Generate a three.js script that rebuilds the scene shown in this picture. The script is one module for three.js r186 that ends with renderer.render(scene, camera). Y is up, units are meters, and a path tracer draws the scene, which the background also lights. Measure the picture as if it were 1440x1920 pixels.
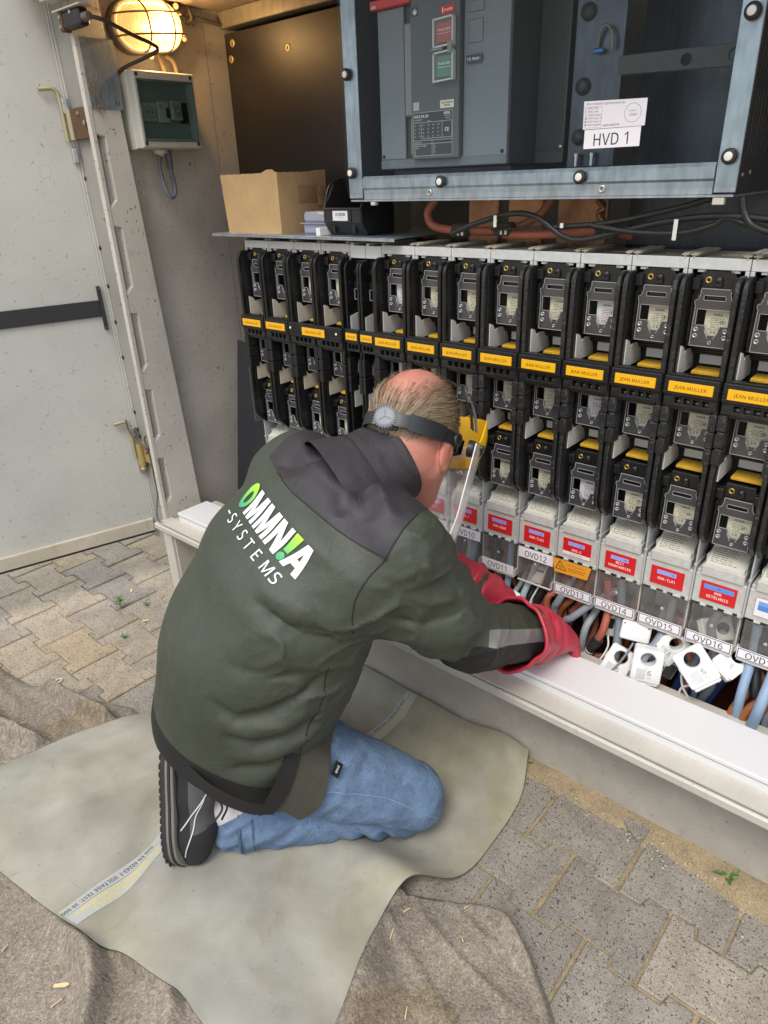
import * as THREE from 'three';
import { mergeGeometries } from 'three/addons/utils/BufferGeometryUtils.js';
import { DecalGeometry } from 'three/addons/geometries/DecalGeometry.js';
import { RectAreaLightUniformsLib } from 'three/addons/lights/RectAreaLightUniformsLib.js';

// ------------------------------------------------------------------ camera, sky, sun, exposure
const scene = new THREE.Scene();
const camera = new THREE.PerspectiveCamera(72.93, 0.75, 0.02, 200);
camera.position.set(1.6314, 1.2684, 1.2843);
camera.up.set(-0.26075, 0.9006, -0.34776);
camera.lookAt(1.6314 - 0.60219, 1.2684 - 0.43327, 1.2843 - 0.67055);
scene.add(camera);

const renderer = new THREE.WebGLRenderer({ antialias: true });
renderer.setSize(768, 1024);
renderer.toneMapping = THREE.LinearToneMapping;
renderer.toneMappingExposure = 1.44;
renderer.shadowMap.enabled = true;

{ // overcast sky: a little brighter overhead, faintly blue
  const W = 128, H = 64, d = new Float32Array(W * H * 4);
  for (let j = 0; j < H; j++) for (let i = 0; i < W; i++) {
    const el = Math.sin(((j + 0.5) / H - 0.5) * Math.PI), k = (j * W + i) * 4;
    const up = Math.max(0, el), l = 0.58 + 0.75 * up;
    d[k] = 0.95 * l; d[k + 1] = 1.0 * l; d[k + 2] = 1.07 * l; d[k + 3] = 1;
  }
  const sky = new THREE.DataTexture(d, W, H, THREE.RGBAFormat, THREE.FloatType);
  sky.mapping = THREE.EquirectangularReflectionMapping; sky.magFilter = sky.minFilter = THREE.LinearFilter;
  sky.needsUpdate = true;
  scene.background = sky; scene.environment = sky;
}
const sun = new THREE.DirectionalLight(0xfff6e8, 1.5);
sun.position.set(1.9, 6.2, 4.2); sun.target.position.set(0.7, 0.3, 0.4);
sun.castShadow = true; sun.shadow.radius = 40; sun.shadow.mapSize.set(2048, 2048);
Object.assign(sun.shadow.camera, { left: -3, right: 3, top: 3, bottom: -3, near: 0.5, far: 14 });
scene.add(sun, sun.target);
RectAreaLightUniformsLib.init();

// ------------------------------------------------------------------ helpers
const V = (x, y, z) => new THREE.Vector3(x, y, z);
function mulberry(a) { return () => { a |= 0; a = a + 0x6D2B79F5 | 0; let t = Math.imul(a ^ a >>> 15, 1 | a); t = t + Math.imul(t ^ t >>> 7, 61 | t) ^ t; return ((t ^ t >>> 14) >>> 0) / 4294967296; }; }
const rnd = mulberry(20240607);
const R = (a, b) => a + (b - a) * rnd();
function hash3(x, y, z) { let h = Math.imul(x, 374761393) + Math.imul(y, 668265263) + Math.imul(z, 2147483647 ^ 0x5bd1e995); h = Math.imul(h ^ h >>> 13, 1274126177); return ((h ^ h >>> 16) >>> 0) / 4294967296; }
function vnoise(x, y, z) {
  const X = Math.floor(x), Y = Math.floor(y), Z = Math.floor(z), s = t => t * t * (3 - 2 * t);
  const u = s(x - X), v = s(y - Y), w = s(z - Z), l = (a, b, t) => a + (b - a) * t;
  const c = (i, j, k) => hash3(X + i, Y + j, Z + k);
  return l(l(l(c(0, 0, 0), c(1, 0, 0), u), l(c(0, 1, 0), c(1, 1, 0), u), v), l(l(c(0, 0, 1), c(1, 0, 1), u), l(c(0, 1, 1), c(1, 1, 1), u), v), w);
}
function fbm(x, y, z, o = 4) { let a = 0.5, s = 0, n = 0; for (let i = 0; i < o; i++) { s += a * vnoise(x, y, z); n += a; a *= 0.5; x = x * 2.03 + 17; y = y * 2.03 + 5; z = z * 2.03 + 9; } return s / n; }
// periodic 2-D noise for tiling maps
function pnoise(u, v, n, seed) {
  const x = u * n, y = v * n, X = Math.floor(x), Y = Math.floor(y), s = t => t * t * (3 - 2 * t), m = (a) => ((a % n) + n) % n;
  const c = (i, j) => hash3(m(X + i), m(Y + j), seed), a = s(x - X), b = s(y - Y);
  return (c(0, 0) * (1 - a) + c(1, 0) * a) * (1 - b) + (c(0, 1) * (1 - a) + c(1, 1) * a) * b;
}
function pfbm(u, v, n, seed, o = 4) { let a = 0.5, t = 0, q = 0; for (let i = 0; i < o; i++) { t += a * pnoise(u, v, n, seed + i); q += a; a *= 0.55; n *= 2; } return t / q; }
const clamp = (x, a = 0, b = 1) => Math.min(b, Math.max(a, x));
const sstep = (a, b, x) => { const t = clamp((x - a) / (b - a)); return t * t * (3 - 2 * t); };
const lerp = (a, b, t) => a + (b - a) * t;

function dataTex(n, fn, { srgb = true, h = n, repeat = true } = {}) {
  const d = new Uint8Array(n * h * 4);
  for (let j = 0; j < h; j++) for (let i = 0; i < n; i++) {
    const c = fn((i + 0.5) / n, (j + 0.5) / h), k = (j * n + i) * 4;
    d[k] = clamp(c[0]) * 255; d[k + 1] = clamp(c[1]) * 255; d[k + 2] = clamp(c[2]) * 255; d[k + 3] = c.length > 3 ? clamp(c[3]) * 255 : 255;
  }
  const t = new THREE.DataTexture(d, n, h, THREE.RGBAFormat);
  if (srgb) t.colorSpace = THREE.SRGBColorSpace;
  if (repeat) t.wrapS = t.wrapT = THREE.RepeatWrapping;
  t.magFilter = THREE.LinearFilter; t.minFilter = THREE.LinearMipmapLinearFilter; t.generateMipmaps = true; t.needsUpdate = true;
  return t;
}
function canvasTex(w, h, draw) {
  const c = document.createElement('canvas'); c.width = w; c.height = h;
  draw(c.getContext('2d'), w, h);
  const t = new THREE.CanvasTexture(c); t.colorSpace = THREE.SRGBColorSpace; t.anisotropy = 8; return t;
}
// tiling map of random strokes: value per texel in 0..1
function strokes(n, count, seed, { l0 = 4, l1 = 40, w = 1, bend = 0.1, ang = null } = {}) {
  const a = new Float32Array(n * n), r = mulberry(seed);
  for (let s = 0; s < count; s++) { let x = r() * n, y = r() * n, t = ang === null ? r() * 6.283 : ang + (r() - 0.5) * 0.5; const L = l0 + (l1 - l0) * r() * r(), k = 0.3 + 0.7 * r(), b = (r() - 0.5) * bend, ww = w * (0.5 + r()); for (let i = 0; i < L; i += 0.6) { x += Math.cos(t) * 0.6; y += Math.sin(t) * 0.6; t += b * 0.6; const e = k * Math.sin(Math.PI * i / L), q = Math.ceil(ww); for (let dy = -q; dy <= q; dy++) for (let dx = -q; dx <= q; dx++) { const d = Math.hypot(dx, dy); if (d > ww) continue; const j = ((Math.floor(y + dy) % n + n) % n) * n + (Math.floor(x + dx) % n + n) % n; a[j] = Math.max(a[j], e * (1 - 0.6 * d / ww)); } } }
  return (u, v) => a[Math.min(n - 1, Math.floor(v * n)) * n + Math.min(n - 1, Math.floor(u * n))];
}
const sized = (t, m) => { const c = t.clone(); c.repeat.set(1 / m, 1 / m); c.needsUpdate = true; return c; };
const std = o => new THREE.MeshStandardMaterial(Object.assign({ roughness: 0.6, metalness: 0 }, o));
const phy = o => new THREE.MeshPhysicalMaterial(Object.assign({ roughness: 0.5, metalness: 0 }, o));
const C = (r, g, b) => new THREE.Color().setRGB(r, g, b);

// geometry: everything non-indexed with position / normal / uv
function fin(g, uv = true) {
  if (g.index) g = g.toNonIndexed();
  if (!g.attributes.normal) g.computeVertexNormals();
  if (uv) {
    const p = g.attributes.position, q = new Float32Array(p.count * 2), a = V(), b = V(), c = V();
    for (let i = 0; i < p.count; i += 3) {
      a.fromBufferAttribute(p, i); b.fromBufferAttribute(p, i + 1); c.fromBufferAttribute(p, i + 2);
      const n = b.clone().sub(a).cross(c.clone().sub(a)), x = Math.abs(n.x), y = Math.abs(n.y), z = Math.abs(n.z);
      for (let k = 0; k < 3; k++) {
        const v = [a, b, c][k], j = (i + k) * 2;
        if (y >= x && y >= z) { q[j] = v.x; q[j + 1] = v.z; } else if (x >= z) { q[j] = v.z; q[j + 1] = v.y; } else { q[j] = v.x; q[j + 1] = v.y; }
      }
    }
    g.setAttribute('uv', new THREE.BufferAttribute(q, 2));
  }
  for (const k of Object.keys(g.attributes)) if (!['position', 'normal', 'uv', 'color'].includes(k)) g.deleteAttribute(k);
  return g;
}
const merge = l => l.length === 1 ? l[0] : mergeGeometries(l);
// chamfered box between two corners
function cb(x0, x1, y0, y1, z0, z1, c = 0.0012) {
  const P = [], X = [x0, x1], Y = [y0, y1], Z = [z0, z1];
  c = Math.min(c, (x1 - x0) * 0.45, (y1 - y0) * 0.45, (z1 - z0) * 0.45);
  const v = (i, j, k, f) => [X[i] + (f === 0 ? 0 : (i ? -c : c)), Y[j] + (f === 1 ? 0 : (j ? -c : c)), Z[k] + (f === 2 ? 0 : (k ? -c : c))];
  const ctr = [(x0 + x1) / 2, (y0 + y1) / 2, (z0 + z1) / 2];
  const tri = (a, b, d) => {
    const u = [b[0] - a[0], b[1] - a[1], b[2] - a[2]], w = [d[0] - a[0], d[1] - a[1], d[2] - a[2]];
    const n = [u[1] * w[2] - u[2] * w[1], u[2] * w[0] - u[0] * w[2], u[0] * w[1] - u[1] * w[0]];
    if (n[0] * (a[0] - ctr[0]) + n[1] * (a[1] - ctr[1]) + n[2] * (a[2] - ctr[2]) < 0) [b, d] = [d, b];
    P.push(...a, ...b, ...d);
  };
  const quad = (a, b, d, e) => { tri(a, b, d); tri(a, d, e); };
  for (const s of [0, 1]) {
    quad(v(s, 0, 0, 0), v(s, 1, 0, 0), v(s, 1, 1, 0), v(s, 0, 1, 0));
    quad(v(0, s, 0, 1), v(1, s, 0, 1), v(1, s, 1, 1), v(0, s, 1, 1));
    quad(v(0, 0, s, 2), v(1, 0, s, 2), v(1, 1, s, 2), v(0, 1, s, 2));
    for (const t of [0, 1]) {
      quad(v(0, s, t, 1), v(1, s, t, 1), v(1, s, t, 2), v(0, s, t, 2));
      quad(v(s, 0, t, 0), v(s, 1, t, 0), v(s, 1, t, 2), v(s, 0, t, 2));
      quad(v(s, t, 0, 0), v(s, t, 1, 0), v(s, t, 1, 1), v(s, t, 0, 1));
      for (const k of [0, 1]) tri(v(s, t, k, 0), v(s, t, k, 1), v(s, t, k, 2));
    }
  }
  const g = new THREE.BufferGeometry(); g.setAttribute('position', new THREE.Float32BufferAttribute(P, 3)); g.computeVertexNormals();
  return fin(g);
}
// prism: outline [[a,b],...] extruded; plane 'xy' (along z), 'zy' (along x), 'xz' (along y)
function prism(pts, t0, t1, plane = 'xy', bevel = 0, holes = []) {
  const s = new THREE.Shape(pts.map(p => new THREE.Vector2(p[0], p[1])));
  for (const h of holes) s.holes.push(new THREE.Path(h.map(p => new THREE.Vector2(p[0], p[1]))));
  const g = new THREE.ExtrudeGeometry(s, { depth: t1 - t0 - 2 * bevel, bevelEnabled: bevel > 0, bevelThickness: bevel, bevelSize: bevel, bevelOffset: -bevel, bevelSegments: 1, curveSegments: 8 });
  g.translate(0, 0, t0 + bevel);
  if (plane === 'zy') g.applyMatrix4(new THREE.Matrix4().set(0, 0, 1, 0, 0, 1, 0, 0, 1, 0, 0, 0, 0, 0, 0, 1));
  if (plane === 'xz') g.applyMatrix4(new THREE.Matrix4().set(1, 0, 0, 0, 0, 0, 1, 0, 0, 1, 0, 0, 0, 0, 0, 1));
  if (plane !== 'xy') { const ix = g.index; if (!ix) { const p = g.attributes.position.array; for (let i = 0; i < p.length; i += 9) for (let k = 0; k < 3; k++) { const t = p[i + 3 + k]; p[i + 3 + k] = p[i + 6 + k]; p[i + 6 + k] = t; } } }
  g.deleteAttribute('normal'); g.computeVertexNormals();
  return fin(g);
}
const arc = (cx, cy, rx, ry, a0, a1, n) => Array.from({ length: n + 1 }, (_, i) => { const a = (a0 + (a1 - a0) * i / n) * Math.PI / 180; return [cx + rx * Math.cos(a), cy + ry * Math.sin(a)]; });
const rrect = (x0, x1, y0, y1, r, n = 3) => [...arc(x1 - r, y1 - r, r, r, 0, 90, n), ...arc(x0 + r, y1 - r, r, r, 90, 180, n), ...arc(x0 + r, y0 + r, r, r, 180, 270, n), ...arc(x1 - r, y0 + r, r, r, 270, 360, n)];
function tube(pts, r, seg = 24, rad = 8, closed = false) {
  const c = new THREE.CatmullRomCurve3(pts.map(p => p.isVector3 ? p : V(...p)), closed, 'catmullrom', 0.5);
  const g = new THREE.TubeGeometry(c, seg, r, rad, closed);
  return fin(g, false);
}
function cyl(r0, r1, h, x, y, z, axis = 'z', seg = 16) { // centre at x,y,z
  const g = new THREE.CylinderGeometry(r1, r0, h, seg);
  if (axis === 'z') g.rotateX(Math.PI / 2); if (axis === 'x') g.rotateZ(-Math.PI / 2);
  g.translate(x, y, z); return fin(g, false);
}
function lathe(pts, x, y, z, axis = 'y', seg = 24) {
  const g = new THREE.LatheGeometry(pts.map(p => new THREE.Vector2(p[0], p[1])), seg);
  if (axis === 'z') g.rotateX(Math.PI / 2); if (axis === 'x') g.rotateZ(-Math.PI / 2);
  g.translate(x, y, z); return fin(g, false);
}
// flat printed sheet: four corners tl, tr, br, bl with uv 0..1
function sheet(tl, tr, br, bl) {
  const g = new THREE.BufferGeometry();
  g.setAttribute('position', new THREE.Float32BufferAttribute([...bl, ...br, ...tr, ...bl, ...tr, ...tl], 3));
  g.setAttribute('uv', new THREE.Float32BufferAttribute([0, 0, 1, 0, 1, 1, 0, 0, 1, 1, 0, 1], 2));
  g.computeVertexNormals(); return g;
}
const rectXY = (x0, x1, y0, y1, z) => sheet([x0, y1, z], [x1, y1, z], [x1, y0, z], [x0, y0, z]);
// grid surface from fn(u,v) -> [x,y,z], with uv by uvf; smooth normals
function grid(nu, nv, fn, uvf) {
  const P = [], U = [], I = [];
  for (let j = 0; j <= nv; j++) for (let i = 0; i <= nu; i++) { const p = fn(i / nu, j / nv); P.push(...p); U.push(...(uvf ? uvf(i / nu, j / nv, p) : [i / nu, j / nv])); }
  for (let j = 0; j < nv; j++) for (let i = 0; i < nu; i++) { const a = j * (nu + 1) + i, b = a + 1, c = a + nu + 1, d = c + 1; I.push(a, c, b, b, c, d); }
  const g = new THREE.BufferGeometry(); g.setAttribute('position', new THREE.Float32BufferAttribute(P, 3)); g.setAttribute('uv', new THREE.Float32BufferAttribute(U, 2)); g.setIndex(I); g.computeVertexNormals(); return g;
}
const names = {};
function numbered(n) { const k = names[n] = (names[n] ?? -1) + 1; return k ? n + '_' + String(k).padStart(3, '0') : n; }
function obj(name, geos, m, parent) {
  const o = new THREE.Mesh(Array.isArray(geos) ? merge(geos) : geos, m);
  o.name = parent ? name : numbered(name); o.castShadow = o.receiveShadow = true; (parent ?? scene).add(o); return o;
}
function tag(o, label, category, group) { o.userData.label = label; o.userData.category = category; if (group) o.userData.group = group; return o; }
function thing(name, label, category, [x, y, z] = [0, 0, 0], group) { const o = new THREE.Group(); o.name = numbered(name); o.position.set(x, y, z); scene.add(o); return tag(o, label, category, group); }
function struct(o) { o.userData.kind = 'structure'; return o; }
const shift = (g, x, y, z) => { const c = g.clone(); c.translate(x, y, z); return c; };
// ------------------------------------------------------------------ surface textures
const texPaver = dataTex(1024, (u, v) => { // exposed aggregate, 0.4 m tile
  let c = 0.70 + 0.16 * (pfbm(u, v, 8, 3, 5) - 0.5);
  const g1 = pnoise(u, v, 128, 11), g2 = pnoise(u, v, 112, 29), g3 = pnoise(u, v, 300, 41), g4 = pnoise(u, v, 90, 57);
  let r = c * 1.02, g = c * 0.98, b = c * 0.93;
  if (g1 > 0.79) { const k = 0.58; r = r * (1 - k) + 0.20 * k; g = g * (1 - k) + 0.20 * k; b = b * (1 - k) + 0.21 * k; }
  if (g2 > 0.83) { const k = 0.45; r = r * (1 - k) + 0.93 * k; g = g * (1 - k) + 0.90 * k; b = b * (1 - k) + 0.82 * k; }
  if (g4 > 0.88) { const k = 0.5; r = r * (1 - k) + 0.62 * k; g = g * (1 - k) + 0.48 * k; b = b * (1 - k) + 0.36 * k; }
  const f = 0.9 + 0.2 * g3; return [r * f, g * f, b * f];
});
const texPaverBump = dataTex(512, (u, v) => { const h = 0.5 * pnoise(u, v, 170, 11) + 0.3 * pnoise(u, v, 90, 29) + 0.2 * pfbm(u, v, 12, 5); return [h, h, h]; }, { srgb: false });
const texSand = dataTex(512, (u, v) => {
  const f = 0.80 + 0.22 * (pfbm(u, v, 10, 7) - 0.5) + 0.24 * (pnoise(u, v, 200, 4) - 0.5), s = pnoise(u, v, 128, 66) > 0.9 ? 0.6 : 1, w = pnoise(u, v, 150, 77) > 0.93 ? 1.25 : 1;
  return [0.80 * f * s * w, 0.715 * f * s * w, 0.575 * f * s * w];
});
const stA = strokes(1024, 240, 11, { l0: 3, l1: 26, w: 1.3 }), stB = strokes(1024, 60, 12, { l0: 20, l1: 120, w: 0.7, bend: 0.02 }), stC = strokes(1024, 420, 13, { l0: 3, l1: 22, w: 1.6, ang: 1.9 }), stD = strokes(1024, 160, 14, { l0: 2, l1: 7, w: 1.8 });
const texPaint = dataTex(1024, (u, v) => { // dirty painted sheet, ~0.8 m tile: smudges, flecks, scratches
  let f = 0.93 + 0.10 * (pfbm(u, v, 5, 3, 5) - 0.5) + 0.02 * (pnoise(u, v, 512, 9) - 0.5);
  const st = pnoise(u * 1, v, 96, 21) * pnoise(u, v, 24, 22); if (st > 0.86) f *= 0.8;
  const sp = pnoise(u, v, 150, 31); if (sp > 0.972) f *= 0.55;
  const sc = Math.abs(pfbm(u, v, 6, 44, 3) - 0.5); if (sc < 0.0012 && pnoise(u, v, 16, 8) > 0.72) f *= 0.82;
  f *= 1 - 0.5 * stA(u, v); f *= 1 - 0.16 * stB(u, v); return [f, f * 0.992, f * 0.972];
});
const texMark = dataTex(1024, (u, v) => { // wall with dark scuffs and rust flecks
  let f = 0.90 + 0.16 * (pfbm(u, v, 4, 103, 6) - 0.5);
  let r = f, g = f * 0.985, b = f * 0.955;
  const st = pnoise(u + 0.3 * v, v, 70, 121) * pnoise(u, v, 14, 122); if (st > 0.80) { const k = clamp((st - 0.80) * 9); r *= 1 - 0.55 * k; g *= 1 - 0.6 * k; b *= 1 - 0.65 * k; }
  const sp = pnoise(u, v, 190, 131); if (sp > 0.955) { r *= 0.5; g *= 0.44; b *= 0.4; }
  const d = pfbm(u, v, 9, 151, 4); if (d > 0.66) { const k = (d - 0.66) * 0.6; r *= 1 - k * 0.6; g *= 1 - k * 0.7; b *= 1 - k * 0.8; } { const s = stC(u, v), q = stD(u, v); r *= (1 - 0.5 * s) * (1 - 0.55 * q); g *= (1 - 0.52 * s) * (1 - 0.6 * q); b *= (1 - 0.54 * s) * (1 - 0.62 * q); }
  return [r, g, b];
});
const texZinc = dataTex(512, (u, v) => {
  const f = 0.86 + 0.16 * (pfbm(u, v, 7, 203, 4) - 0.5) + 0.10 * (pnoise(u, v * 0.2, 60, 207) - 0.5) + 0.05 * (pnoise(u, v, 24, 208) - 0.5); return [f * 0.97, f, f * 1.03];
});
const texZincR = dataTex(512, (u, v) => { const f = 0.52 + 0.35 * (pfbm(u, v, 9, 213, 4) - 0.5); return [f, f, f]; }, { srgb: false });
const texDust = dataTex(512, (u, v) => { // scuffed black plastic
  let f = 0.10 + 0.02 * pfbm(u, v, 8, 303, 3);
  if (pnoise(u, v, 128, 311) * pnoise(u, v, 14, 312) > 0.62) f += 0.14;
  if (pnoise(u, v, 40, 331) > 0.93) f += 0.05;
  return [f, f, f * 1.02];
});
const texBrush = dataTex(512, (u, v) => { const f = 0.9 + 0.14 * (pfbm(u, v, 16, 403, 5) - 0.5) + 0.05 * (pnoise(u, v, 256, 404) - 0.5); return [f, f, f]; });

const M = {
  door: std({ color: C(0.58, 0.585, 0.575), map: sized(texPaint, 0.8), roughness: 0.5 }),
  wall: std({ color: C(0.60, 0.58, 0.55), map: sized(texMark, 0.62), roughness: 0.75 }),
  post: std({ color: C(0.70, 0.685, 0.66), map: sized(texMark, 0.9), roughness: 0.85 }),
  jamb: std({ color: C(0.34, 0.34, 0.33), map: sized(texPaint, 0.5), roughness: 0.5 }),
  plinth: std({ color: C(0.50, 0.48, 0.45), map: sized(texMark, 0.23), roughness: 0.75 }),
  sill: std({ color: C(0.62, 0.60, 0.56), map: sized(texPaint, 0.4), roughness: 0.5 }),
  white: std({ color: C(0.71, 0.71, 0.725), roughness: 0.36 }),
  black: std({ color: C(1, 1, 1), map: sized(texDust, 0.11), roughness: 0.36 }),
  blackClean: std({ color: C(0.012, 0.012, 0.013), roughness: 0.4 }),
  blackMatt: std({ color: C(0.02, 0.02, 0.021), roughness: 0.75 }),
  blackBar: std({ color: C(0.022, 0.023, 0.027), roughness: 0.55 }),
  zinc: std({ color: C(0.62, 0.66, 0.70), map: sized(texZinc, 0.3), roughnessMap: sized(texZincR, 0.3), roughness: 0.75, metalness: 0.85 }),
  steel: std({ color: C(0.6, 0.6, 0.6), roughness: 0.3, metalness: 1 }),
  brass: std({ color: C(0.55, 0.43, 0.18), roughness: 0.5, metalness: 0.7 }),
  zincYellow: std({ color: C(0.46, 0.42, 0.27), roughness: 0.55, metalness: 0.6 }),
  rust: std({ color: C(0.16, 0.09, 0.055), map: sized(texMark, 0.08), roughness: 0.8, metalness: 0.2 }),
  sand: std({ color: C(0.85, 0.85, 0.85), map: sized(texSand, 0.25), roughness: 1 }),
  board: std({ color: C(0.028, 0.024, 0.022), map: sized(texBrush, 0.3), roughness: 0.42 }),
  boardBlue: std({ color: C(0.035, 0.036, 0.045), map: sized(texBrush, 0.25), roughness: 0.5 }),
  brown: std({ color: C(0.10, 0.035, 0.018), map: sized(texBrush, 0.2), roughness: 0.4 }),
  rubber: std({ color: C(0.02, 0.02, 0.02), roughness: 0.6 }),
};

// ------------------------------------------------------------------ ground and paving
const ground = new THREE.Group(); ground.name = 'paved_ground'; scene.add(ground); struct(ground);
{
  const g = new THREE.PlaneGeometry(120, 120, 1, 1); g.rotateX(-Math.PI / 2); g.translate(0, -0.0055, 0);
  obj('sand_bed', fin(g), M.sand, ground);
  // bone-shaped concrete block 200 x 147 mm
  const W = 0.0965, hw = 0.0835, hn = 0.0595;
  const outline = k => [[-W, -hw * k], [-0.053, -hw * k], [-0.047, -hn * k], [0.047, -hn * k], [0.053, -hw * k], [W, -hw * k], [W, hw * k], [0.053, hw * k], [0.047, hn * k], [-0.047, hn * k], [-0.053, hw * k], [-W, hw * k]];
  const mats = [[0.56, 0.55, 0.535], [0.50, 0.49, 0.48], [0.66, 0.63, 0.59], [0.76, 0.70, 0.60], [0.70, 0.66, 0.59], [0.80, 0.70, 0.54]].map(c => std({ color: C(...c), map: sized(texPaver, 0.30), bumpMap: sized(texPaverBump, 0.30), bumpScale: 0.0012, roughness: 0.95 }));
  const geos = [];
  for (let k = 0; k < 2; k++) for (let i = 0; i < 5; i++) {
    const e = prism(outline(k ? 0.985 : 0.9), -0.05, 0, 'xz', 0.0028); const uv = e.attributes.uv.array, ox = R(0, 1), oy = R(0, 1), t = R(0, 6.28);
    for (let j = 0; j < uv.length; j += 2) { const a = uv[j], b = uv[j + 1]; uv[j] = a * Math.cos(t) - b * Math.sin(t) + ox; uv[j + 1] = a * Math.sin(t) + b * Math.cos(t) + oy; }
    geos.push(e);
  }
  const rowZ = (k, x) => { const t = sstep(0.1, 0.9, x); return lerp(0.287 + 0.131 * k, 0.324 + 0.146 * k, t); };
  for (let k = -2; k < 9; k++) {
    const off = (((k % 2) + 2) % 2) ? 0.05 : 0.15;
    for (let i = -9; i < 10; i++) {
      const x = off + i * 0.2; if (x < -1.55 || x > 1.95) continue;
      if (x > 0.95 && k === -2) continue;
      const z = (rowZ(k, x) + rowZ(k + 1, x)) / 2; if (z < 0.02) continue;
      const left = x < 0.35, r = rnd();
      const m = left ? mats[r < 0.12 ? 0 : r < 0.35 ? 2 : r < 0.6 ? 3 : r < 0.8 ? 4 : 5] : mats[r < 0.5 ? 0 : r < 0.9 ? 1 : 2];  // left: yellower stone, its extra brightness from open sky also put into the tint
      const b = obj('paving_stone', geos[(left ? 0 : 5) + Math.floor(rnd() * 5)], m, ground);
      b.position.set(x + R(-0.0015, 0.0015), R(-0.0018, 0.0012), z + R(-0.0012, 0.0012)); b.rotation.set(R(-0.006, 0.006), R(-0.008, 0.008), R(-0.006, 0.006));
    }
  }
  // sandy strip of loose soil along the foot of the plinth
  const s = grid(120, 10, (u, v) => {
    const x = lerp(0.98, 2.1, u), w = 0.045 + 0.02 * fbm(x * 9, 3, 1) + 0.045 * sstep(1.3, 1.6, x), z = 0.150 + v * w + 0.02 * (fbm(x * 20, 7, v * 3) - 0.5) * v;
    return [x, 0.012 * (1 - v) + 0.007 * fbm(x * 40, v * 8, 2) * (1 - v * v) - 0.006 * v * v, z];
  }, (u, v, p) => [p[0], p[2]]);
  obj('sand_strip', s, M.sand, ground);
}

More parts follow.
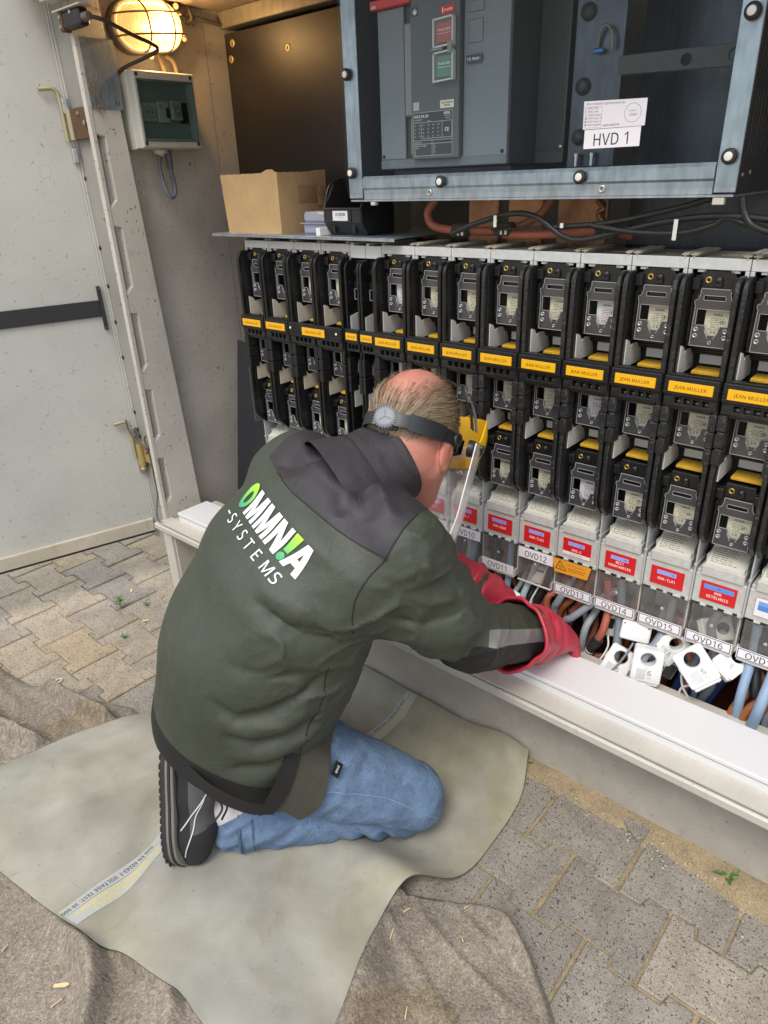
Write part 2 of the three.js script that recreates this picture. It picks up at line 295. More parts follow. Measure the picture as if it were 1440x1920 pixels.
// ------------------------------------------------------------------ the cabinet shell
const cabinet = thing('cabinet_shell', 'pale grey outdoor switchgear cabinet housing with plinth, standing on the paving', 'cabinet');
{
  // side wall (with a seam), post, jamb
  obj('side_wall', cb(-0.372, -0.34, 0.10, 1.74, -0.2065, 0.12, 0.0005), M.wall, cabinet);
  obj('side_wall', cb(-0.372, -0.341, 0.10, 1.74, -0.62, -0.2085, 0.0005), M.wall, cabinet);
  const ny = [[1.401, 1.221], [1.176, 0.993], [0.94, 0.763], [0.711, 0.539], [0.485, 0.322]];
  const pts = [[0.078, 0.262], [0.139, 1.74], [0.209, 1.74]];
  for (const [a, b] of ny) pts.push([0.209, a], [0.186, a - 0.006], [0.186, b + 0.02], [0.209, b]);
  pts.push([0.209, 0.262]);
  obj('post', prism(pts, -0.3165, -0.30, 'zy', 0.0015), M.post, cabinet);
  obj('post_core', prism([[0.079, 0.263], [0.138, 1.739], [0.188, 1.739], [0.188, 0.263]], -0.339, -0.317, 'zy'), M.post, cabinet);
  obj('jamb_flange', [cb(-0.3155, -0.2985, 0.262, 1.74, 0.2095, 0.2235, 0.002)], M.post, cabinet);
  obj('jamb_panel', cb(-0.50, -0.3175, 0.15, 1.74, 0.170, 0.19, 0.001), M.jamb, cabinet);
  obj('jamb_rib', cb(-0.334, -0.327, 0.262, 1.735, 0.19, 0.196, 0.002), M.jamb, cabinet);
  for (const [x, y] of [[-0.443, 1.298], [-0.436, 1.113], [-0.434, 1.005], [-0.432, 0.899], [-0.430, 0.79], [-0.424, 0.612], [-0.427, 0.553], [-0.42, 0.53]])
    obj('rubber_plug', lathe([[0, 0.004], [0.004, 0.0035], [0.0065, 0.001], [0.007, 0]], x, y, 0.19, 'z', 14), M.rubber, cabinet);
  for (const [x, y] of [[-0.362, 1.194], [-0.36, 0.963], [-0.357, 0.736], [-0.362, 0.30]]) {
    obj('bolt_hole_plate', cb(x - 0.011, x + 0.009, y - 0.012, y + 0.012, 0.1885, 0.1915, 0.0006), M.rust, cabinet);  // dark brown plate stands in for the shaded square hole round the bolt
    obj('bolt', [cyl(0.006, 0.006, 0.012, x + 0.004, y, 0.196, 'z', 6), cyl(0.003, 0.003, 0.006, x + 0.004, y, 0.204, 'z', 8)], M.zincYellow, cabinet);
  }
  // ceiling, lintel, back, far right wall
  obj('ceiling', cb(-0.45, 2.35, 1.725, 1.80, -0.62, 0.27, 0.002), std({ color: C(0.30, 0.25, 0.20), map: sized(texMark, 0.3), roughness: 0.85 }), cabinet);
  obj('lintel', cb(-0.36, 2.35, 1.688, 1.7245, 0.226, 0.262, 0.002), M.post, cabinet);
  obj('back_wall', cb(-0.45, 2.35, 0.0, 1.725, -0.66, -0.622, 0.001), M.wall, cabinet);
  obj('side_wall', cb(2.30, 2.35, 0.0, 1.725, -0.62, 0.25, 0.001), M.wall, cabinet);
  obj('cross_beam', cb(-0.339, 2.29, 1.682, 1.7245, -0.30, -0.262, 0.002), std({ color: C(0.42, 0.36, 0.28), map: sized(texZinc, 0.3), roughness: 0.4, metalness: 0.5 }), cabinet);
  // plinth: recessed panel, foot, lip
  obj('plinth_panel', cb(-0.29, 2.3, -0.05, 0.235, 0.10, 0.150, 0.001), M.plinth, cabinet);
  obj('foot', [cb(-0.302, -0.255, 0.0, 0.236, 0.19, 0.240, 0.002)], M.sill, cabinet);
  obj('foot_web', cb(-0.254, -0.246, 0.0, 0.236, 0.151, 0.232, 0.001), M.wall, cabinet);
  obj('lip', prism([[0.10, 0.237], [0.244, 0.237], [0.25, 0.244], [0.25, 0.258], [0.246, 0.2615], [0.10, 0.2615]], -0.33, 2.3, 'zy', 0.0012), M.sill, cabinet);
  obj('cabinet_floor', cb(-0.36, 2.3, 0.02, 0.07, -0.62, 0.099, 0.001), std({ color: C(0.28, 0.27, 0.25), map: sized(texMark, 0.4), roughness: 0.9 }), cabinet);
  obj('inner_sill', cb(-0.299, 2.3, 0.262, 0.2665, 0.02, 0.12, 0.0008), M.sill, cabinet);
}
// dark boards
{
  const b = thing('backing_board', 'large black laminate board fixed upright behind the cardboard box', 'board', [0, 0, 0]);
  obj('panel', cb(-0.3395, 0.44, 0.90, 1.671, -0.296, -0.28, 0.001), M.board, b);
  for (const [x, y] of [[-0.305, 1.645], [-0.318, 1.606], [-0.065, 1.605]]) obj('screw_eye', lathe([[0.0035, 0.001], [0.0045, 0.0025], [0.009, 0.002], [0.0105, 0.0]], x, y, -0.28, 'z', 18), M.brass, b);
  const w = thing('switchgear_board', 'dark board behind the row of fuse switches', 'board');
  obj('panel', cb(-0.03, 2.25, 0.46, 1.115, -0.27, -0.255, 0.001), M.blackMatt, w);
  const c = tag(obj('leaning_board', [cb(0, 0.19, 0, 0.545, -0.003, 0.003, 0.0008), cyl(0.004, 0.004, 0.0015, 0.062, 0.165, 0.004, 'z', 12)], M.boardBlue), 'narrow dark blue-grey board leaning against the side wall beside the fuse switches', 'board');
  c.position.set(-0.325, 0.263, -0.10); c.rotation.set(-0.06, 0.06, -0.11);
}

// ------------------------------------------------------------------ the open door
{
  const d = new THREE.Group(); d.name = 'door'; d.position.set(-0.424, 0.19, 0.19); d.userData.label = 'light grey sheet steel door swung open, with a black cross bar'; cabinet.add(d);
  const th = Math.atan2(0.958, -0.287); // local x runs along the door away from the hinge, local z towards the room
  d.rotation.order = 'ZYX'; d.rotation.set(0, -th, 0.022);
  const L = 1.05; // local +z faces the cabinet side seen by the camera after the turn: check sign below
  const f = -1;
  obj('panel', cb(0.012, L, 0.012, 1.56, f > 0 ? -0.024 : 0, f > 0 ? 0 : 0.024, 0.001), M.door, d);
  obj('edge_flange', cb(-0.002, 0.004, 0.0, 1.56, f > 0 ? -0.024 : -0.006, f > 0 ? 0.006 : 0.024, 0.0015), M.door, d);
  obj('edge_flange', cb(0.0042, 0.0118, 0.0, 1.56, f > 0 ? -0.024 : -0.002, f > 0 ? 0.002 : 0.024, 0.0015), M.door, d);
  obj('bottom_flange', prism([[0.0122, 0.0], [L, 0.0], [L, 0.045], [0.0122, 0.045]], -0.016, -0.0005, 'xy', 0.002), std({ color: C(0.62, 0.57, 0.49), map: sized(texMark, 0.3), roughness: 0.6 }), d);
  obj('seal_strip', cb(0.0122, L, -0.007, -0.0005, -0.014, -0.008, 0.001), M.rubber, d);
  obj('cross_bar', cb(0.034, L - 0.05, 0.730, 0.778, -0.0062, -0.0003, 0.001), M.blackBar, d);
  obj('end_bar', cb(0.0225, 0.0335, 0.69, 0.818, -0.009, -0.0003, 0.001), M.blackBar, d);
  for (const y of [0.697, 0.811]) obj('screw', cyl(0.0035, 0.003, 0.004, 0.028, y, -0.011, 'z', 10), M.rust, d);
  const wire = (y0, rx = -0.010) => { // lift-off hinge with its bent rod
    obj('hinge_rod', tube([[0.082 + rx, y0 + 0.125, -0.012], [0.05 + rx, y0 + 0.127, -0.012], [0.036 + rx, y0 + 0.118, -0.012], [0.034 + rx, y0 + 0.09, -0.012], [0.034 + rx, y0 + 0.0, -0.012]], 0.0055, 28, 8), M.zincYellow, d);
    for (const y of [y0 + 0.085, y0 - 0.035]) {
      obj('hinge_bracket', cb(0.006, 0.021, y - 0.018, y + 0.022, -0.018, -0.0025, 0.002), M.steel, d);
      obj('hinge_screw', [cyl(0.004, 0.0035, 0.004, 0.014, y + 0.012, -0.0205, 'z', 10), cyl(0.004, 0.0035, 0.004, 0.014, y - 0.008, -0.0205, 'z', 10)], M.steel, d);
    }
  };
  wire(1.20); wire(0.27);
}
{ // hinge bodies on the jamb
  const h = new THREE.Group(); h.name = 'hinge'; h.userData.label = 'rusty brown bolted upper hinge'; cabinet.add(h);
  obj('barrel', cyl(0.010, 0.010, 0.074, -0.438, 1.431, 0.202, 'y', 14), M.zincYellow, h);
  obj('leaf', cb(-0.428, -0.318, 1.394, 1.468, 0.1975, 0.2052, 0.001), M.rust, h);
  obj('bolt', [cyl(0.0065, 0.0065, 0.008, -0.348, 1.431, 0.2095, 'z', 6)], M.steel, h); obj('bolt', [cyl(0.005, 0.004, 0.004, -0.383, 1.455, 0.2075, 'z', 12)], M.steel, h);
  const l = new THREE.Group(); l.name = 'hinge'; l.userData.label = 'brass coloured lower hinge with a cable loop'; cabinet.add(l);
  obj('barrel', [cyl(0.012, 0.012, 0.078, -0.405, 0.475, 0.207, 'y', 14)], M.brass, l);
  obj('barrel_cap', [cyl(0.011, 0.0075, 0.012, -0.405, 0.43, 0.207, 'y', 14)], M.brass, l);
  obj('leaf', cb(-0.393, -0.332, 0.45, 0.52, 0.1975, 0.2035, 0.001), M.brass, l);
  obj('bolt', cyl(0.004, 0.0035, 0.004, -0.37, 0.487, 0.2055, 'z', 12), M.rust, l);
  const c = tag(obj('steel_cable', [tube([[-0.408, 0.60, 0.235], [-0.404, 0.575, 0.235], [-0.395, 0.55, 0.232], [-0.375, 0.525, 0.222], [-0.352, 0.51, 0.213], [-0.338, 0.513, 0.211], [-0.333, 0.535, 0.211], [-0.342, 0.552, 0.211], [-0.356, 0.54, 0.212], [-0.350, 0.515, 0.213], [-0.342, 0.48, 0.212], [-0.340, 0.42, 0.212], [-0.337, 0.35, 0.214], [-0.325, 0.30, 0.235], [-0.30, 0.272, 0.245], [-0.26, 0.268, 0.22]], 0.0028, 90, 7),
    cb(-0.353, -0.336, 0.503, 0.519, 0.207, 0.221, 0.003)], std({ color: C(0.13, 0.13, 0.11), roughness: 0.7, metalness: 0.5 })), 'thin dirty steel cable looped through the lower hinge and hanging to the sill', 'cable');
}
// ------------------------------------------------------------------ fuse switch strips
const MS = {
  cap: std({ color: C(0.74, 0.75, 0.76), map: sized(texBrush, 0.2), roughness: 0.45 }),
  capTop: std({ color: C(0.50, 0.47, 0.41), map: sized(texMark, 0.2), roughness: 0.7 }),
  body: M.black, railDusty: std({ color: C(1, 1, 1), map: sized(dataTex(512, (u, v) => { let f = 0.11 + 0.05 * pfbm(u, v, 10, 353, 4); if (pnoise(u, v, 110, 361) * pnoise(u, v, 18, 362) > 0.50) f += 0.20; if (pnoise(u * 0.25 % 1, v, 60, 366) > 0.86) f += 0.10; return [f, f, f * 1.03]; }), 0.10), roughness: 0.42 }), rail: std({ color: C(0.75, 0.75, 0.76), map: sized(texDust, 0.17), roughness: 0.30 }),
  worn: std({ color: C(1.25, 1.25, 1.3), map: sized(texDust, 0.06), roughness: 0.42 }),
  smoke: phy({ color: C(0.075, 0.075, 0.08), map: sized(texBrush, 0.05), roughness: 0.22, clearcoat: 0.4, clearcoatRoughness: 0.2 }),
  rim: std({ color: C(0.36, 0.36, 0.38), roughness: 0.3 }),
  pane: phy({ color: C(0.90, 0.91, 0.91), roughness: 0.05, transmission: 1, thickness: 0, ior: 1.25 }),
  clear: phy({ color: C(0.90, 0.89, 0.87), roughness: 0.08, transmission: 0.95, thickness: 0, ior: 1.4 }),
  shield: std({ color: C(0.66, 0.62, 0.52), roughness: 0.5 }), shieldWhite: std({ color: C(0.66, 0.66, 0.65), roughness: 0.5 }),
  yellow: std({ color: C(0.80, 0.47, 0.035), map: sized(texBrush, 0.1), roughness: 0.5 }),
  base: std({ color: C(0.66, 0.655, 0.62), map: sized(texBrush, 0.12), roughness: 0.5 }),
  fin: std({ color: C(0.44, 0.45, 0.46), roughness: 0.5 }), finWhite: std({ color: C(0.68, 0.70, 0.71), roughness: 0.5 }),
  ring: std({ color: C(0.45, 0.45, 0.46), roughness: 0.25, metalness: 0.4 }),
  brassScrew: std({ color: C(0.55, 0.40, 0.12), roughness: 0.35, metalness: 0.9 }),
};
const printMat = (t, o = {}) => std(Object.assign({ map: t, roughness: 0.45 }, o));
function fitText(c, s, x, y, w, font, size) { c.font = font.replace('$', size); while (c.measureText(s).width > w && size > 6) { size -= 1; c.font = font.replace('$', size); } c.fillText(s, x, y); }
const texMuller = canvasTex(256, 64, (c, w, h) => { c.fillStyle = '#f2b418'; c.fillRect(0, 0, w, h); c.fillStyle = '#2a1d06'; c.textAlign = 'center'; c.textBaseline = 'middle'; fitText(c, 'JEAN MÜLLER'.replace('Ü', 'U'), w / 2, h / 2 + 1, w * 0.74, '$px sans-serif', 32); });
const matMuller = printMat(texMuller, { roughness: 0.35 });
const fuseTex = (amp, seed, red) => canvasTex(128, 192, (c, w, h) => {
  c.fillStyle = red ? '#ebe8ef' : '#e6e0c8'; c.fillRect(0, 0, w, h); const r = mulberry(seed);
  c.fillStyle = '#3a3732'; c.textAlign = 'center'; c.font = 'bold 24px sans-serif'; c.fillText(amp, 62, 44); c.font = '11px sans-serif';
  for (let i = 0; i < 7; i++) { c.fillStyle = red && i > 3 ? '#b23a3a' : '#56524a'; const y = 62 + i * 13; for (let x = 16 + r() * 20; x < 70 + r() * 30; x += 9) c.fillRect(x, y, 4 + r() * 5, 4 + r() * 2); }
  c.strokeStyle = '#3a3732'; c.lineWidth = 3; c.beginPath(); c.arc(92, 88, 13, 0, 7); c.stroke(); c.fillStyle = '#3a3732'; c.fillRect(88, 80, 8, 14); c.font = 'bold 26px sans-serif'; c.fillText('CE', 50, 172);
});
const fuseMats = [['125A', 1, 0], ['200A', 2, 0], ['630A', 3, 0], ['250A', 4, 1], ['160A', 5, 0]].map(a => printMat(fuseTex(...a), { roughness: 0.6 }));
const texPlate = canvasTex(256, 160, (c, w, h) => {
  c.fillStyle = '#c9c7ba'; c.fillRect(0, 0, w, h); c.fillStyle = '#3c3a36'; c.font = 'bold 22px sans-serif'; c.fillText('JEAN MULLER', 14, 28); c.fillText('CE', 214, 30);
  const r = mulberry(77); for (let i = 0; i < 8; i++) { let x = 14; const e = 120 + r() * 110; while (x < e) { const l = 4 + r() * 16; c.fillStyle = '#6a675f'; c.fillRect(x, 42 + i * 13, l, 5); x += l + 4 + r() * 6; } }
});
const matPlate = printMat(texPlate, { roughness: 0.55 });
function redTex(lines, num, extra) {
  return canvasTex(256, 150, (c, w, h) => {
    c.fillStyle = '#cf1d20'; c.fillRect(0, 0, w, h); const wide = lines.length > 1 && num === '16';
    c.fillStyle = wide ? '#5f93e0' : '#97a4ec'; if (wide) c.fillRect(22, 18, 216, 38); else c.fillRect(46, 22, 152, 36);
    c.fillStyle = '#25305e'; c.font = 'bold 20px monospace'; c.textAlign = 'center'; c.fillText(num, wide ? 128 : 168, wide ? 44 : 48);
    c.fillStyle = '#f6e4e0'; lines.forEach((s, i) => fitText(c, s, w / 2, (lines.length > 1 ? 88 : 106) + i * 36, w * 0.86, 'bold $px monospace', 30));
    if (extra) { c.fillStyle = '#e9e7ea'; c.fillRect(0, 118, w, 32); c.fillStyle = '#555'; c.font = '17px sans-serif'; c.fillText(extra, w / 2, 140); }
  });
}
const tagTex = (s, frame) => canvasTex(320, 80, (c, w, h) => { c.fillStyle = '#eceaf0'; c.fillRect(0, 0, w, h); if (frame) { c.strokeStyle = '#17161a'; c.lineWidth = 5; c.strokeRect(7, 6, w - 14, h - 12); } c.fillStyle = '#17161a'; c.textAlign = 'center'; c.textBaseline = 'middle'; fitText(c, s, w / 2, h / 2 + 3, w * 0.9, '$px sans-serif', 68); });
const texWarn = canvasTex(320, 130, (c, w, h) => {
  c.fillStyle = '#e0982c'; c.fillRect(0, 0, w, h); c.strokeStyle = '#3a2206'; c.lineWidth = 6; c.beginPath(); c.moveTo(60, 16); c.lineTo(104, 96); c.lineTo(16, 96); c.closePath(); c.stroke();
  c.lineWidth = 4; for (let i = 0; i < 8; i++) { const a = i * Math.PI / 4; c.beginPath(); c.moveTo(60 + 7 * Math.cos(a), 70 + 7 * Math.sin(a)); c.lineTo(60 + 17 * Math.cos(a), 70 + 17 * Math.sin(a)); c.stroke(); }
  c.fillStyle = '#a04418'; c.font = '19px sans-serif'; c.fillText('Let op: gevaarlijke', 118, 40); c.fillStyle = '#3a2206'; c.font = 'bold 15px sans-serif'; c.fillText('Spanning aanwezig ook', 118, 70); c.fillText('als dit toestel uit staat', 118, 92);
});
const matWarn = printMat(texWarn);

const Y0 = 0.38; // strips are described in world heights; their groups stand at y = 0.38
const dn = (g) => { g.translate(0, -Y0, 0); return g; };
function rimGeo(pl, w, z0, z1) { // a thin raised bead along a closed outline
  const out = [];
  for (let i = 0; i < pl.length; i++) {
    const a = pl[i], b = pl[(i + 1) % pl.length], L = Math.hypot(b[0] - a[0], b[1] - a[1]); if (L < 1e-5) continue;
    const g = new THREE.BoxGeometry(L + w, w, z1 - z0); g.rotateZ(Math.atan2(b[1] - a[1], b[0] - a[0])); g.translate((a[0] + b[0]) / 2, (a[1] + b[1]) / 2, (z0 + z1) / 2); out.push(fin(g));
  }
  return out;
}
const SG = (() => {
  const S = {}, W = 0.1;
  S.cap = dn(merge([cb(0.0008, W - 0.0008, 1.1115, 1.1300, -0.006, 0, 0.0008), cb(0.0008, 0.0075, 1.090, 1.1112, -0.006, 0, 0.0006), cb(W - 0.0075, W - 0.0008, 1.090, 1.1112, -0.006, 0, 0.0006), cb(0.016, 0.03, 1.1065, 1.1113, -0.009, -0.003, 0.0006), cb(W - 0.03, W - 0.016, 1.1065, 1.1113, -0.009, -0.003, 0.0006)]));
  const teeth = []; for (let i = 0; i < 12; i++) for (const x of [0.0075, W - 0.0075]) teeth.push(cb(x - 0.005, x + 0.005, 1.1352, 1.1366, -0.112 + i * 0.0093, -0.107 + i * 0.0093, 0.0003));
  S.top = dn(merge([prism([[0.0008, -0.14], [W - 0.0008, -0.14], [W - 0.0008, -0.0063], [0.0008, -0.0063]], 1.122, 1.1282, 'xz', 0.0005, [[[0.03, -0.075], [0.055, -0.075], [0.055, -0.055], [0.03, -0.055]], [[0.062, -0.075], [0.086, -0.075], [0.086, -0.06], [0.062, -0.06]]]), ...[0.0075, W - 0.0075].flatMap(x => [cb(x - 0.0015, x + 0.0015, 1.1284, 1.133, -0.12, 0.0005, 0.0003), cb(x - 0.0062, x + 0.0062, 1.1330, 1.1352, -0.12, 0.001, 0.0005)]), ...teeth]));
  S.back = dn(cb(0.0015, W - 0.0015, 0.56, 1.1105, -0.14, -0.062, 0.001));
  const railPts = [[-0.06, 0.618], [-0.06, 1.100], ...arc(0.010, 1.080, 0.026, 0.026, 78, 0, 6), [0.036, 0.66], [0.030, 0.640], [0.012, 0.622], [0.0, 0.612]];
  S.railL = dn(prism(railPts, 0.0022, 0.0105, 'zy', 0.0016)); S.railR = dn(prism(railPts, W - 0.0105, W - 0.0022, 'zy', 0.0016));
  S.ribL = dn(cb(0.0108, 0.0122, 0.64, 1.09, -0.02, 0.024, 0.0005)); S.ribR = dn(cb(W - 0.0122, W - 0.0108, 0.64, 1.09, -0.02, 0.024, 0.0005));
  const win = [[0.027, 1.047], [0.082, 1.047], [0.082, 1.020], [0.069, 1.020], [0.062, 1.004], [0.048, 1.004], [0.043, 1.020], [0.027, 1.020]];
  const carOut = top => [[0.014, 0.981], [0.086, 0.981], [0.086, top - 0.012], [0.080, top - 0.010], [0.076, top], [0.026, top], [0.022, top - 0.008], [0.014, top - 0.010]];
  const hole = [[0.0265, 1.0475], [0.0825, 1.0475], [0.0825, 1.0], [0.0265, 1.0]];
  S.car = [1.1105, 1.1085, 1.1085].map(t => dn(prism(carOut(t), -0.014, -0.003, 'xy', 0.001, [hole])));
  S.lug = [cb(0.0125, 0.026, 1.078, 1.098, -0.006, 0.006, 0.0015), cb(0.0765, 0.0875, 1.078, 1.096, -0.006, 0.004, 0.0015), cb(0.014, 0.0185, 0.99, 1.07, -0.0045, 0.001, 0.001)].map(dn);
  S.dome = dn(merge([lathe([[0, 0.006], [0.004, 0.0052], [0.0066, 0.003], [0.0072, 0]], 0.0535, 1.094, -0.003, 'z', 16), cb(0.0465, 0.0605, 1.0835, 1.094, -0.003, 0.0015, 0.001)]));
  S.brass = dn(lathe([[0.0022, -0.002], [0.0028, 0.001], [0.005, 0.0015], [0.0056, 0]], 0.0365, 1.0945, -0.003, 'z', 14));
  const cov = [[0.022, 0.984], [0.084, 0.984], [0.084, 1.052], [0.086, 1.056], [0.086, 1.061], [0.081, 1.063], [0.078, 1.072], [0.078, 1.081], [0.029, 1.081], [0.029, 1.072], [0.026, 1.063], [0.021, 1.061], [0.021, 1.056], [0.023, 1.052]];
  const slot = [[0.035, 1.0700], [0.071, 1.0700], [0.071, 1.0620], [0.035, 1.0620]];
  S.cov = dn(prism(cov, 0.0, 0.0022, 'xy', 0.0005, [win, slot]));
  S.rim = dn(merge([...rimGeo(cov, 0.0011, 0.0012, 0.0030), ...rimGeo(win, 0.0009, 0.0012, 0.0029), ...rimGeo(slot, 0.0009, 0.0012, 0.0029), ...rimGeo([[0.044, 1.0125], [0.051, 0.9975], [0.051, 0.9965], [0.0435, 1.0115]], 0.0008, 0.0012, 0.0028), ...rimGeo([[0.0665, 1.0125], [0.0595, 0.9975], [0.0595, 0.9965], [0.067, 1.0115]], 0.0008, 0.0012, 0.0028)]));
  const rings = []; for (const x of [0.029, 0.078]) for (const y of [1.0125, 1.0015]) rings.push(lathe([[0.0012, 0.0004], [0.0022, 0.0008], [0.0030, 0.0018], [0.0042, 0.0018], [0.0045, 0]], x, y, 0.0018, 'z', 12)); rings.push(lathe([[0.0014, 0.0002], [0.0022, 0.0016], [0.0032, 0.0016], [0.0034, 0]], 0.0552, 0.9915, 0.0018, 'z', 12));
  S.rings = dn(merge(rings));
  S.pane = dn(rectXY(0.0265, 0.0825, 1.003, 1.0475, 0.0006));
  S.fuse = dn(cb(0.0385, 0.0815, 1.0005, 1.047, -0.05, -0.0075, 0.0012)); S.fuseFace = dn(rectXY(0.0395, 0.0805, 1.0012, 1.0463, -0.0070));
  S.blade = dn(merge([cb(0.055, 0.066, 0.985, 0.9918, -0.04, -0.03, 0.0005)]));
  const ribs = []; for (let i = 0; i < 4; i++) ribs.push(cb(0.0125, 0.0875, 0.9605 + i * 0.005, 0.9643 + i * 0.005, -0.0615, -0.042 + i * 0.004, 0.0008)); S.ribs = dn(merge(ribs));
  S.white = dn(cb(0.028, 0.0875, 0.942, 0.9595, -0.0615, -0.049, 0.0008));
  S.shield = dn(prism([[0.016, 0.931], [0.016, 0.984], [0.004, 0.980], ...arc(-0.024, 0.936, 0.036, 0.036, 60, 150, 6), [-0.0605, 0.940], [-0.0605, 0.931]], 0.0125, 0.0145, 'zy'));
  S.ledge = dn(merge([prism([[-0.0485, 0.9380], [-0.014, 0.9368], [-0.010, 0.9350], [-0.010, 0.9315], [-0.0485, 0.9315]], 0.0285, 0.0872, 'zy', 0.0008), cb(0.052, 0.062, 0.9318, 0.9340, -0.0098, -0.0088, 0.0003)]));
  S.bar = dn(merge([cb(0.0025, W - 0.0025, 0.9025, 0.9365, 0.0365, 0.0445, 0.0015), cb(0.0025, W - 0.0025, 0.9305, 0.9395, 0.0225, 0.0362, 0.001), cb(0.003, 0.0105, 0.907, 0.9095, 0.0446, 0.0462, 0.0003), cb(0.003, 0.0105, 0.913, 0.9155, 0.0446, 0.0462, 0.0003), cb(0.003, 0.0105, 0.919, 0.9215, 0.0446, 0.0462, 0.0003), cb(W - 0.0105, W - 0.003, 0.907, 0.9095, 0.0446, 0.0462, 0.0003), cb(W - 0.0105, W - 0.003, 0.913, 0.9155, 0.0446, 0.0462, 0.0003), cb(W - 0.0105, W - 0.003, 0.919, 0.9215, 0.0446, 0.0462, 0.0003)]));
  S.lab = dn(cb(0.0115, W - 0.0115, 0.9095, 0.9285, 0.0446, 0.0468, 0.0008)); S.labF = dn(rectXY(0.0123, W - 0.0123, 0.9103, 0.9277, 0.0470));
  S.gril = dn(prism([[0.004, 0.8815], [0.096, 0.8815], [0.096, 0.9020], [0.004, 0.9020]], 0.0275, 0.0405, 'xy', 0.0008, [0.0235, 0.0395, 0.0555, 0.0715].map(x => [[x, 0.8875], [x + 0.0105, 0.8875], [x + 0.0105, 0.8985], [x, 0.8985]])));
  S.grilBack = dn(merge([0.0235, 0.0395, 0.0555, 0.0715].map(x => cb(x + 0.001, x + 0.0095, 0.885, 0.8905, 0.018, 0.0265, 0.0005))));
  S.lowBar = dn(merge([cb(0.0125, 0.0875, 0.8745, 0.8812, 0.019, 0.034, 0.001)]));
  const cl = []; for (const [a, b] of [[0.8495, 0.8805], [0.8185, 0.8475], [0.7865, 0.8165]]) { cl.push(prism([[0.0008, a], [0.0165, a], [0.0165, b], [0.006, b], [0.0008, b - 0.005]], 0.006, 0.0385, 'xy', 0.0012)); cl.push(cb(W - 0.0135, W - 0.0008, a - 0.004, b - 0.004, 0.006, 0.0385, 0.0012)); }
  S.clamp = cl.map(dn);
  S.finG = dn(merge([prism([[0.003, 0.702], [0.003, 0.480], [-0.02, 0.480], [-0.022, 0.562], [-0.056, 0.574], [-0.061, 0.612], ...arc(-0.047, 0.632, 0.014, 0.014, 180, 110, 3), [-0.016, 0.655], [-0.006, 0.70]], -0.0016, 0.0016, 'zy', 0.0005), cb(-0.003, 0.003, 0.560, 0.5655, -0.05, 0.0045, 0.0006), cyl(0.006, 0.005, 0.003, 0.0028, 0.612, -0.034, 'x', 14)]));
  S.base = dn(merge([cb(0.0022, W - 0.0022, 0.480, 0.546, -0.10, -0.0005, 0.0015), cb(0.012, 0.0905, 0.5462, 0.568, -0.058, 0.0035, 0.0015), cb(0.0035, 0.0115, 0.5462, 0.5545, -0.05, -0.002, 0.001)]));
  S.base2 = dn(merge([prism([[0.001, 0.5682], [-0.052, 0.603], [-0.0535, 0.602], [-0.0535, 0.5682]], 0.016, 0.0865, 'zy', 0.0005), cb(0.0135, 0.0158, 0.5682, 0.585, -0.05, -0.012, 0.0005), cb(0.0866, 0.0889, 0.5682, 0.585, -0.05, -0.012, 0.0005), cb(0.015, 0.0875, 0.6, 0.611, -0.062, -0.054, 0.001)]));
  S.plate = dn(sheet([0.0175, 0.6020, -0.0495], [0.085, 0.6020, -0.0495], [0.085, 0.5702, -0.0005], [0.0175, 0.5702, -0.0005]));
  S.under = dn(merge([cb(0.008, 0.092, 0.392, 0.4795, -0.10, -0.078, 0.001), cb(0.03, 0.07, 0.425, 0.4795, -0.0778, -0.060, 0.002)]));
  S.clips = dn(merge([cb(0.02, 0.032, 0.4765, 0.4812, -0.003, 0.0022, 0.0006), cb(0.046, 0.054, 0.4765, 0.4812, -0.003, 0.0022, 0.0006), cb(0.066, 0.082, 0.4765, 0.4812, -0.003, 0.0022, 0.0006), cb(0.0905, 0.0978, 0.476, 0.484, -0.003, 0.0025, 0.0006)]));
  S.term = dn(merge([cb(0.006, 0.094, 0.386, 0.4755, -0.0016, 0.0, 0.0003), cb(0.006, 0.0074, 0.386, 0.4755, -0.07, -0.0018, 0.0003), cb(0.0926, 0.094, 0.386, 0.4755, -0.07, -0.0018, 0.0003)]));
  S.termRim = dn(merge([cb(0.0055, 0.0945, 0.3825, 0.3858, -0.002, 0.002, 0.0005), cb(0.0905, 0.0955, 0.3825, 0.402, -0.05, -0.002, 0.001), cb(0.094, 0.0972, 0.40, 0.474, -0.03, -0.012, 0.0005)]));
  S.screw = dn(lathe([[0, 0.0015], [0.002, 0.0014], [0.0036, 0.0006], [0.004, 0]], 0.049, 0.437, 0.0003, 'z', 12));
  S.tagHi = dn(rectXY(0.006, 0.096, 0.449, 0.4745, 0.0032)); S.tagLo = dn(rectXY(0.004, 0.094, 0.3885, 0.4125, 0.0032));
  S.tagHiB = dn(cb(0.0055, 0.0965, 0.4485, 0.475, 0.0016, 0.0030, 0.0002)); S.tagLoB = dn(cb(0.0035, 0.0945, 0.388, 0.413, 0.0022, 0.0030, 0.0002));
  S.red = dn(rectXY(0.0165, 0.0825, 0.4925, 0.5325, 0.0012)); S.redB = dn(cb(0.016, 0.083, 0.492, 0.533, -0.0002, 0.0009, 0.0002));
  return S;
})();
const matTagBack = std({ color: C(0.8, 0.8, 0.82), roughness: 0.5 });
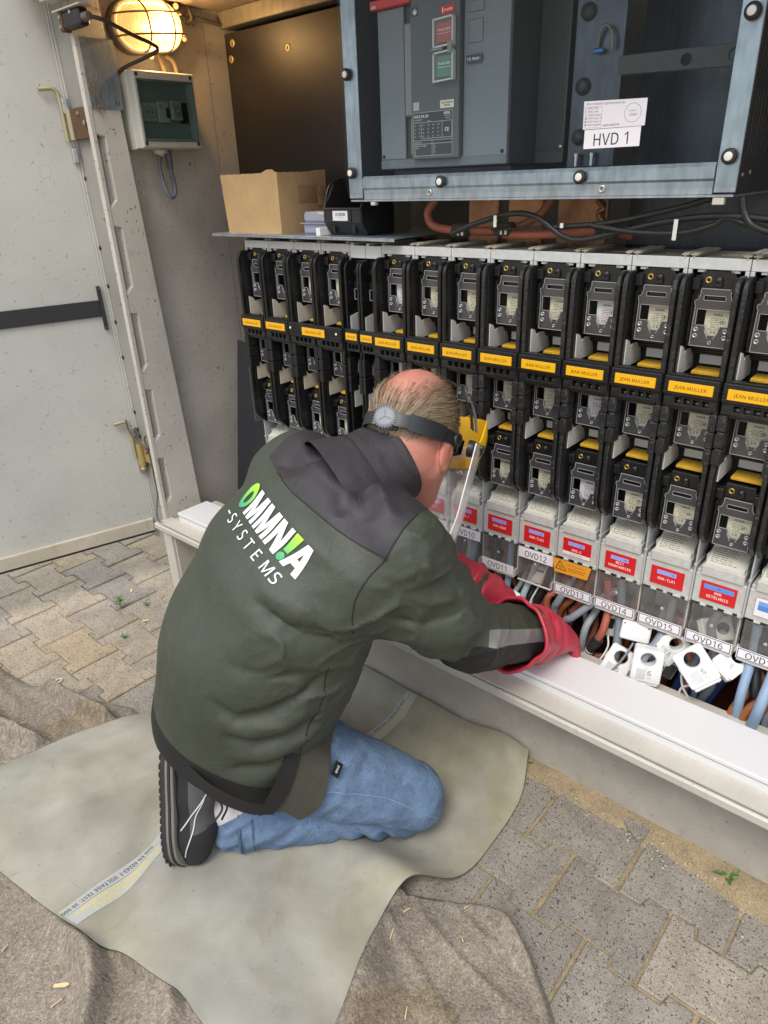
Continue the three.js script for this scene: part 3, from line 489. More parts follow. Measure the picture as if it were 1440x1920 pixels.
function fuseStrip(x, i, o) {
  const s = thing('fuse_switch', o.label, 'fuse switch', [x, Y0, 0], 'row of vertical fuse switches in the cabinet');
  obj('top_cap', SG.cap, MS.cap, s); obj('top_plate', SG.top, MS.capTop, s);
  obj('back_block', SG.back, M.blackMatt, s);
  obj('side_rail', SG.railL, x >= 0.75 ? MS.railDusty : MS.rail, s); obj('side_rail', SG.railR, x >= 0.75 ? MS.railDusty : MS.rail, s); obj('inner_rib', SG.ribL, M.black, s); obj('inner_rib', SG.ribR, M.black, s);
  for (let k = 0; k < 3; k++) {
    const dy = -0.183 * k, add = (n, g, m, p) => { const a = obj(n, g, m, p ?? s); if (!p) a.position.y = dy; return a; };
    const car = add('fuse_carrier', SG.car[k], M.black); SG.lug.forEach(q => add('lug', q, M.black, car)); add('dome', SG.dome, M.black, car); add('brass_screw', SG.brass, MS.brassScrew, car);
    const cv = add('fuse_cover', SG.cov, MS.smoke); add('cover_edge', SG.rim, MS.rim, cv); add('screw_rings', SG.rings, MS.ring, cv); add('window_pane', SG.pane, MS.pane, cv);
    if (o.fuse !== false) { const fu = add('fuse_link', SG.fuse, MS.shield); add('printed_face', SG.fuseFace, fuseMats[(i * 3 + 1) % fuseMats.length], fu); }
    if (k < 2) {
      add('rib_panel', SG.ribs, M.black); add('white_strip', SG.white, MS.finWhite); add('side_shield', SG.shield, o.old ? MS.shield : MS.shieldWhite); add('yellow_ledge', SG.ledge, MS.yellow);
    }
  }
  if (!o.noBar) {
    const b = obj('handle_bar', SG.bar, M.black, s), l = obj('yellow_plate', SG.lab, MS.yellow, b); obj('maker_name', SG.labF, matMuller, b);
  }
  obj('grille', SG.gril, M.black, s); obj('grille_backing', SG.grilBack, MS.base, s); obj('lower_bar', SG.lowBar, MS.worn, s);
  SG.clamp.forEach(g => obj('hinge_clamp', g, o.old ? M.black : x >= 0.75 ? MS.railDusty : MS.worn, s));
  obj('divider_fin', SG.finG, o.old ? MS.fin : MS.fin, s);
  const bs = obj('terminal_block', SG.base, MS.base, s); obj('block_top', SG.base2, MS.base, bs); obj('type_plate', SG.plate, matPlate, bs);
  if (o.red) { const rb = obj('circuit_label', SG.redB, std({ color: C(0.6, 0.02, 0.02), roughness: 0.5 }), s); obj('label_print', SG.red, printMat(o.red), rb); }
  obj('block_clips', SG.clips, MS.base, s); obj('terminal_base', SG.under, MS.fin, s);
  const tc = obj('terminal_cover', SG.term, MS.clear, s); obj('cover_rim', SG.termRim, MS.rimClear ??= phy({ color: C(0.60, 0.58, 0.54), roughness: 0.3 }), tc); obj('cover_screw', SG.screw, MS.ring, tc);
  if (o.tag) { const b = obj('number_tag', o.hi ? SG.tagHiB : SG.tagLoB, matTagBack, s); obj('tag_print', o.hi ? SG.tagHi : SG.tagLo, printMat(tagTex(o.tag, o.frame)), b); }
  return s;
}
const blank = (blue) => canvasTex(256, 150, (c, w, h) => { c.fillStyle = '#e4e6e6'; c.fillRect(0, 0, w, h); c.strokeStyle = '#9a9a98'; c.strokeRect(2, 2, w - 4, h - 4); if (blue) { c.fillStyle = '#7d9de8'; c.fillRect(22, 26, 120, 44); } c.fillStyle = '#4f86cf'; if (blue === 2) c.fillRect(22, 60, 212, 40); });
const strips = [
  [0.0, { old: 1, label: 'old black fuse switch with beige shields, endmost, beside the leaning dark board', red: blank(1) }],
  [0.1, { old: 1, fuse: false, label: 'black fuse switch with an empty window, second from the leaning dark board', red: blank(0) }],
  [0.2, { old: 1, noBar: 1, wide: 1, label: 'black fuse switch at the start of the double-width handle, under the cardboard box', red: blank(0) }],
  [0.3, { old: 1, noBar: 1, label: 'black fuse switch at the end of the double-width handle, beside the slim switches', red: blank(0) }],
  [0.5, { label: 'black fuse switch next to the two slim switches, just above the kneeling man', red: blank(0) }],
  [0.6, { label: 'black fuse switch with the tag ending K9, behind the face shield', red: redTex(['OVK-3'], '9'), tag: 'OVK9', hi: 1 }],
  [0.7, { label: 'black fuse switch with red label OVK-1 and tag OVD10', red: redTex(['OVK-1'], '10'), tag: 'OVD10', hi: 1 }],
  [0.8, { label: 'black fuse switch with red label OVK-EDGE and tag OVD11', red: redTex(['OVK-EDGE'], '11'), tag: 'OVD11' }],
  [0.9, { label: 'black fuse switch with red label OVK-TLK2 and tag OVD12', red: redTex(['OVK-TLK2'], '12'), tag: 'OVD12', hi: 1 }],
  [1.0, { label: 'black fuse switch with orange warning sticker and tag OVD13', red: redTex(['OVK-2'], '13', 'PV-INSTALATIE'), tag: 'OVD13', frame: 1, warn: 1 }],
  [1.1, { label: 'black fuse switch with red label MCC1 VOORFABRIEK and tag OVD14', red: redTex(['MCC1', 'VOORFABRIEK'], '14'), tag: 'OVD14', frame: 1 }],
  [1.2, { label: 'black fuse switch with red label OVK-TLK1 and tag OVD15', red: redTex(['OVK-TLK1'], '15'), tag: 'OVD15', frame: 1 }],
  [1.3, { label: 'black fuse switch with red label HVK KETELHUIS and tag OVD16', red: redTex(['HVK', 'KETELHUIS'], '16'), tag: 'OVD16', frame: 1 }],
  [1.4, { label: 'black fuse switch with a white and blue label and tag OVD17', red: blank(2), tag: 'OVD17', frame: 1 }],
];
strips.forEach(([x, o], i) => {
  const s = fuseStrip(x, i, o);
  if (o.warn) { const w = obj('warning_sticker', (() => { const g = new THREE.BufferGeometry().copy(sheet([-0.004, 0.478, 0.006], [0.090, 0.4785, 0.006], [0.084, 0.448, 0.009], [0.004, 0.4445, 0.009])); return dn(g); })(), matWarn, s); w.userData.label = 'orange warning sticker with a black triangle'; }
  if (o.wide) { // one handle across two switches
    const g = [cb(0.0025, 0.1975, 0.9005, 0.9365, 0.0365, 0.0445, 0.0015)];
    for (let k = 0; k < 5; k++) g.push(cb(0.004, 0.196, 0.9045 + k * 0.006, 0.9075 + k * 0.006, 0.0446, 0.0470, 0.0006));
    const b = obj('double_handle', g.map(dn), M.black, s); obj('yellow_plate', dn(cb(0.058, 0.142, 0.908, 0.9285, 0.0472, 0.0490, 0.0006)), MS.yellow, b); obj('maker_name', dn(rectXY(0.059, 0.141, 0.909, 0.9275, 0.0492)), matMuller, b);
    obj('white_dot', [0.012, 0.182].map(x => dn(lathe([[0, 0.0012], [0.003, 0.001], [0.0035, 0]], x, 0.922, 0.047, 'z', 10))), MS.finWhite, b);
  }
});
// two slim switches
for (let k = 0; k < 2; k++) {
  const s = thing('slim_fuse_switch', k ? 'slim black fuse switch beside the tag-less full-width switch' : 'slim black fuse switch beside the double-width handle', 'fuse switch', [0.4 + 0.05 * k, Y0, 0], 'row of vertical fuse switches in the cabinet');
  const W = 0.05, rp = [[-0.06, 0.618], [-0.06, 1.100], ...arc(0.008, 1.074, 0.02, 0.022, 78, 0, 5), [0.028, 0.65], [0.012, 0.622]];
  obj('top_cap', dn(merge([cb(0.0006, W - 0.0006, 1.099, 1.1275, -0.006, 0, 0.0008), cb(0.003, 0.012, 1.1277, 1.133, -0.1, 0, 0.0008)])), MS.finWhite, s);
  obj('top_plate', dn(cb(0.0006, W - 0.0006, 1.122, 1.127, -0.14, -0.0063, 0.0006)), MS.capTop, s);
  obj('back_block', dn(cb(0.001, W - 0.001, 0.56, 1.098, -0.14, -0.062, 0.001)), M.blackMatt, s);
  obj('side_rail', dn(prism(rp, 0.0015, 0.0075, 'zy', 0.0012)), MS.rail, s); obj('side_rail', dn(prism(rp, W - 0.0075, W - 0.0015, 'zy', 0.0012)), MS.rail, s);
  for (let j = 0; j < 3; j++) {
    const c = obj('fuse_carrier', dn(merge([cb(0.0085, 0.0415, 0.975, 1.095, -0.02, -0.006, 0.001), cb(0.012, 0.03, 1.03, 1.045, -0.0058, 0.004, 0.001), cb(0.012, 0.038, 1.062, 1.074, -0.0058, 0.002, 0.001), cb(0.02, 0.036, 0.985, 1.02, -0.0058, 0.001, 0.001)])), M.black, s); c.position.y = -0.183 * j;
    const g = obj('clear_edge', dn(merge(rimGeo([[0.012, 1.004], [0.034, 1.004], [0.034, 1.028], [0.012, 1.028]], 0.0009, 0.001, 0.004))), MS.rim, c);
    if (j < 2) { const w = obj('side_shield', dn(prism([[0.02, 0.915], [0.02, 0.965], [-0.03, 0.975], [-0.06, 0.955], [-0.06, 0.915]], 0.009, 0.0105, 'zy')), MS.shieldWhite, s); w.position.y = -0.183 * j; }
  }
  const b = obj('handle_bar', dn(cb(0.0015, W - 0.0015, 0.9025, 0.9365, 0.0285, 0.0365, 0.0012)), M.black, s); obj('yellow_plate', dn(cb(0.006, W - 0.006, 0.9105, 0.9275, 0.0367, 0.0382, 0.0005)), MS.yellow, b); obj('maker_name', dn(rectXY(0.0065, W - 0.0065, 0.911, 0.927, 0.0384)), matMuller, b);
  obj('grille', dn(prism([[0.003, 0.8815], [0.047, 0.8815], [0.047, 0.902], [0.003, 0.902]], 0.02, 0.032, 'xy', 0.0006, [0.009, 0.0205, 0.032].map(x => [[x, 0.887], [x + 0.0085, 0.887], [x + 0.0085, 0.898], [x, 0.898]]))), M.black, s);
  for (const x of [0.001, W - 0.011]) for (const [a, q] of [[0.82, 0.862], [0.775, 0.817]]) obj('hinge_clamp', dn(cb(x, x + 0.01, a, q, 0.004, 0.032, 0.001)), M.black, s);
  obj('terminal_block', dn(merge([cb(0.001, W - 0.001, 0.48, 0.56, -0.1, -0.001, 0.0015)])), MS.base, s);
}
// red corrugated conduit beside the first switch
{
  const g = [], c = new THREE.CatmullRomCurve3([V(-0.022, 0.545, -0.03), V(-0.024, 0.45, -0.025), V(-0.024, 0.36, -0.03), V(-0.024, 0.272, -0.05)]);
  for (let i = 0; i < 30; i++) { const t = new THREE.TorusGeometry(0.0095, 0.0035, 6, 14); t.rotateX(Math.PI / 2); const p = c.getPoint(i / 29); t.translate(p.x, p.y, p.z); g.push(fin(t, false)); }
  g.push(tube([V(-0.022, 0.545, -0.03), V(-0.024, 0.45, -0.025), V(-0.024, 0.36, -0.03), V(-0.024, 0.272, -0.05)], 0.0092, 20, 10));
  tag(obj('corrugated_conduit', g, std({ color: C(0.42, 0.03, 0.025), roughness: 0.5 })), 'red corrugated plastic conduit beside the endmost fuse switch', 'conduit');
  tag(obj('clear_side_sheet', cb(-0.048, -0.0435, 0.60, 0.88, -0.10, 0.0, 0.0005), MS.clear), 'clear plastic edge sheet at the side of the endmost fuse switch', 'plastic sheet');
}
// ------------------------------------------------------------------ upper compartment: circuit breaker in its galvanised frame
const dotTex = dataTex(64, (u, v) => { const a = (u * 8) % 1 - 0.5, b = (v * 8) % 1 - 0.5, d = Math.hypot(a, b); const f = d < 0.27 ? 0.55 : 1; return [f, f, f]; }, { srgb: false });
const MU = {
  grey: std({ color: C(0.17, 0.20, 0.225), map: sized(texBrush, 0.3), roughness: 0.45 }),
  greyDots: std({ color: C(0.19, 0.225, 0.26), bumpMap: sized(dotTex, 0.040), bumpScale: 0.0011, roughness: 0.4 }),
  greyPanel: std({ color: C(0.105, 0.122, 0.132), roughness: 0.5 }),
  lever: std({ color: C(0.24, 0.25, 0.26), roughness: 0.5 }),
  dark: std({ color: C(0.05, 0.053, 0.058), roughness: 0.45 }),
  side: std({ color: C(0.085, 0.09, 0.097), map: sized(texBrush, 0.1), roughness: 0.5 }),
  blueSteel: std({ color: C(0.13, 0.14, 0.16), map: sized(texZinc, 0.4), roughness: 0.35, metalness: 0.7 }),
  sheet: phy({ color: C(0.95, 0.97, 0.97), roughness: 0.02, transmission: 1, thickness: 0, ior: 1.16 }),
  copper: std({ color: C(0.62, 0.27, 0.13), map: sized(texZinc, 0.12), roughness: 0.38, metalness: 0.85 }),
  sleeve: std({ color: C(0.36, 0.095, 0.055), roughness: 0.5 }),
  cableBlack: std({ color: C(0.012, 0.012, 0.013), roughness: 0.38 }),
  whitePl: std({ color: C(0.78, 0.78, 0.76), roughness: 0.4 }),
  red: std({ color: C(0.62, 0.035, 0.03), roughness: 0.4 }),
};
{
  const f = thing('breaker_frame', 'galvanised steel frame with clear front sheet around the circuit breaker', 'frame', [0, 1.228, 0]);
  const D = g => { g.translate(0, -1.228, 0); return g; };
  obj('upright', D(merge([cb(0.437, 0.4765, 1.230, 1.722, 0.026, 0.030, 0.001), cb(0.437, 0.4405, 1.230, 1.722, -0.30, 0.0258, 0.001)])), M.zinc, f);
  obj('upright', D(merge([cb(1.2315, 1.2645, 1.230, 1.722, 0.026, 0.0305, 0.001)])), M.zinc, f);
  obj('bottom_rail', D(prism([[-0.02, 1.228], [0.027, 1.228], [0.0275, 1.247], [0.0305, 1.251], [0.0305, 1.268], [0.026, 1.274], [-0.02, 1.274]], 0.478, 1.2295, 'zy', 0.0008)), M.zinc, f);
  obj('floor_plate', D(cb(0.4406, 1.2628, 1.2235, 1.2275, -0.30, 0.0305, 0.0006)), M.zinc, f);
  // side plate with ventilation slots, facing the far side
  const holes = []; for (let k = 0; k < 2; k++) for (let i = 0; i < 18; i++) { const z = -0.285 + i * 0.0165; if (z > 0.012) continue; holes.push([[z, 1.282 + k * 0.112], [z + 0.0075, 1.282 + k * 0.112], [z + 0.0075, 1.378 + k * 0.118], [z, 1.378 + k * 0.118]]); }
  obj('slotted_side', D(prism([[-0.30, 1.2285], [0.0255, 1.2285], [0.0255, 1.722], [-0.30, 1.722]], 1.2630, 1.2645, 'zy', 0, holes)), M.blackBar, f);
  obj('side_backing', D(cb(1.2545, 1.2555, 1.232, 1.72, -0.30, 0.02, 0.0003)), std({ color: C(0.55, 0.55, 0.53), roughness: 0.5 }), f);
  for (const [z, y] of [[0.006, 1.255], [-0.03, 1.258]]) obj('rivet', D(lathe([[0, 0.002], [0.003, 0.0015], [0.004, 0]], 1.2646, y, z, 'x', 12)), M.steel, f);
  obj('front_sheet', D(cb(0.433, 1.268, 1.2375, 1.722, 0.0315, 0.0345, 0.0006)), MU.sheet, f);
  for (const [x, y] of [[0.450, 1.469], [0.451, 1.282], [0.698, 1.259], [1.003, 1.259], [1.249, 1.465], [1.249, 1.281]]) {
    const q = obj('quarter_turn', D(lathe([[0.0062, 0.006], [0.0098, 0.0055], [0.0115, 0.003], [0.0118, 0]], x, y, 0.0348, 'z', 22)), M.rubber, f);
    obj('white_stud', D(merge([lathe([[0, 0.0074], [0.0055, 0.0072], [0.0066, 0.006], [0.0066, 0]], x, y, 0.0350, 'z', 18)])), MU.whitePl, q);
  }
  for (const x of [0.664, 1.043]) obj('insert_nut', D(lathe([[0.0028, 0.0003], [0.003, 0.002], [0.006, 0.0022], [0.0068, 0]], x, 1.239, 0.0278, 'z', 16)), M.steel, f);
  for (const q of [cb(1.232, 1.25, 1.2125, 1.2232, 0.018, 0.03, 0.001), cb(0.50, 0.513, 1.2155, 1.2232, 0.018, 0.03, 0.001)]) obj('plastic_clip', D(q), std({ color: C(0.55, 0.53, 0.46), roughness: 0.5 }), f);
  // steel interior to the right of the breaker
  obj('inner_plate', D(cb(0.955, 1.262, 1.2285, 1.722, -0.29, -0.285, 0.0005)), MU.blueSteel, f);
  obj('bolt_plate', D(cb(0.905, 1.0, 1.2755, 1.722, -0.104, -0.10, 0.0008)), MU.blueSteel, f);
  obj('cross_strap', D(prism([[0.992, 1.421], [1.262, 1.412], [1.262, 1.446], [0.992, 1.451]], -0.105, -0.0995, 'xy', 0.001, [arc(1.113, 1.432, 0.0088, 0.0088, 0, 345, 16), arc(1.190, 1.431, 0.0088, 0.0088, 0, 345, 16)])), MU.side, f);
  for (const y of [1.525, 1.41, 1.327]) obj('dome_nut', D(lathe([[0, 0.014], [0.007, 0.0125], [0.0125, 0.008], [0.0148, 0]], 0.928, y, -0.0998, 'z', 20)), MU.dark, f);
  obj('reflection_hook', D(merge([tube([[0.952, 1.465, -0.096], [0.958, 1.492, -0.09], [0.972, 1.498, -0.088], [0.982, 1.482, -0.088], [0.983, 1.462, -0.09]], 0.0030, 20, 8)])), std({ color: C(0.22, 0.22, 0.20), roughness: 0.5, metalness: 0.4 }), f);  // bent tube models a faint hook-shaped reflection as a solid piece
  obj('blue_pin', D(cyl(0.0045, 0.0045, 0.018, 0.958, 1.462, -0.09, 'x', 10)), std({ color: C(0.08, 0.22, 0.5), roughness: 0.3, metalness: 0.4 }), f);
  for (const x of [0.93, 0.962]) obj('cap_bolt', D(merge([cyl(0.0042, 0.0042, 0.016, x, 1.285, -0.088, 'y', 10), cyl(0.006, 0.006, 0.006, x, 1.296, -0.088, 'y', 6)])), M.steel, f);
  obj('left_lining', D(cb(0.4408, 0.4418, 1.2285, 1.722, -0.29, 0.02, 0.0003)), MU.side, f);
  const sl = []; for (const [z, a, b] of [[0.005, 1.50, 1.575], [-0.006, 1.50, 1.575], [0.005, 1.38, 1.455], [-0.006, 1.38, 1.455], [0.005, 1.29, 1.345], [-0.006, 1.29, 1.345]]) sl.push(D(cb(0.4419, 0.4423, a, b, z - 0.0011, z + 0.0011, 0.0001)));
  obj('lining_slots', sl, std({ color: C(0.6, 0.6, 0.58), roughness: 0.5 }), f);
}
{
  const b = thing('circuit_breaker', 'large dark grey air circuit breaker with red stripe, behind the clear sheet', 'circuit breaker', [0.51, 1.2285, 0]);
  const D = g => { g.translate(-0.51, -1.2285, 0); return g; };
  obj('case', D(merge([cb(0.510, 0.829, 1.2855, 1.62, -0.28, -0.006, 0.002), cb(0.52, 0.82, 1.2285, 1.285, -0.26, -0.03, 0.002)])), MU.dark, b);
  obj('lower_band', D(cb(0.510, 0.829, 1.2865, 1.3045, -0.0058, 0.001, 0.0015)), MU.grey, b);
  obj('ribbed_panel', D(cb(0.5115, 0.5795, 1.3050, 1.573, -0.0058, 0.0, 0.001)), MU.greyDots, b);
  obj('ribbed_panel', D(cb(0.7265, 0.828, 1.3025, 1.62, -0.0058, 0.0, 0.001)), MU.greyDots, b);
  obj('front_panel', D(cb(0.607, 0.7245, 1.302, 1.62, -0.0058, 0.012, 0.0012)), MU.greyPanel, b);
  obj('charging_lever', D(merge([cb(0.584, 0.6055, 1.382, 1.543, -0.0055, 0.006, 0.003), cb(0.594, 0.606, 1.31, 1.3815, -0.0055, 0.002, 0.004)])), MU.lever, b);
  obj('stripe', D(cb(0.503, 0.6065, 1.574, 1.589, -0.002, 0.013, 0.001)), MU.red, b);
  obj('stripe_mark', D(rectXY(0.5045, 0.521, 1.5745, 1.583, 0.0134)), printMat(canvasTex(128, 64, (c, w, h) => { c.fillStyle = '#c23a3c'; c.fillRect(0, 0, w, h); c.fillStyle = '#f0d6d4'; c.font = 'bold 54px sans-serif'; c.textAlign = 'center'; c.textBaseline = 'middle'; c.fillText('ABB', w / 2, h / 2 + 4, w * 0.92); })), b);
  obj('stripe', D(cb(0.607, 0.829, 1.6205, 1.636, -0.005, 0.014, 0.001)), MU.red, b);
  const T = (x0, x1, y0, y1, z, w, h, draw, name) => obj(name, D(rectXY(x0, x1, y0, y1, z)), printMat(canvasTex(w, h, draw)), b);
  T(0.681, 0.712, 1.5425, 1.5565, 0.0126, 128, 56, (c, w, h) => { c.fillStyle = '#d42226'; c.fillRect(0, 0, w, h); c.fillStyle = '#fff'; c.fillRect(16, 10, 8, 36); c.font = 'bold 22px sans-serif'; c.fillText('CLOSED', 32, 36, 92); }, 'closed_flag');
  T(0.680, 0.713, 1.390, 1.4035, 0.0126, 128, 56, (c, w, h) => { c.fillStyle = '#ddd8cc'; c.fillRect(0, 0, w, h); c.fillStyle = '#222'; c.font = 'bold 17px sans-serif'; c.textAlign = 'center'; c.fillText('DISCHARGED', w / 2, 24); c.fillText('SPRING', w / 2, 44); }, 'spring_flag');
  T(0.612, 0.627, 1.3905, 1.405, 0.0126, 64, 64, (c, w, h) => { c.fillStyle = '#aab4ba'; c.fillRect(0, 0, w, h); }, 'small_sticker');
  T(0.6115, 0.626, 1.549, 1.563, 0.0126, 64, 64, (c, w, h) => { c.fillStyle = '#171d22'; c.fillRect(0, 0, w, h); c.fillStyle = '#7d9ad6'; c.beginPath(); c.arc(32, 32, 26, 0, 7); c.fill(); c.fillStyle = '#e8e4e0'; c.beginPath(); c.arc(32, 34, 15, 0, 7); c.fill(); c.fillStyle = '#d0703c'; c.fillRect(34, 18, 12, 12); }, 'round_sticker');
  T(0.611, 0.7105, 1.3075, 1.387, 0.0126, 512, 410, (c, w, h) => {
    c.fillStyle = '#3c454b'; c.fillRect(0, 0, w, h); c.strokeStyle = c.fillStyle = '#d8dde0'; c.lineWidth = 3; c.strokeRect(4, 4, w - 8, h - 8);
    c.font = 'bold 36px sans-serif'; c.fillText('SACE E4.2N', 14, 52, 190); c.fillText('4000', 400, 40); c.font = '17px sans-serif'; c.fillText('Uimp=12kV', 404, 58, 90); c.fillText('Ue 220V/690V~', 14, 76); c.fillText('∿ 50-60 Hz', 410, 80, 90); c.fillText('IEC 60947-2', 14, 100); c.fillText('Cat.B', 190, 90);
    c.strokeRect(110, 96, 270, 148); c.strokeRect(380, 96, 124, 148); c.beginPath(); c.moveTo(4, 262); c.lineTo(508, 262); c.moveTo(250, 262); c.lineTo(250, 406); c.moveTo(4, 296); c.lineTo(508, 296); c.stroke();
    ['Ue', 'Icu', 'Ics', 'Icw'].forEach((s, i) => { c.fillText(s, 14, 128 + i * 34); c.fillText('[V]', 76, 128 + i * 34, 28); for (let k = 0; k < 4; k++) c.fillText(i ? '66' : ['415', '440', '525', '690'][k], 126 + k * 64, 128 + i * 34); });
    c.font = 'bold 46px sans-serif'; c.fillText('CE', 412, 190); c.font = '18px sans-serif'; c.fillText('Accessories', 14, 286); ['AUX 6Q Ch. 24-400V', 'AUX SC', 'YC', 'M', 'YU'].forEach((s, i) => c.fillText(s, 14, 320 + i * 20)); ['YO', 'YO2', 'YC', 'YC2', 'YU'].forEach((s, i) => c.fillText(s, 264, 320 + i * 20));
  }, 'rating_plate');
  // push buttons under clear flaps
  const btn = (y0, y1, col, txt) => {
    const k = obj('push_button', D(cb(0.6745, 0.7105, y0 + 0.006, y1 - 0.006, 0.0122, 0.017, 0.001)), printMat(canvasTex(128, 128, (c, w, h) => { c.fillStyle = col; c.fillRect(0, 0, w, h); })), b);
    obj('button_print', D(rectXY(0.6755, 0.7095, y0 + 0.007, y1 - 0.007, 0.0174)), printMat(canvasTex(128, 160, (c, w, h) => { c.fillStyle = col; c.fillRect(0, 0, w, h); c.fillStyle = '#e9eef0'; c.font = 'bold 26px sans-serif'; c.textAlign = 'center'; c.fillText(txt, w / 2, 66); c.fillRect(6, 84, w - 12, 4); })), k);
    obj('clear_flap', D(merge(rimGeo([[0.671, y0], [0.716, y0 + 0.002], [0.716, y1], [0.671, y1 - 0.002]], 0.0028, 0.0205, 0.0235))), phy({ color: C(0.6, 0.62, 0.64), roughness: 0.2 }), k);
    obj('flap_pane', D(rectXY(0.671, 0.716, y0, y1, 0.0222)), MS.clear, k);
    obj('flap_side', D(cb(0.7125, 0.7175, y0, y1, 0.0122, 0.0203, 0.001)), phy({ color: C(0.5, 0.52, 0.54), roughness: 0.2 }), k);
  };
  btn(1.491, 1.537, '#b4454a', 'Push OFF'); btn(1.435, 1.4835, '#4f8f78', 'Push ON');
  obj('flap_hinge', D(merge([cb(0.668, 0.694, 1.4845, 1.4895, 0.0122, 0.028, 0.001), cb(0.706, 0.7165, 1.4785, 1.4975, 0.0122, 0.026, 0.001)])), MU.lever, b);
  for (const [x0, x1, y0, y1] of [[0.738, 0.77, 1.54, 1.556], [0.738, 0.769, 1.492, 1.528]]) { obj('knockout', D(cb(x0, x1, y0, y1, 0.0004, 0.0012, 0.0004)), MU.greyDots, b); obj('knockout_edge', D(merge(rimGeo([[x0, y0], [x1, y0], [x1, y1], [x0, y1]], 0.0009, 0.0002, 0.0009))), M.blackMatt, b); }
  const tu = obj('reset_button', D(cb(0.736, 0.770, 1.459, 1.473, 0.0003, 0.007, 0.0015)), MU.grey, b);
  obj('reset_print', D(rectXY(0.7375, 0.7685, 1.4605, 1.4715, 0.0074)), printMat(canvasTex(160, 56, (c, w, h) => { c.fillStyle = '#39424b'; c.fillRect(0, 0, w, h); c.fillStyle = '#cfe0f4'; c.font = 'bold 34px sans-serif'; c.textAlign = 'center'; c.textBaseline = 'middle'; c.fillText('T.U. Reset', w / 2, h / 2 + 2, w * 0.92); })), tu);
  for (const [x, y] of [[0.819, 1.3085], [0.519, 1.311]]) obj('screw_hole_disc', D(cyl(0.0038, 0.0038, 0.0006, x, y, 0.0006, 'z', 14)), M.rubber, b);  // black disc painted for the dark inside of an open screw hole
  // ribbed side flange of the fixed part
  const rb = [D(cb(0.833, 0.895, 1.2855, 1.62, -0.104, -0.10, 0.0005))]; for (let i = 0; i < 15; i++) rb.push(D(cb(0.8365 + i * 0.0037, 0.8385 + i * 0.0037, 1.305, 1.62, -0.0998, -0.0985, 0.0002)));
  obj('side_flange', rb, MU.side, b);
  obj('flange_screw', D(lathe([[0, 0.002], [0.003, 0.0016], [0.004, 0]], 0.889, 1.313, -0.098, 'z', 12)), M.steel, b);
}
// labels stuck on the clear sheet
{
  const h = tag(obj('name_sign', rectXY(1.0055, 1.1045, 1.3025, 1.3312, 0.0352), printMat(canvasTex(400, 116, (c, w, h) => { c.fillStyle = '#f1eff6'; c.fillRect(0, 0, w, h); c.fillStyle = '#17161a'; c.textAlign = 'center'; c.textBaseline = 'middle'; c.font = '100px sans-serif'; c.fillText('HVD 1', w / 2, h / 2 + 6, w * 0.9); }))), 'white sign reading HVD 1 stuck on the clear breaker sheet', 'sign');
  const s = tag(obj('inspection_sticker', sheet([1.0005, 1.3742, 0.0354], [1.1102, 1.3705, 0.0354], [1.1102, 1.3318, 0.0354], [1.0018, 1.3322, 0.0354]), printMat(canvasTex(512, 190, (c, w, h) => {
    c.fillStyle = '#ece9f2'; c.fillRect(0, 0, w, h); c.fillStyle = '#3b3742'; c.font = '20px sans-serif'; c.fillText('Deze installatie is geïnspecteerd op:', 20, 26, 330);
    c.strokeStyle = '#77727e'; c.lineWidth = 1.5; ['NEN 1010', 'NEN 3140', 'SCIOS Scope 8', 'SCIOS Scope 10', 'SCIOS Scope 12', 'Thermografie'].forEach((t, i) => { c.fillText(t, 36, 56 + i * 22, 116); c.strokeRect(16, 44 + i * 22, 12, 12); if (i > 2) c.fillRect(18, 46 + i * 22, 8, 8); });
    c.strokeRect(12, 38, 142, 142); c.fillStyle = '#7c2f35'; c.font = 'bold italic 19px sans-serif'; c.fillText('AGIN INSPECTIE', 166, 176, 140); c.strokeStyle = '#4d4956'; c.lineWidth = 4; c.setLineDash([7, 5]); c.beginPath(); c.arc(406, 94, 66, 0, 7); c.stroke(); c.fillStyle = '#4d4956'; c.font = '15px sans-serif'; c.fillText('Project nr', 374, 84); c.font = 'italic 24px sans-serif'; c.fillText('33083', 376, 116);
  }))), 'white printed inspection sticker above the HVD 1 sign', 'sticker');
}
// lower guard sheet, bus bars and loose control cables behind it
tag(obj('guard_sheet', [cb(0.566, 1.312, 1.1505, 1.2225, 0.0265, 0.0295, 0.0006), cb(0.566, 0.569, 1.1505, 1.2225, -0.12, 0.0263, 0.0005)], MU.sheet), 'low clear plastic guard sheet under the breaker frame, above the fuse switches', 'plastic sheet');
for (const [x0, x1] of [[0.64, 0.72], [0.745, 0.83], [0.865, 0.975]]) {
  const bb = tag(obj('copper_bar', [cb(x0, x1, 1.02, 1.2230, -0.165, -0.150, 0.002), ...(x0 > 0.8 ? [tube([[0.955, 1.215, -0.145], [0.972, 1.20, -0.14], [0.962, 1.19, -0.14], [0.978, 1.17, -0.142]], 0.006, 16, 8)] : [])], MU.copper), x0 < 0.7 ? 'copper bus bar behind the guard sheet, nearest the storage bin' : x0 < 0.8 ? 'middle copper bus bar behind the guard sheet' : 'copper bus bar with a bent end behind the guard sheet', 'bus bar', 'copper bars under the breaker');
}
tag(obj('rear_steel_plate', cb(0.98, 2.25, 1.05, 1.2225, -0.252, -0.246, 0.001), MU.blueSteel), 'grey steel plate behind the loose black cables', 'plate');
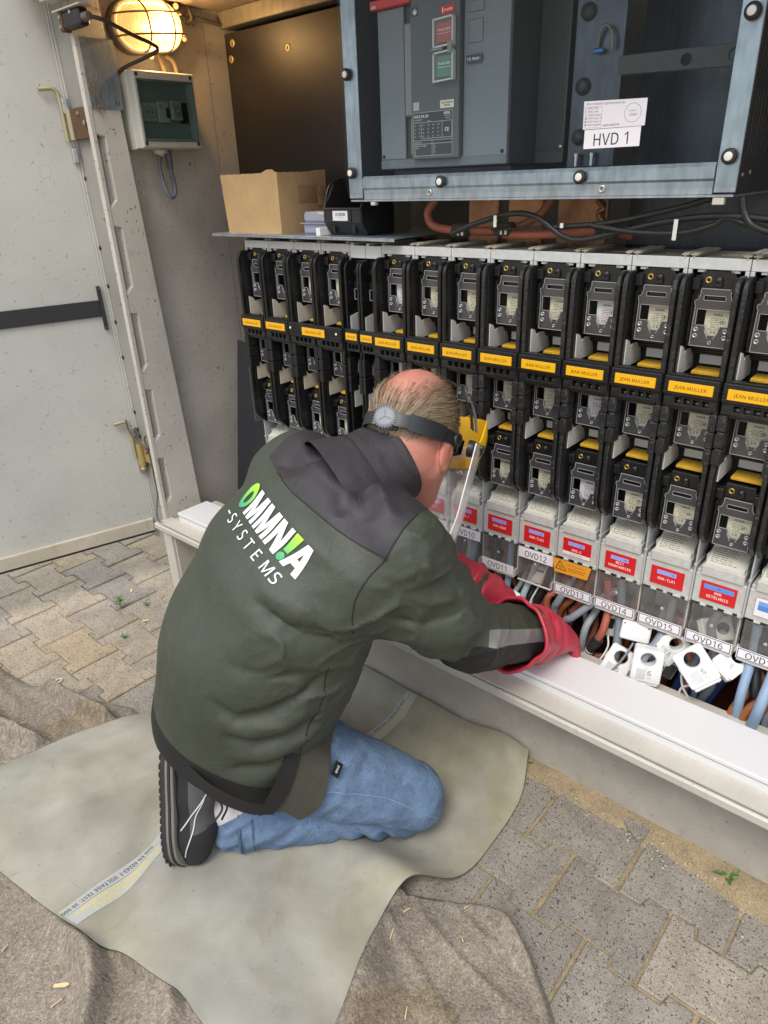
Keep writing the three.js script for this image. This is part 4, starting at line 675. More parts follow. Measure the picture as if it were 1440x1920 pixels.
{
  const cab = (name, pts, r, m, label, n = 60) => tag(obj(name, tube(pts, r, n, 8), m), label, 'cable', 'loose cables behind the guard sheet');
  cab('sleeved_cable', [[0.612, 1.222, -0.06], [0.598, 1.195, -0.05], [0.62, 1.168, -0.05], [0.70, 1.16, -0.06], [0.80, 1.163, -0.07], [0.86, 1.19, -0.08], [0.885, 1.222, -0.09]], 0.009, MU.sleeve, 'reddish brown sleeved cable curving behind the guard sheet');
  cab('sleeved_cable', [[0.80, 1.155, -0.05], [0.90, 1.158, -0.04], [1.02, 1.165, -0.05], [1.06, 1.155, -0.08]], 0.009, MU.sleeve, 'reddish brown sleeved cable lying low behind the guard sheet');
  cab('control_cable', [[0.70, 1.158, 0.0], [0.76, 1.178, 0.0], [0.84, 1.197, -0.005], [0.90, 1.192, 0.0], [0.96, 1.160, 0.005], [1.00, 1.153, 0.005], [1.06, 1.165, 0.0], [1.15, 1.185, 0.0], [1.25, 1.195, 0.01], [1.38, 1.185, 0.02]], 0.0055, MU.cableBlack, 'thick black control cable arching twice behind the guard sheet', 90);
  cab('control_cable', [[0.93, 1.173, 0.0], [1.05, 1.183, 0.0], [1.16, 1.205, 0.0], [1.22, 1.221, 0.0]], 0.005, MU.cableBlack, 'black control cable rising to the frame floor');
  cab('control_cable', [[1.02, 1.178, 0.005], [1.10, 1.168, 0.005], [1.18, 1.168, 0.005], [1.23, 1.180, 0.008], [1.255, 1.192, 0.01], [1.30, 1.178, 0.012], [1.40, 1.155, 0.02]], 0.005, MU.cableBlack, 'black control cable with a sharp peak behind the guard sheet');
  cab('control_cable', [[1.272, 1.222, 0.012], [1.28, 1.20, 0.014], [1.30, 1.18, 0.02], [1.36, 1.165, 0.03]], 0.006, MU.cableBlack, 'black control cable dropping from the frame corner');
  cab('thin_wire', [[0.78, 1.165, -0.03], [0.90, 1.172, -0.02], [1.0, 1.176, -0.01]], 0.0022, MU.cableBlack, 'thin black wire strung between cable sleeves');
  for (const [x, y, z] of [[0.69, 1.162, -0.052], [0.80, 1.166, -0.05], [1.035, 1.168, -0.03]]) { const k = thing('cable_tag', 'black cable clamp with two white marker slips behind the guard sheet', 'cable clamp', [x, y, z], 'clamps on the loose cables'); obj('clamp', cb(-0.02, 0.02, -0.013, 0.013, -0.012, 0.014, 0.003), M.blackMatt, k); for (const dx of [-0.002, 0.009]) obj('marker', cb(dx, dx + 0.005, -0.010, -0.002, 0.0141, 0.0150, 0.0003), MU.whitePl, k); }
  for (const [x, y, z, s] of [[0.81, 1.185, 0.008, 0.02], [0.957, 1.178, 0.008, 0.008], [1.17, 1.175, 0.012, 0.03]]) tag(obj('tape_flag', cb(x, x + 0.007, y - s * 0.6, y + s * 0.5, z, z + 0.001, 0.0003), MU.whitePl), s > 0.02 ? 'long pale tape flag hanging on a black cable' : s > 0.01 ? 'crumpled white tape flag on the arching black cable' : 'tiny white marker on a thin wire', 'tape', 'tape markers on the loose cables');
}
// shelf with cardboard box, storage bin and small clear box
tag(obj('shelf_plate', [cb(-0.10, 0.5655, 1.1455, 1.1480, -0.2790, 0.030, 0.0006), cb(-0.10, 0.5655, 1.1405, 1.1454, 0.0275, 0.030, 0.0005)], M.zinc), 'thin grey metal shelf plate above the fuse switches carrying a cardboard box', 'shelf');
const texCard = dataTex(512, (u, v) => { const f = 0.92 + 0.10 * (pfbm(u, v, 6, 503, 5) - 0.5) + 0.035 * (pnoise(u, v * 0.1, 140, 505) - 0.5); return [0.80 * f, 0.665 * f, 0.48 * f]; });
{
  const b = thing('cardboard_box', 'brown corrugated cardboard box with torn top edge on the metal shelf', 'box', [0.05, 1.148, -0.085]);
  const m = std({ color: C(0.98, 0.98, 0.98), map: sized(texCard, 0.3), roughness: 0.85 });
  const wall = (n, fn) => obj(n, grid(24, 14, fn, (u, v, p) => [p[0] + p[2], p[1]]), m, b);
  const top = (u, s) => 0.144 + 0.0022 * (fbm(u * 30, s, 2, 3) - 0.5) + (s === 1 ? 0.008 * sstep(0.72, 0.86, u) * (1 - sstep(0.93, 0.97, u)) : 0.004 * sstep(0.6, 0.9, u));
  const bul = (u, v, s) => 0.004 * Math.sin(Math.PI * u) * Math.sin(Math.PI * v) + 0.0015 * (fbm(u * 5, v * 5, s) - 0.5);
  const fl = (s) => 0.012 * s; // slight flare to the top
  for (const th of [0, 0.003]) {
    wall('front_wall', (u, v) => [lerp(-0.110 - fl(v), 0.110, u), v * top(u, 1), 0.085 + bul(u, v, 3) - th]);
    wall('side_wall', (u, v) => [0.110 + bul(u, v, 5) - th, v * top(u, 2), lerp(0.085, -0.085, u)]);
    wall('side_wall', (u, v) => [-0.110 - fl(v) - bul(u, v, 6) + th, v * top(u, 3), lerp(-0.085, 0.085, u)]);
    wall('back_wall', (u, v) => [lerp(0.11, -0.11 - fl(v), u), v * top(u, 4), -0.085 - bul(u, v, 7) + th]);
  }
  obj('bottom', cb(-0.108, 0.108, 0.0005, 0.003, -0.083, 0.083, 0.0005), m, b);
  obj('flap', [cb(-0.10, 0.10, 0.128, 0.131, -0.078, -0.004, 0.0008), cb(-0.10, 0.10, 0.125, 0.1275, -0.002, 0.078, 0.0008)], m, b);
  obj('packing_tape', grid(10, 14, (u, v) => [0.1146 + 0.003 * Math.sin(Math.PI * u) * Math.sin(Math.PI * v), lerp(0.07, 0.112, v), lerp(0.02, -0.05, u)]), phy({ color: C(0.36, 0.22, 0.11), roughness: 0.3 }), b);
  obj('recycling_print', grid(8, 8, (u, v) => [0.1155 + 0.0015 * Math.sin(Math.PI * u), lerp(0.062, 0.108, v), lerp(-0.047, -0.078, u)]), printMat(canvasTex(128, 192, (c, w, h) => {
    c.fillStyle = '#a98a63'; c.fillRect(0, 0, w, h); c.strokeStyle = '#3f3120'; c.lineWidth = 5; for (let i = 0; i < 3; i++) { c.save(); c.translate(64, 90); c.rotate(i * 2.094); c.beginPath(); c.moveTo(-22, -40); c.lineTo(22, -40); c.lineTo(36, -18); c.moveTo(24, -22); c.lineTo(36, -18); c.lineTo(40, -34); c.stroke(); c.restore(); } c.fillStyle = '#3f3120'; c.font = 'bold 26px sans-serif'; c.textAlign = 'center'; c.fillText('RESY', 64, 98); c.font = '22px sans-serif'; c.fillText('314', 64, 22);
  }), { roughness: 0.85 }), b);
}
{
  const b = thing('storage_bin', 'black open-fronted plastic storage bin with a barcode label on the shelf', 'bin', [0.385, 1.148, -0.09]);
  const wm = std({ color: C(0.018, 0.018, 0.019), roughness: 0.38 });
  const side = [[0.075, 0.003], [0.095, 0.030], [0.095, 0.058], [0.055, 0.118], [-0.09, 0.118], [-0.09, 0.003]];
  obj('side', prism(side, -0.062, -0.0585, 'zy', 0.001), wm, b); obj('side', prism(side, 0.0585, 0.062, 'zy', 0.001), wm, b);
  obj('base', cb(-0.058, 0.058, 0.0005, 0.004, -0.088, 0.074, 0.001), wm, b); obj('back', cb(-0.058, 0.058, 0.0042, 0.116, -0.09, -0.087, 0.001), wm, b);
  obj('front', [prism([[0.0755, 0.003], [0.0955, 0.030], [0.0955, 0.060], [0.0925, 0.060], [0.0925, 0.031], [0.0725, 0.004]], -0.058, 0.058, 'zy', 0.0006)], wm, b);
  obj('rim', [tube([[-0.0605, 0.059, 0.094], [-0.0605, 0.118, 0.055], [-0.0605, 0.1185, -0.088]], 0.003, 20, 6), tube([[0.0605, 0.059, 0.094], [0.0605, 0.118, 0.055], [0.0605, 0.1185, -0.088]], 0.003, 20, 6), cb(-0.062, 0.062, 0.057, 0.062, 0.092, 0.098, 0.001), cb(-0.062, 0.062, 0.1165, 0.1205, -0.092, -0.086, 0.001)], wm, b);
  obj('label_holder', [cb(-0.031, 0.031, 0.030, 0.056, 0.0958, 0.0985, 0.0008)], wm, b);
  obj('barcode_label', rectXY(-0.0275, 0.0215, 0.034, 0.0555, 0.0988), printMat(canvasTex(192, 96, (c, w, h) => { c.fillStyle = '#d9dbe0'; c.fillRect(0, 0, w, h); const r = mulberry(9); c.fillStyle = '#33343a'; for (let x = 34; x < 160;) { const l = 1 + r() * 4; c.fillRect(x, 18, l, 32); x += l + 1 + r() * 4; } c.font = '16px sans-serif'; c.fillText('12 71 00', 70, 72); })), b);
  obj('front_rib', [cb(-0.036, -0.030, 0.006, 0.03, 0.074, 0.092, 0.001), cb(0.030, 0.036, 0.006, 0.03, 0.074, 0.092, 0.001)], wm, b);
}
{
  const p = thing('clear_box', 'small frosted plastic box between the cardboard box and the storage bin', 'box', [0.262, 1.148, -0.06]);
  const cm = phy({ color: C(0.62, 0.66, 0.80), roughness: 0.35, transmission: 0.55, thickness: 0 });
  obj('tray', cb(-0.04, 0.05, 0.0008, 0.024, -0.05, 0.04, 0.003), cm, p); obj('flange', cb(-0.047, 0.055, 0.0242, 0.0262, -0.055, 0.046, 0.0006), cm, p); obj('lid', cb(-0.04, 0.05, 0.0264, 0.052, -0.05, 0.04, 0.006), cm, p);
  tag(obj('white_card', cb(0.308, 0.322, 1.1485, 1.166, -0.02, 0.02, 0.0005), MU.whitePl), 'small white block wedged under the storage bin', 'block');
}
// ------------------------------------------------------------------ side wall fittings
{ // bulkhead lamp
  const L = thing('bulkhead_lamp', 'lit oval bulkhead lamp with wire guard glowing warm on the side wall', 'lamp', [-0.34, 1.658, 0.0]);
  L.rotation.x = 0.10;
  const oval = (a, b, n = 40) => arc(0, 0, a, b, 0, 351, n);
  const stad = (a, b) => { const r = b, o = []; for (const p of arc(a - r, 0, r, r, -90, 90, 12)) o.push(p); for (const p of arc(-(a - r), 0, r, r, 90, 270, 12)) o.push(p); return o; };
  const ringM = std({ color: C(0.55, 0.47, 0.36), roughness: 0.5 });
  obj('base', prism(stad(0.108, 0.062), 0.0, 0.028, 'zy', 0.004), std({ color: C(0.10, 0.09, 0.08), roughness: 0.6 }), L);
  obj('collar', prism(stad(0.106, 0.060), 0.0285, 0.040, 'zy', 0.003, [stad(0.094, 0.049)]), ringM, L);
  const lens = []; const N = 26; // ribbed glass dome
  const dome = grid(64, 90, (u, v) => { const a = u * Math.PI * 2, s = Math.sin(v * Math.PI / 2), c = Math.cos(v * Math.PI / 2); const rib = 1 + 0.010 * Math.cos(a * 44); const zz = 0.095 * s * Math.sign(Math.cos(a)) * Math.pow(Math.abs(Math.cos(a)), 0.75), yy = 0.050 * s * Math.sign(Math.sin(a)) * Math.pow(Math.abs(Math.sin(a)), 0.75); return [0.036 + 0.048 * Math.pow(c, 0.6) + 0.0016 * Math.cos(zz * 950) * c, yy, zz]; });
  const glowTex = dataTex(256, (u, v) => { const f = 0.72 + 0.28 * Math.cos(u * 44 * Math.PI * 2); return [f, f * 0.9, f * 0.7]; });
  obj('glass', dome, phy({ color: C(1.0, 0.86, 0.62), roughness: 0.35, transmission: 0.9, thickness: 0, emissive: C(1, 0.50, 0.13), emissiveIntensity: 0.15 }), L);
  obj('bulb', lathe([[0, 0.016], [0.008, 0.013], [0.012, 0.004], [0.011, -0.006], [0.006, -0.016], [0, -0.017]], 0.062, -0.004, -0.030, 'y', 16), std({ color: C(1, 0.9, 0.7), emissive: C(1, 0.74, 0.36), emissiveIntensity: 9 }), L);
  const wm = std({ color: C(0.22, 0.16, 0.10), roughness: 0.5, metalness: 0.4 });
  for (const z of [-0.045, 0.03]) obj('guard_wire', tube([[0.034, -0.058, z], [0.06, -0.054, z], [0.085, -0.03, z], [0.090, 0.0, z], [0.085, 0.03, z], [0.06, 0.054, z], [0.034, 0.058, z]], 0.0024, 30, 6), wm, L);
  for (const y of [-0.022, 0.026]) obj('guard_wire', tube([[0.034, y, -0.106], [0.06, y, -0.098], [0.082, y, -0.065], [0.0895, y, 0.0], [0.082, y, 0.065], [0.06, y, 0.098], [0.034, y, 0.106]], 0.0024, 30, 6), wm, L);
  for (const [y, z] of [[-0.067, 0.012], [0.046, -0.102], [0.066, -0.01], [-0.028, -0.107]]) obj('screw_lug', cyl(0.0075, 0.0075, 0.008, 0.034, y, z, 'x', 12), ringM, L);
  const p = new THREE.PointLight(C(1, 0.60, 0.25), 0.15, 0, 2); p.position.set(0.0605, -0.004, -0.030); p.castShadow = true; p.shadow.radius = 0.6; p.name = 'lamp_light'; L.add(p);
}
{ // small enclosure with socket
  const b = thing('socket_enclosure', 'small grey enclosure with smoky lid holding a socket, below the lamp', 'enclosure', [-0.34, 1.365, 0.01]);
  const gm = std({ color: C(0.60, 0.61, 0.58), map: sized(texPaint, 0.3), roughness: 0.5 });
  const zc = -0.0; // local z centre
  obj('housing', prism([[-0.097, 0.0], [0.097, 0.0], [0.097, 0.186], [-0.097, 0.186]], 0.0, 0.058, 'zy', 0.004), gm, b);
  obj('lid_frame', prism([[-0.095, 0.002], [0.095, 0.002], [0.095, 0.184], [-0.095, 0.184]], 0.0585, 0.088, 'zy', 0.003, [[[-0.083, 0.024], [0.083, 0.024], [0.083, 0.160], [-0.083, 0.160]]]), gm, b);
  obj('inner_panel', cb(0.0590, 0.0605, 0.023, 0.161, -0.084, 0.084, 0.0003), std({ color: C(0.30, 0.33, 0.33), roughness: 0.5 }), b);
  const si = obj('power_socket', cb(0.0607, 0.070, 0.066, 0.112, 0.026, 0.070, 0.003), gm, b);
  obj('socket_well', [cyl(0.018, 0.018, 0.001, 0.0706, 0.089, 0.048, 'x', 20)], std({ color: C(0.40, 0.41, 0.40), roughness: 0.5 }), si); obj('socket_holes', [cyl(0.0026, 0.0026, 0.001, 0.0716, 0.089, 0.0545, 'x', 10), cyl(0.0026, 0.0026, 0.001, 0.0716, 0.089, 0.0415, 'x', 10)], M.rubber, si);
  const rc = obj('breaker_module', cb(0.0607, 0.074, 0.064, 0.116, -0.012, 0.024, 0.002), gm, b); obj('toggle', cb(0.0742, 0.080, 0.076, 0.10, -0.008, 0.0, 0.001), M.rubber, rc); obj('test_button', cyl(0.005, 0.004, 0.004, 0.076, 0.104, 0.014, 'x', 12), MS.yellow, rc);
  const dl = obj('dial_module', cb(0.0607, 0.082, 0.070, 0.118, -0.048, -0.014, 0.002), std({ color: C(0.45, 0.45, 0.42), roughness: 0.3 }), b); obj('dial', lathe([[0.004, 0.001], [0.008, 0.003], [0.013, 0.003], [0.015, 0]], 0.0822, 0.094, -0.031, 'x', 18), MS.ring, dl);
  obj('blank_strip', cb(0.0607, 0.066, 0.064, 0.116, -0.078, -0.05, 0.001), M.rubber, b);
  obj('smoky_lid', prism([[-0.086, 0.018], [0.086, 0.018], [0.086, 0.163], [-0.086, 0.163]], 0.0885, 0.0905, 'zy', 0.0005), phy({ color: C(0.72, 0.79, 0.79), roughness: 0.05, transmission: 1, thickness: 0, ior: 1.4 }), b);
  obj('lid_edge', rimGeo([[-0.086, 0.018], [0.086, 0.018], [0.086, 0.163], [-0.086, 0.163]], 0.0022, 0, 0.0022).map(g => { g.rotateY(Math.PI / 2); g.translate(0.0886, 0, 0); return g; }), std({ color: C(0.09, 0.12, 0.12), roughness: 0.2 }), b);
  for (const [y, z] of [[0.174, 0.084], [0.174, -0.084], [0.012, 0.084], [0.012, -0.084]]) obj('lid_screw', cb(0.0882, 0.0892, y - 0.0045, y + 0.0045, z - 0.004, z + 0.004, 0.0006), M.rubber, b);
  obj('cable_gland', [cyl(0.018, 0.021, 0.010, 0.036, -0.006, 0.012, 'y', 16), cyl(0.008, 0.012, 0.008, 0.036, -0.014, 0.012, 'y', 14)], gm, b);
  obj('hanging_loop', tube([[0.036, -0.012, 0.016], [0.045, -0.05, 0.028], [0.06, -0.10, 0.030], [0.066, -0.124, 0.018], [0.06, -0.108, -0.002], [0.042, -0.06, -0.010], [0.035, -0.002, -0.012]], 0.0058, 50, 8), std({ color: C(0.13, 0.15, 0.18), roughness: 0.5 }), b);
  obj('cable_sleeve', [cyl(0.0085, 0.0095, 0.05, 0.0385, -0.026, -0.0105, 'y', 14)], std({ color: C(0.10, 0.11, 0.13), roughness: 0.6 }), b);
}
{ // conduits, door switch, cover plate
  const wm = std({ color: C(0.12, 0.10, 0.08), roughness: 0.6 });
  tag(obj('lamp_cable', [tube([[-0.325, 1.60, -0.03], [-0.322, 1.58, -0.035], [-0.325, 1.552, -0.045]], 0.006, 16, 8), tube([[-0.325, 1.60, -0.055], [-0.322, 1.585, -0.075], [-0.325, 1.548, -0.085]], 0.0065, 16, 8)], std({ color: C(0.42, 0.32, 0.2), roughness: 0.5 })), 'short grey cable pair running from the lamp into the enclosure', 'cable');
  tag(obj('ceiling_cable', [tube([[-0.325, 1.69, -0.26], [-0.325, 1.70, -0.16], [-0.322, 1.715, -0.09], [-0.30, 1.722, 0.0]], 0.006, 24, 8), tube([[-0.325, 1.722, -0.15], [-0.32, 1.695, -0.155], [-0.325, 1.68, -0.14]], 0.005, 16, 8)], wm), 'dark dusty cable run under the cabinet ceiling', 'cable');
  const s = thing('door_switch', 'black roller door switch with cable at the top of the jamb', 'switch', [-0.30, 1.64, 0.228]);
  obj('body', cb(0.0, 0.082, -0.014, 0.022, -0.012, 0.016, 0.004), M.blackClean, s);
  obj('end_plate', [cb(-0.014, -0.001, -0.018, 0.026, -0.014, 0.018, 0.002)], M.rust, s);
  for (const [y, z] of [[0.012, 0.0185], [-0.008, 0.0185]]) obj('screw', cyl(0.0045, 0.004, 0.003, -0.0075, y, z, 'z', 12), M.steel, s);
  obj('screw', cyl(0.0045, 0.004, 0.003, 0.045, 0.016, 0.0172, 'z', 12), M.steel, s);
  obj('mounting_strap', [cb(-0.035, 0.10, 0.0235, 0.027, -0.012, 0.022, 0.001), cb(-0.03, 0.09, 0.0271, 0.060, -0.012, -0.009, 0.001)], M.sill, s);
  obj('gland', [cyl(0.011, 0.009, 0.022, 0.094, 0.002, 0.002, 'x', 12)], wm, s);
  obj('cord', tube([[0.10, 0.002, 0.002], [0.115, -0.006, -0.03], [0.12, -0.030, -0.10], [0.12, -0.044, -0.152], [0.112, -0.054, -0.168], [0.09, -0.066, -0.152], [0.03, -0.085, -0.12], [-0.02, -0.097, -0.115]], 0.0048, 60, 8), std({ color: C(0.035, 0.03, 0.025), roughness: 0.45 }), s);
  const p = thing('cover_plate', 'bent grey steel cover plate screwed to the post beside the enclosure', 'plate', [-0.30, 1.458, 0.165]);
  obj('face', cb(0.0005, 0.0035, 0.0, 0.158, -0.046, 0.047, 0.0006), std({ color: C(0.40, 0.44, 0.48), map: sized(texZinc, 0.2), roughness: 0.45, metalness: 0.6 }), p);
  obj('slot', [cb(0.0036, 0.0041, 0.010, 0.0195, -0.036, -0.034, 0.0002), cb(0.0036, 0.0041, 0.010, 0.0195, -0.028, -0.026, 0.0002)], M.rubber, p);
  const r7 = mulberry(7), w = []; for (let i = 0; i < 26; i++) { const y = r7() * 0.12, z = 0.02 + r7() * 0.02; w.push(tube([[0.0045, y, z], [0.006 + r7() * 0.005, y + (r7() - 0.5) * 0.03, z + (r7() - 0.5) * 0.02], [0.0045, y + (r7() - 0.5) * 0.05, z + (r7() - 0.5) * 0.03]], 0.0004 + r7() * 0.0005, 6, 3)); }
  const n = tag(obj('cobweb_debris', w, std({ color: C(0.30, 0.22, 0.14), roughness: 1 })), 'brown scraps of old cobweb clinging to the cover plate', 'debris'); n.position.set(-0.30, 1.44, 0.165); n.userData.kind = 'stuff';
}
// ------------------------------------------------------------------ cable duct on the sill
{
  const d = thing('cable_duct', 'long white plastic cable duct lying along the cabinet sill', 'cable duct', [-0.254, 0.262, 0.14]);
  const X = 2.5;
  obj('duct_base', prism([[-0.0545, 0.0052], [0.0590, 0.0052], [0.0590, 0.0262], [-0.0545, 0.0262]], 0.0, X, 'zy', 0.001), M.white, d);
  obj('duct_lid', prism([[-0.0560, 0.0285], [0.0585, 0.0285], [0.0605, 0.0305], [0.0605, 0.0375], [0.059, 0.039], [-0.0555, 0.039]], -0.002, X, 'zy', 0.0008), M.white, d);
  obj('side_ledge', prism([[0.0595, 0.0052], [0.1060, 0.0052], [0.1060, 0.0088], [0.0595, 0.0105]], -0.046, X, 'zy', 0.0006), M.sill, d);
}
// ------------------------------------------------------------------ cables and current transformers below the switches
const MC = {
  grey: std({ color: C(0.22, 0.25, 0.29), roughness: 0.5 }), blue: std({ color: C(0.26, 0.37, 0.52), roughness: 0.5 }), darkBlue: std({ color: C(0.018, 0.05, 0.14), roughness: 0.45 }), pale: std({ color: C(0.42, 0.48, 0.52), roughness: 0.5 }),
  brown: std({ color: C(0.26, 0.085, 0.045), roughness: 0.5 }), rust: std({ color: C(0.42, 0.12, 0.075), roughness: 0.5 }), black: std({ color: C(0.013, 0.013, 0.014), roughness: 0.42 }),
  white: std({ color: C(0.78, 0.78, 0.77), roughness: 0.35 }), orange: std({ color: C(0.34, 0.12, 0.04), roughness: 0.35 }),
};
tag(obj('phenolic_board', [cb(-0.28, 2.28, 0.0705, 0.45, -0.128, -0.116, 0.001)], M.brown), 'dark brown laminate board behind the cables under the switches', 'board');
tag(obj('phenolic_shelf', [prism([[-0.115, 0.16], [0.085, 0.105], [0.085, 0.095], [-0.115, 0.15]], 0.9, 2.28, 'zy', 0.001)], M.brown), 'sloping dark brown laminate shelf under the current transformers', 'shelf');
for (const [x, y, z] of [[1.285, 0.1585, -0.08], [1.385, 0.150, -0.05], [1.50, 0.145, -0.03]]) tag(obj('brass_screw', [lathe([[0, 0.012], [0.003, 0.011], [0.0045, 0.007], [0.0045, 0.003], [0.008, 0.002], [0.009, -0.002]], x, y, z, 'y', 12)], MS.brassScrew), 'brass screw standing on the brown laminate shelf', 'screw', 'screws on the brown shelf');
{
  const cab = (pts, r, m, label) => tag(obj('power_cable', tube(pts.map(([x, y, z]) => [x, y, y > 0.37 ? Math.min(z, -0.008 - r - 0.004) : z]), r, 40, 10), m), label, 'cable', 'power cables below the switches');
  const down = (x, y, z) => [x, y - 0.14, z - 0.01];
  cab([[0.751, 0.47, -0.02], [0.751, 0.389, 0.0], [0.735, 0.335, 0.005], [0.728, 0.25, 0.0], [0.72, 0.12, -0.02]], 0.0075, MC.pale, 'pale grey cable dropping below tag OVD10 beside the glove');
  cab([[0.765, 0.47, -0.03], [0.762, 0.389, -0.01], [0.748, 0.335, -0.01], [0.744, 0.25, -0.01], [0.74, 0.12, -0.02]], 0.0075, MC.blue, 'light blue cable dropping below tag OVD10 beside the pale cable');
  cab([[0.80, 0.46, -0.05], [0.79, 0.36, -0.05], [0.77, 0.28, -0.05], [0.76, 0.12, -0.06]], 0.008, MC.black, 'black cable below tag OVD10 in the shade');
  cab([[0.858, 0.46, -0.04], [0.846, 0.37, -0.03], [0.826, 0.288, -0.03], [0.79, 0.14, -0.05]], 0.0085, MC.brown, 'brown cable slanting down below tag OVD11');
  cab([[0.872, 0.47, -0.02], [0.869, 0.377, -0.01], [0.867, 0.289, -0.01], [0.862, 0.13, -0.02]], 0.0085, MC.blue, 'bluish grey cable hanging straight below tag OVD11');
  cab([[0.948, 0.47, -0.01], [0.943, 0.43, 0.0], [0.928, 0.379, 0.0], [0.917, 0.306, 0.0], [0.905, 0.13, -0.01]], 0.0078, MC.pale, 'pale grey cable crossing the white module below tag OVD12');
  cab([[0.985, 0.44, -0.02], [0.969, 0.374, -0.01], [0.950, 0.306, -0.01], [0.93, 0.13, -0.03]], 0.0088, MC.black, 'thick black cable slanting down below tag OVD12');
  cab([[0.975, 0.44, 0.0], [0.960, 0.384, 0.0], [0.937, 0.304, 0.0], [0.92, 0.14, -0.01]], 0.0022, MC.white, 'thin white wire beside the thick black cable');
  cab([[0.975, 0.39, -0.04], [0.965, 0.34, -0.035], [0.958, 0.30, -0.03], [0.95, 0.12, -0.04]], 0.008, MC.rust, 'reddish cable behind the thick black cable');
  cab([[1.03, 0.44, -0.02], [1.012, 0.385, -0.012], [0.990, 0.365, -0.008], [0.984, 0.338, -0.008], [0.992, 0.312, -0.01], [1.012, 0.30, -0.015], [1.03, 0.22, -0.03], [1.03, 0.12, -0.03]], 0.0080, MC.rust, 'reddish brown cable bent in a loop below tag OVD13');
  cab([[1.045, 0.46, 0.0], [1.040, 0.43, 0.0], [1.016, 0.362, 0.0], [1.006, 0.32, -0.004], [1.0, 0.13, -0.02]], 0.0085, MC.grey, 'grey cable running through the reddish loop below tag OVD13');
  cab([[1.06, 0.44, -0.03], [1.040, 0.37, -0.022], [1.008, 0.308, -0.022], [0.985, 0.13, -0.03]], 0.0085, MC.orange, 'orange brown cable slanting behind the reddish loop');
  cab([[1.075, 0.44, -0.045], [1.055, 0.36, -0.04], [1.03, 0.30, -0.04], [1.01, 0.12, -0.05]], 0.008, MC.rust, 'dull red cable behind tag OVD13');
  cab([[1.15, 0.435, -0.01], [1.104, 0.391, 0.01], [1.060, 0.342, 0.012], [1.040, 0.315, 0.01], [1.02, 0.2, 0.0]], 0.0085, MC.grey, 'grey cable slanting from tag OVD14 towards the glove');
  cab([[1.118, 0.45, -0.02], [1.129, 0.39, 0.0], [1.132, 0.339, 0.0], [1.122, 0.303, 0.002], [1.116, 0.29, 0.003]], 0.0088, MC.rust, 'salmon red cable entering the dark cable gland');
  cab([[1.150, 0.465, -0.01], [1.156, 0.39, 0.0], [1.168, 0.304, 0.004], [1.167, 0.26, 0.006], [1.165, 0.13, 0.0]], 0.0098, MC.grey, 'thick grey cable passing through a white transformer below tag OVD14');
  cab([[1.265, 0.465, -0.01], [1.261, 0.42, 0.0], [1.257, 0.380, 0.004], [1.249, 0.345, 0.015], [1.238, 0.318, 0.035], [1.245, 0.25, 0.03], [1.25, 0.13, 0.0]], 0.0092, MC.grey, 'thick grey cable passing through a white transformer below tag OVD15');
  cab([[1.355, 0.465, -0.02], [1.345, 0.42, -0.02], [1.360, 0.37, -0.02], [1.370, 0.325, -0.02], [1.367, 0.279, -0.02], [1.356, 0.245, -0.02], [1.33, 0.15, -0.04]], 0.0092, MC.grey, 'grey cable curving behind the tilted transformer below tag OVD16');
  cab([[1.345, 0.30, -0.035], [1.333, 0.272, -0.03], [1.318, 0.205, -0.03], [1.30, 0.14, -0.04]], 0.0095, MC.darkBlue, 'dark blue cable under the tilted transformer');
  cab([[1.395, 0.32, -0.045], [1.384, 0.293, -0.035], [1.359, 0.215, -0.03], [1.34, 0.14, -0.035]], 0.0085, MC.darkBlue, 'dark blue cable entering a clear gland');
  cab([[1.425, 0.465, 0.0], [1.429, 0.396, 0.02], [1.432, 0.32, 0.02], [1.432, 0.25, 0.02], [1.428, 0.13, 0.01]], 0.0095, MC.blue, 'light blue cable hanging straight below tag OVD17');
  cab([[1.47, 0.465, 0.02], [1.473, 0.397, 0.04], [1.473, 0.339, 0.04], [1.464, 0.26, 0.035], [1.45, 0.13, 0.02]], 0.0105, MC.blue, 'thick light blue cable bending past tag OVD17');
  cab([[1.435, 0.45, -0.03], [1.440, 0.371, 0.0], [1.452, 0.323, 0.0], [1.462, 0.285, 0.0], [1.47, 0.13, -0.01]], 0.0105, MC.black, 'thick black cable between the light blue cables');
  cab([[1.44, 0.31, -0.02], [1.425, 0.28, 0.015], [1.420, 0.245, 0.02], [1.41, 0.13, 0.01]], 0.0085, MC.orange, 'copper brown cable beside the straight light blue cable');
  cab([[1.47, 0.315, 0.005], [1.451, 0.289, 0.02], [1.438, 0.24, 0.02], [1.42, 0.14, 0.02]], 0.010, MC.orange, 'copper brown cable crossing between the light blue cables');
  cab([[1.102, 0.252, 0.012], [1.12, 0.248, 0.02], [1.138, 0.262, 0.02], [1.146, 0.29, 0.0], [1.138, 0.31, -0.015]], 0.0022, MC.white, 'thin white wire looping beside the cable gland');
  cab([[1.205, 0.335, 0.01], [1.200, 0.315, 0.03], [1.188, 0.285, 0.045], [1.175, 0.262, 0.055], [1.165, 0.22, 0.05]], 0.0025, MC.grey, 'thin grey lead from the flat white module');
  cab([[1.318, 0.318, 0.03], [1.325, 0.290, 0.03], [1.338, 0.265, 0.025], [1.347, 0.24, 0.02], [1.35, 0.15, 0.0]], 0.0024, MC.white, 'white lead hanging from the tilted transformer');
  cab([[1.345, 0.308, 0.035], [1.325, 0.288, 0.03], [1.319, 0.265, 0.025], [1.32, 0.235, 0.02], [1.33, 0.15, 0.0]], 0.0024, MC.white, 'white lead curling under the tilted transformer');
  cab([[1.115, 0.245, -0.01], [1.16, 0.255, -0.02], [1.20, 0.27, -0.03]], 0.008, MC.brown, 'dark reddish cable lying behind the gland');
}
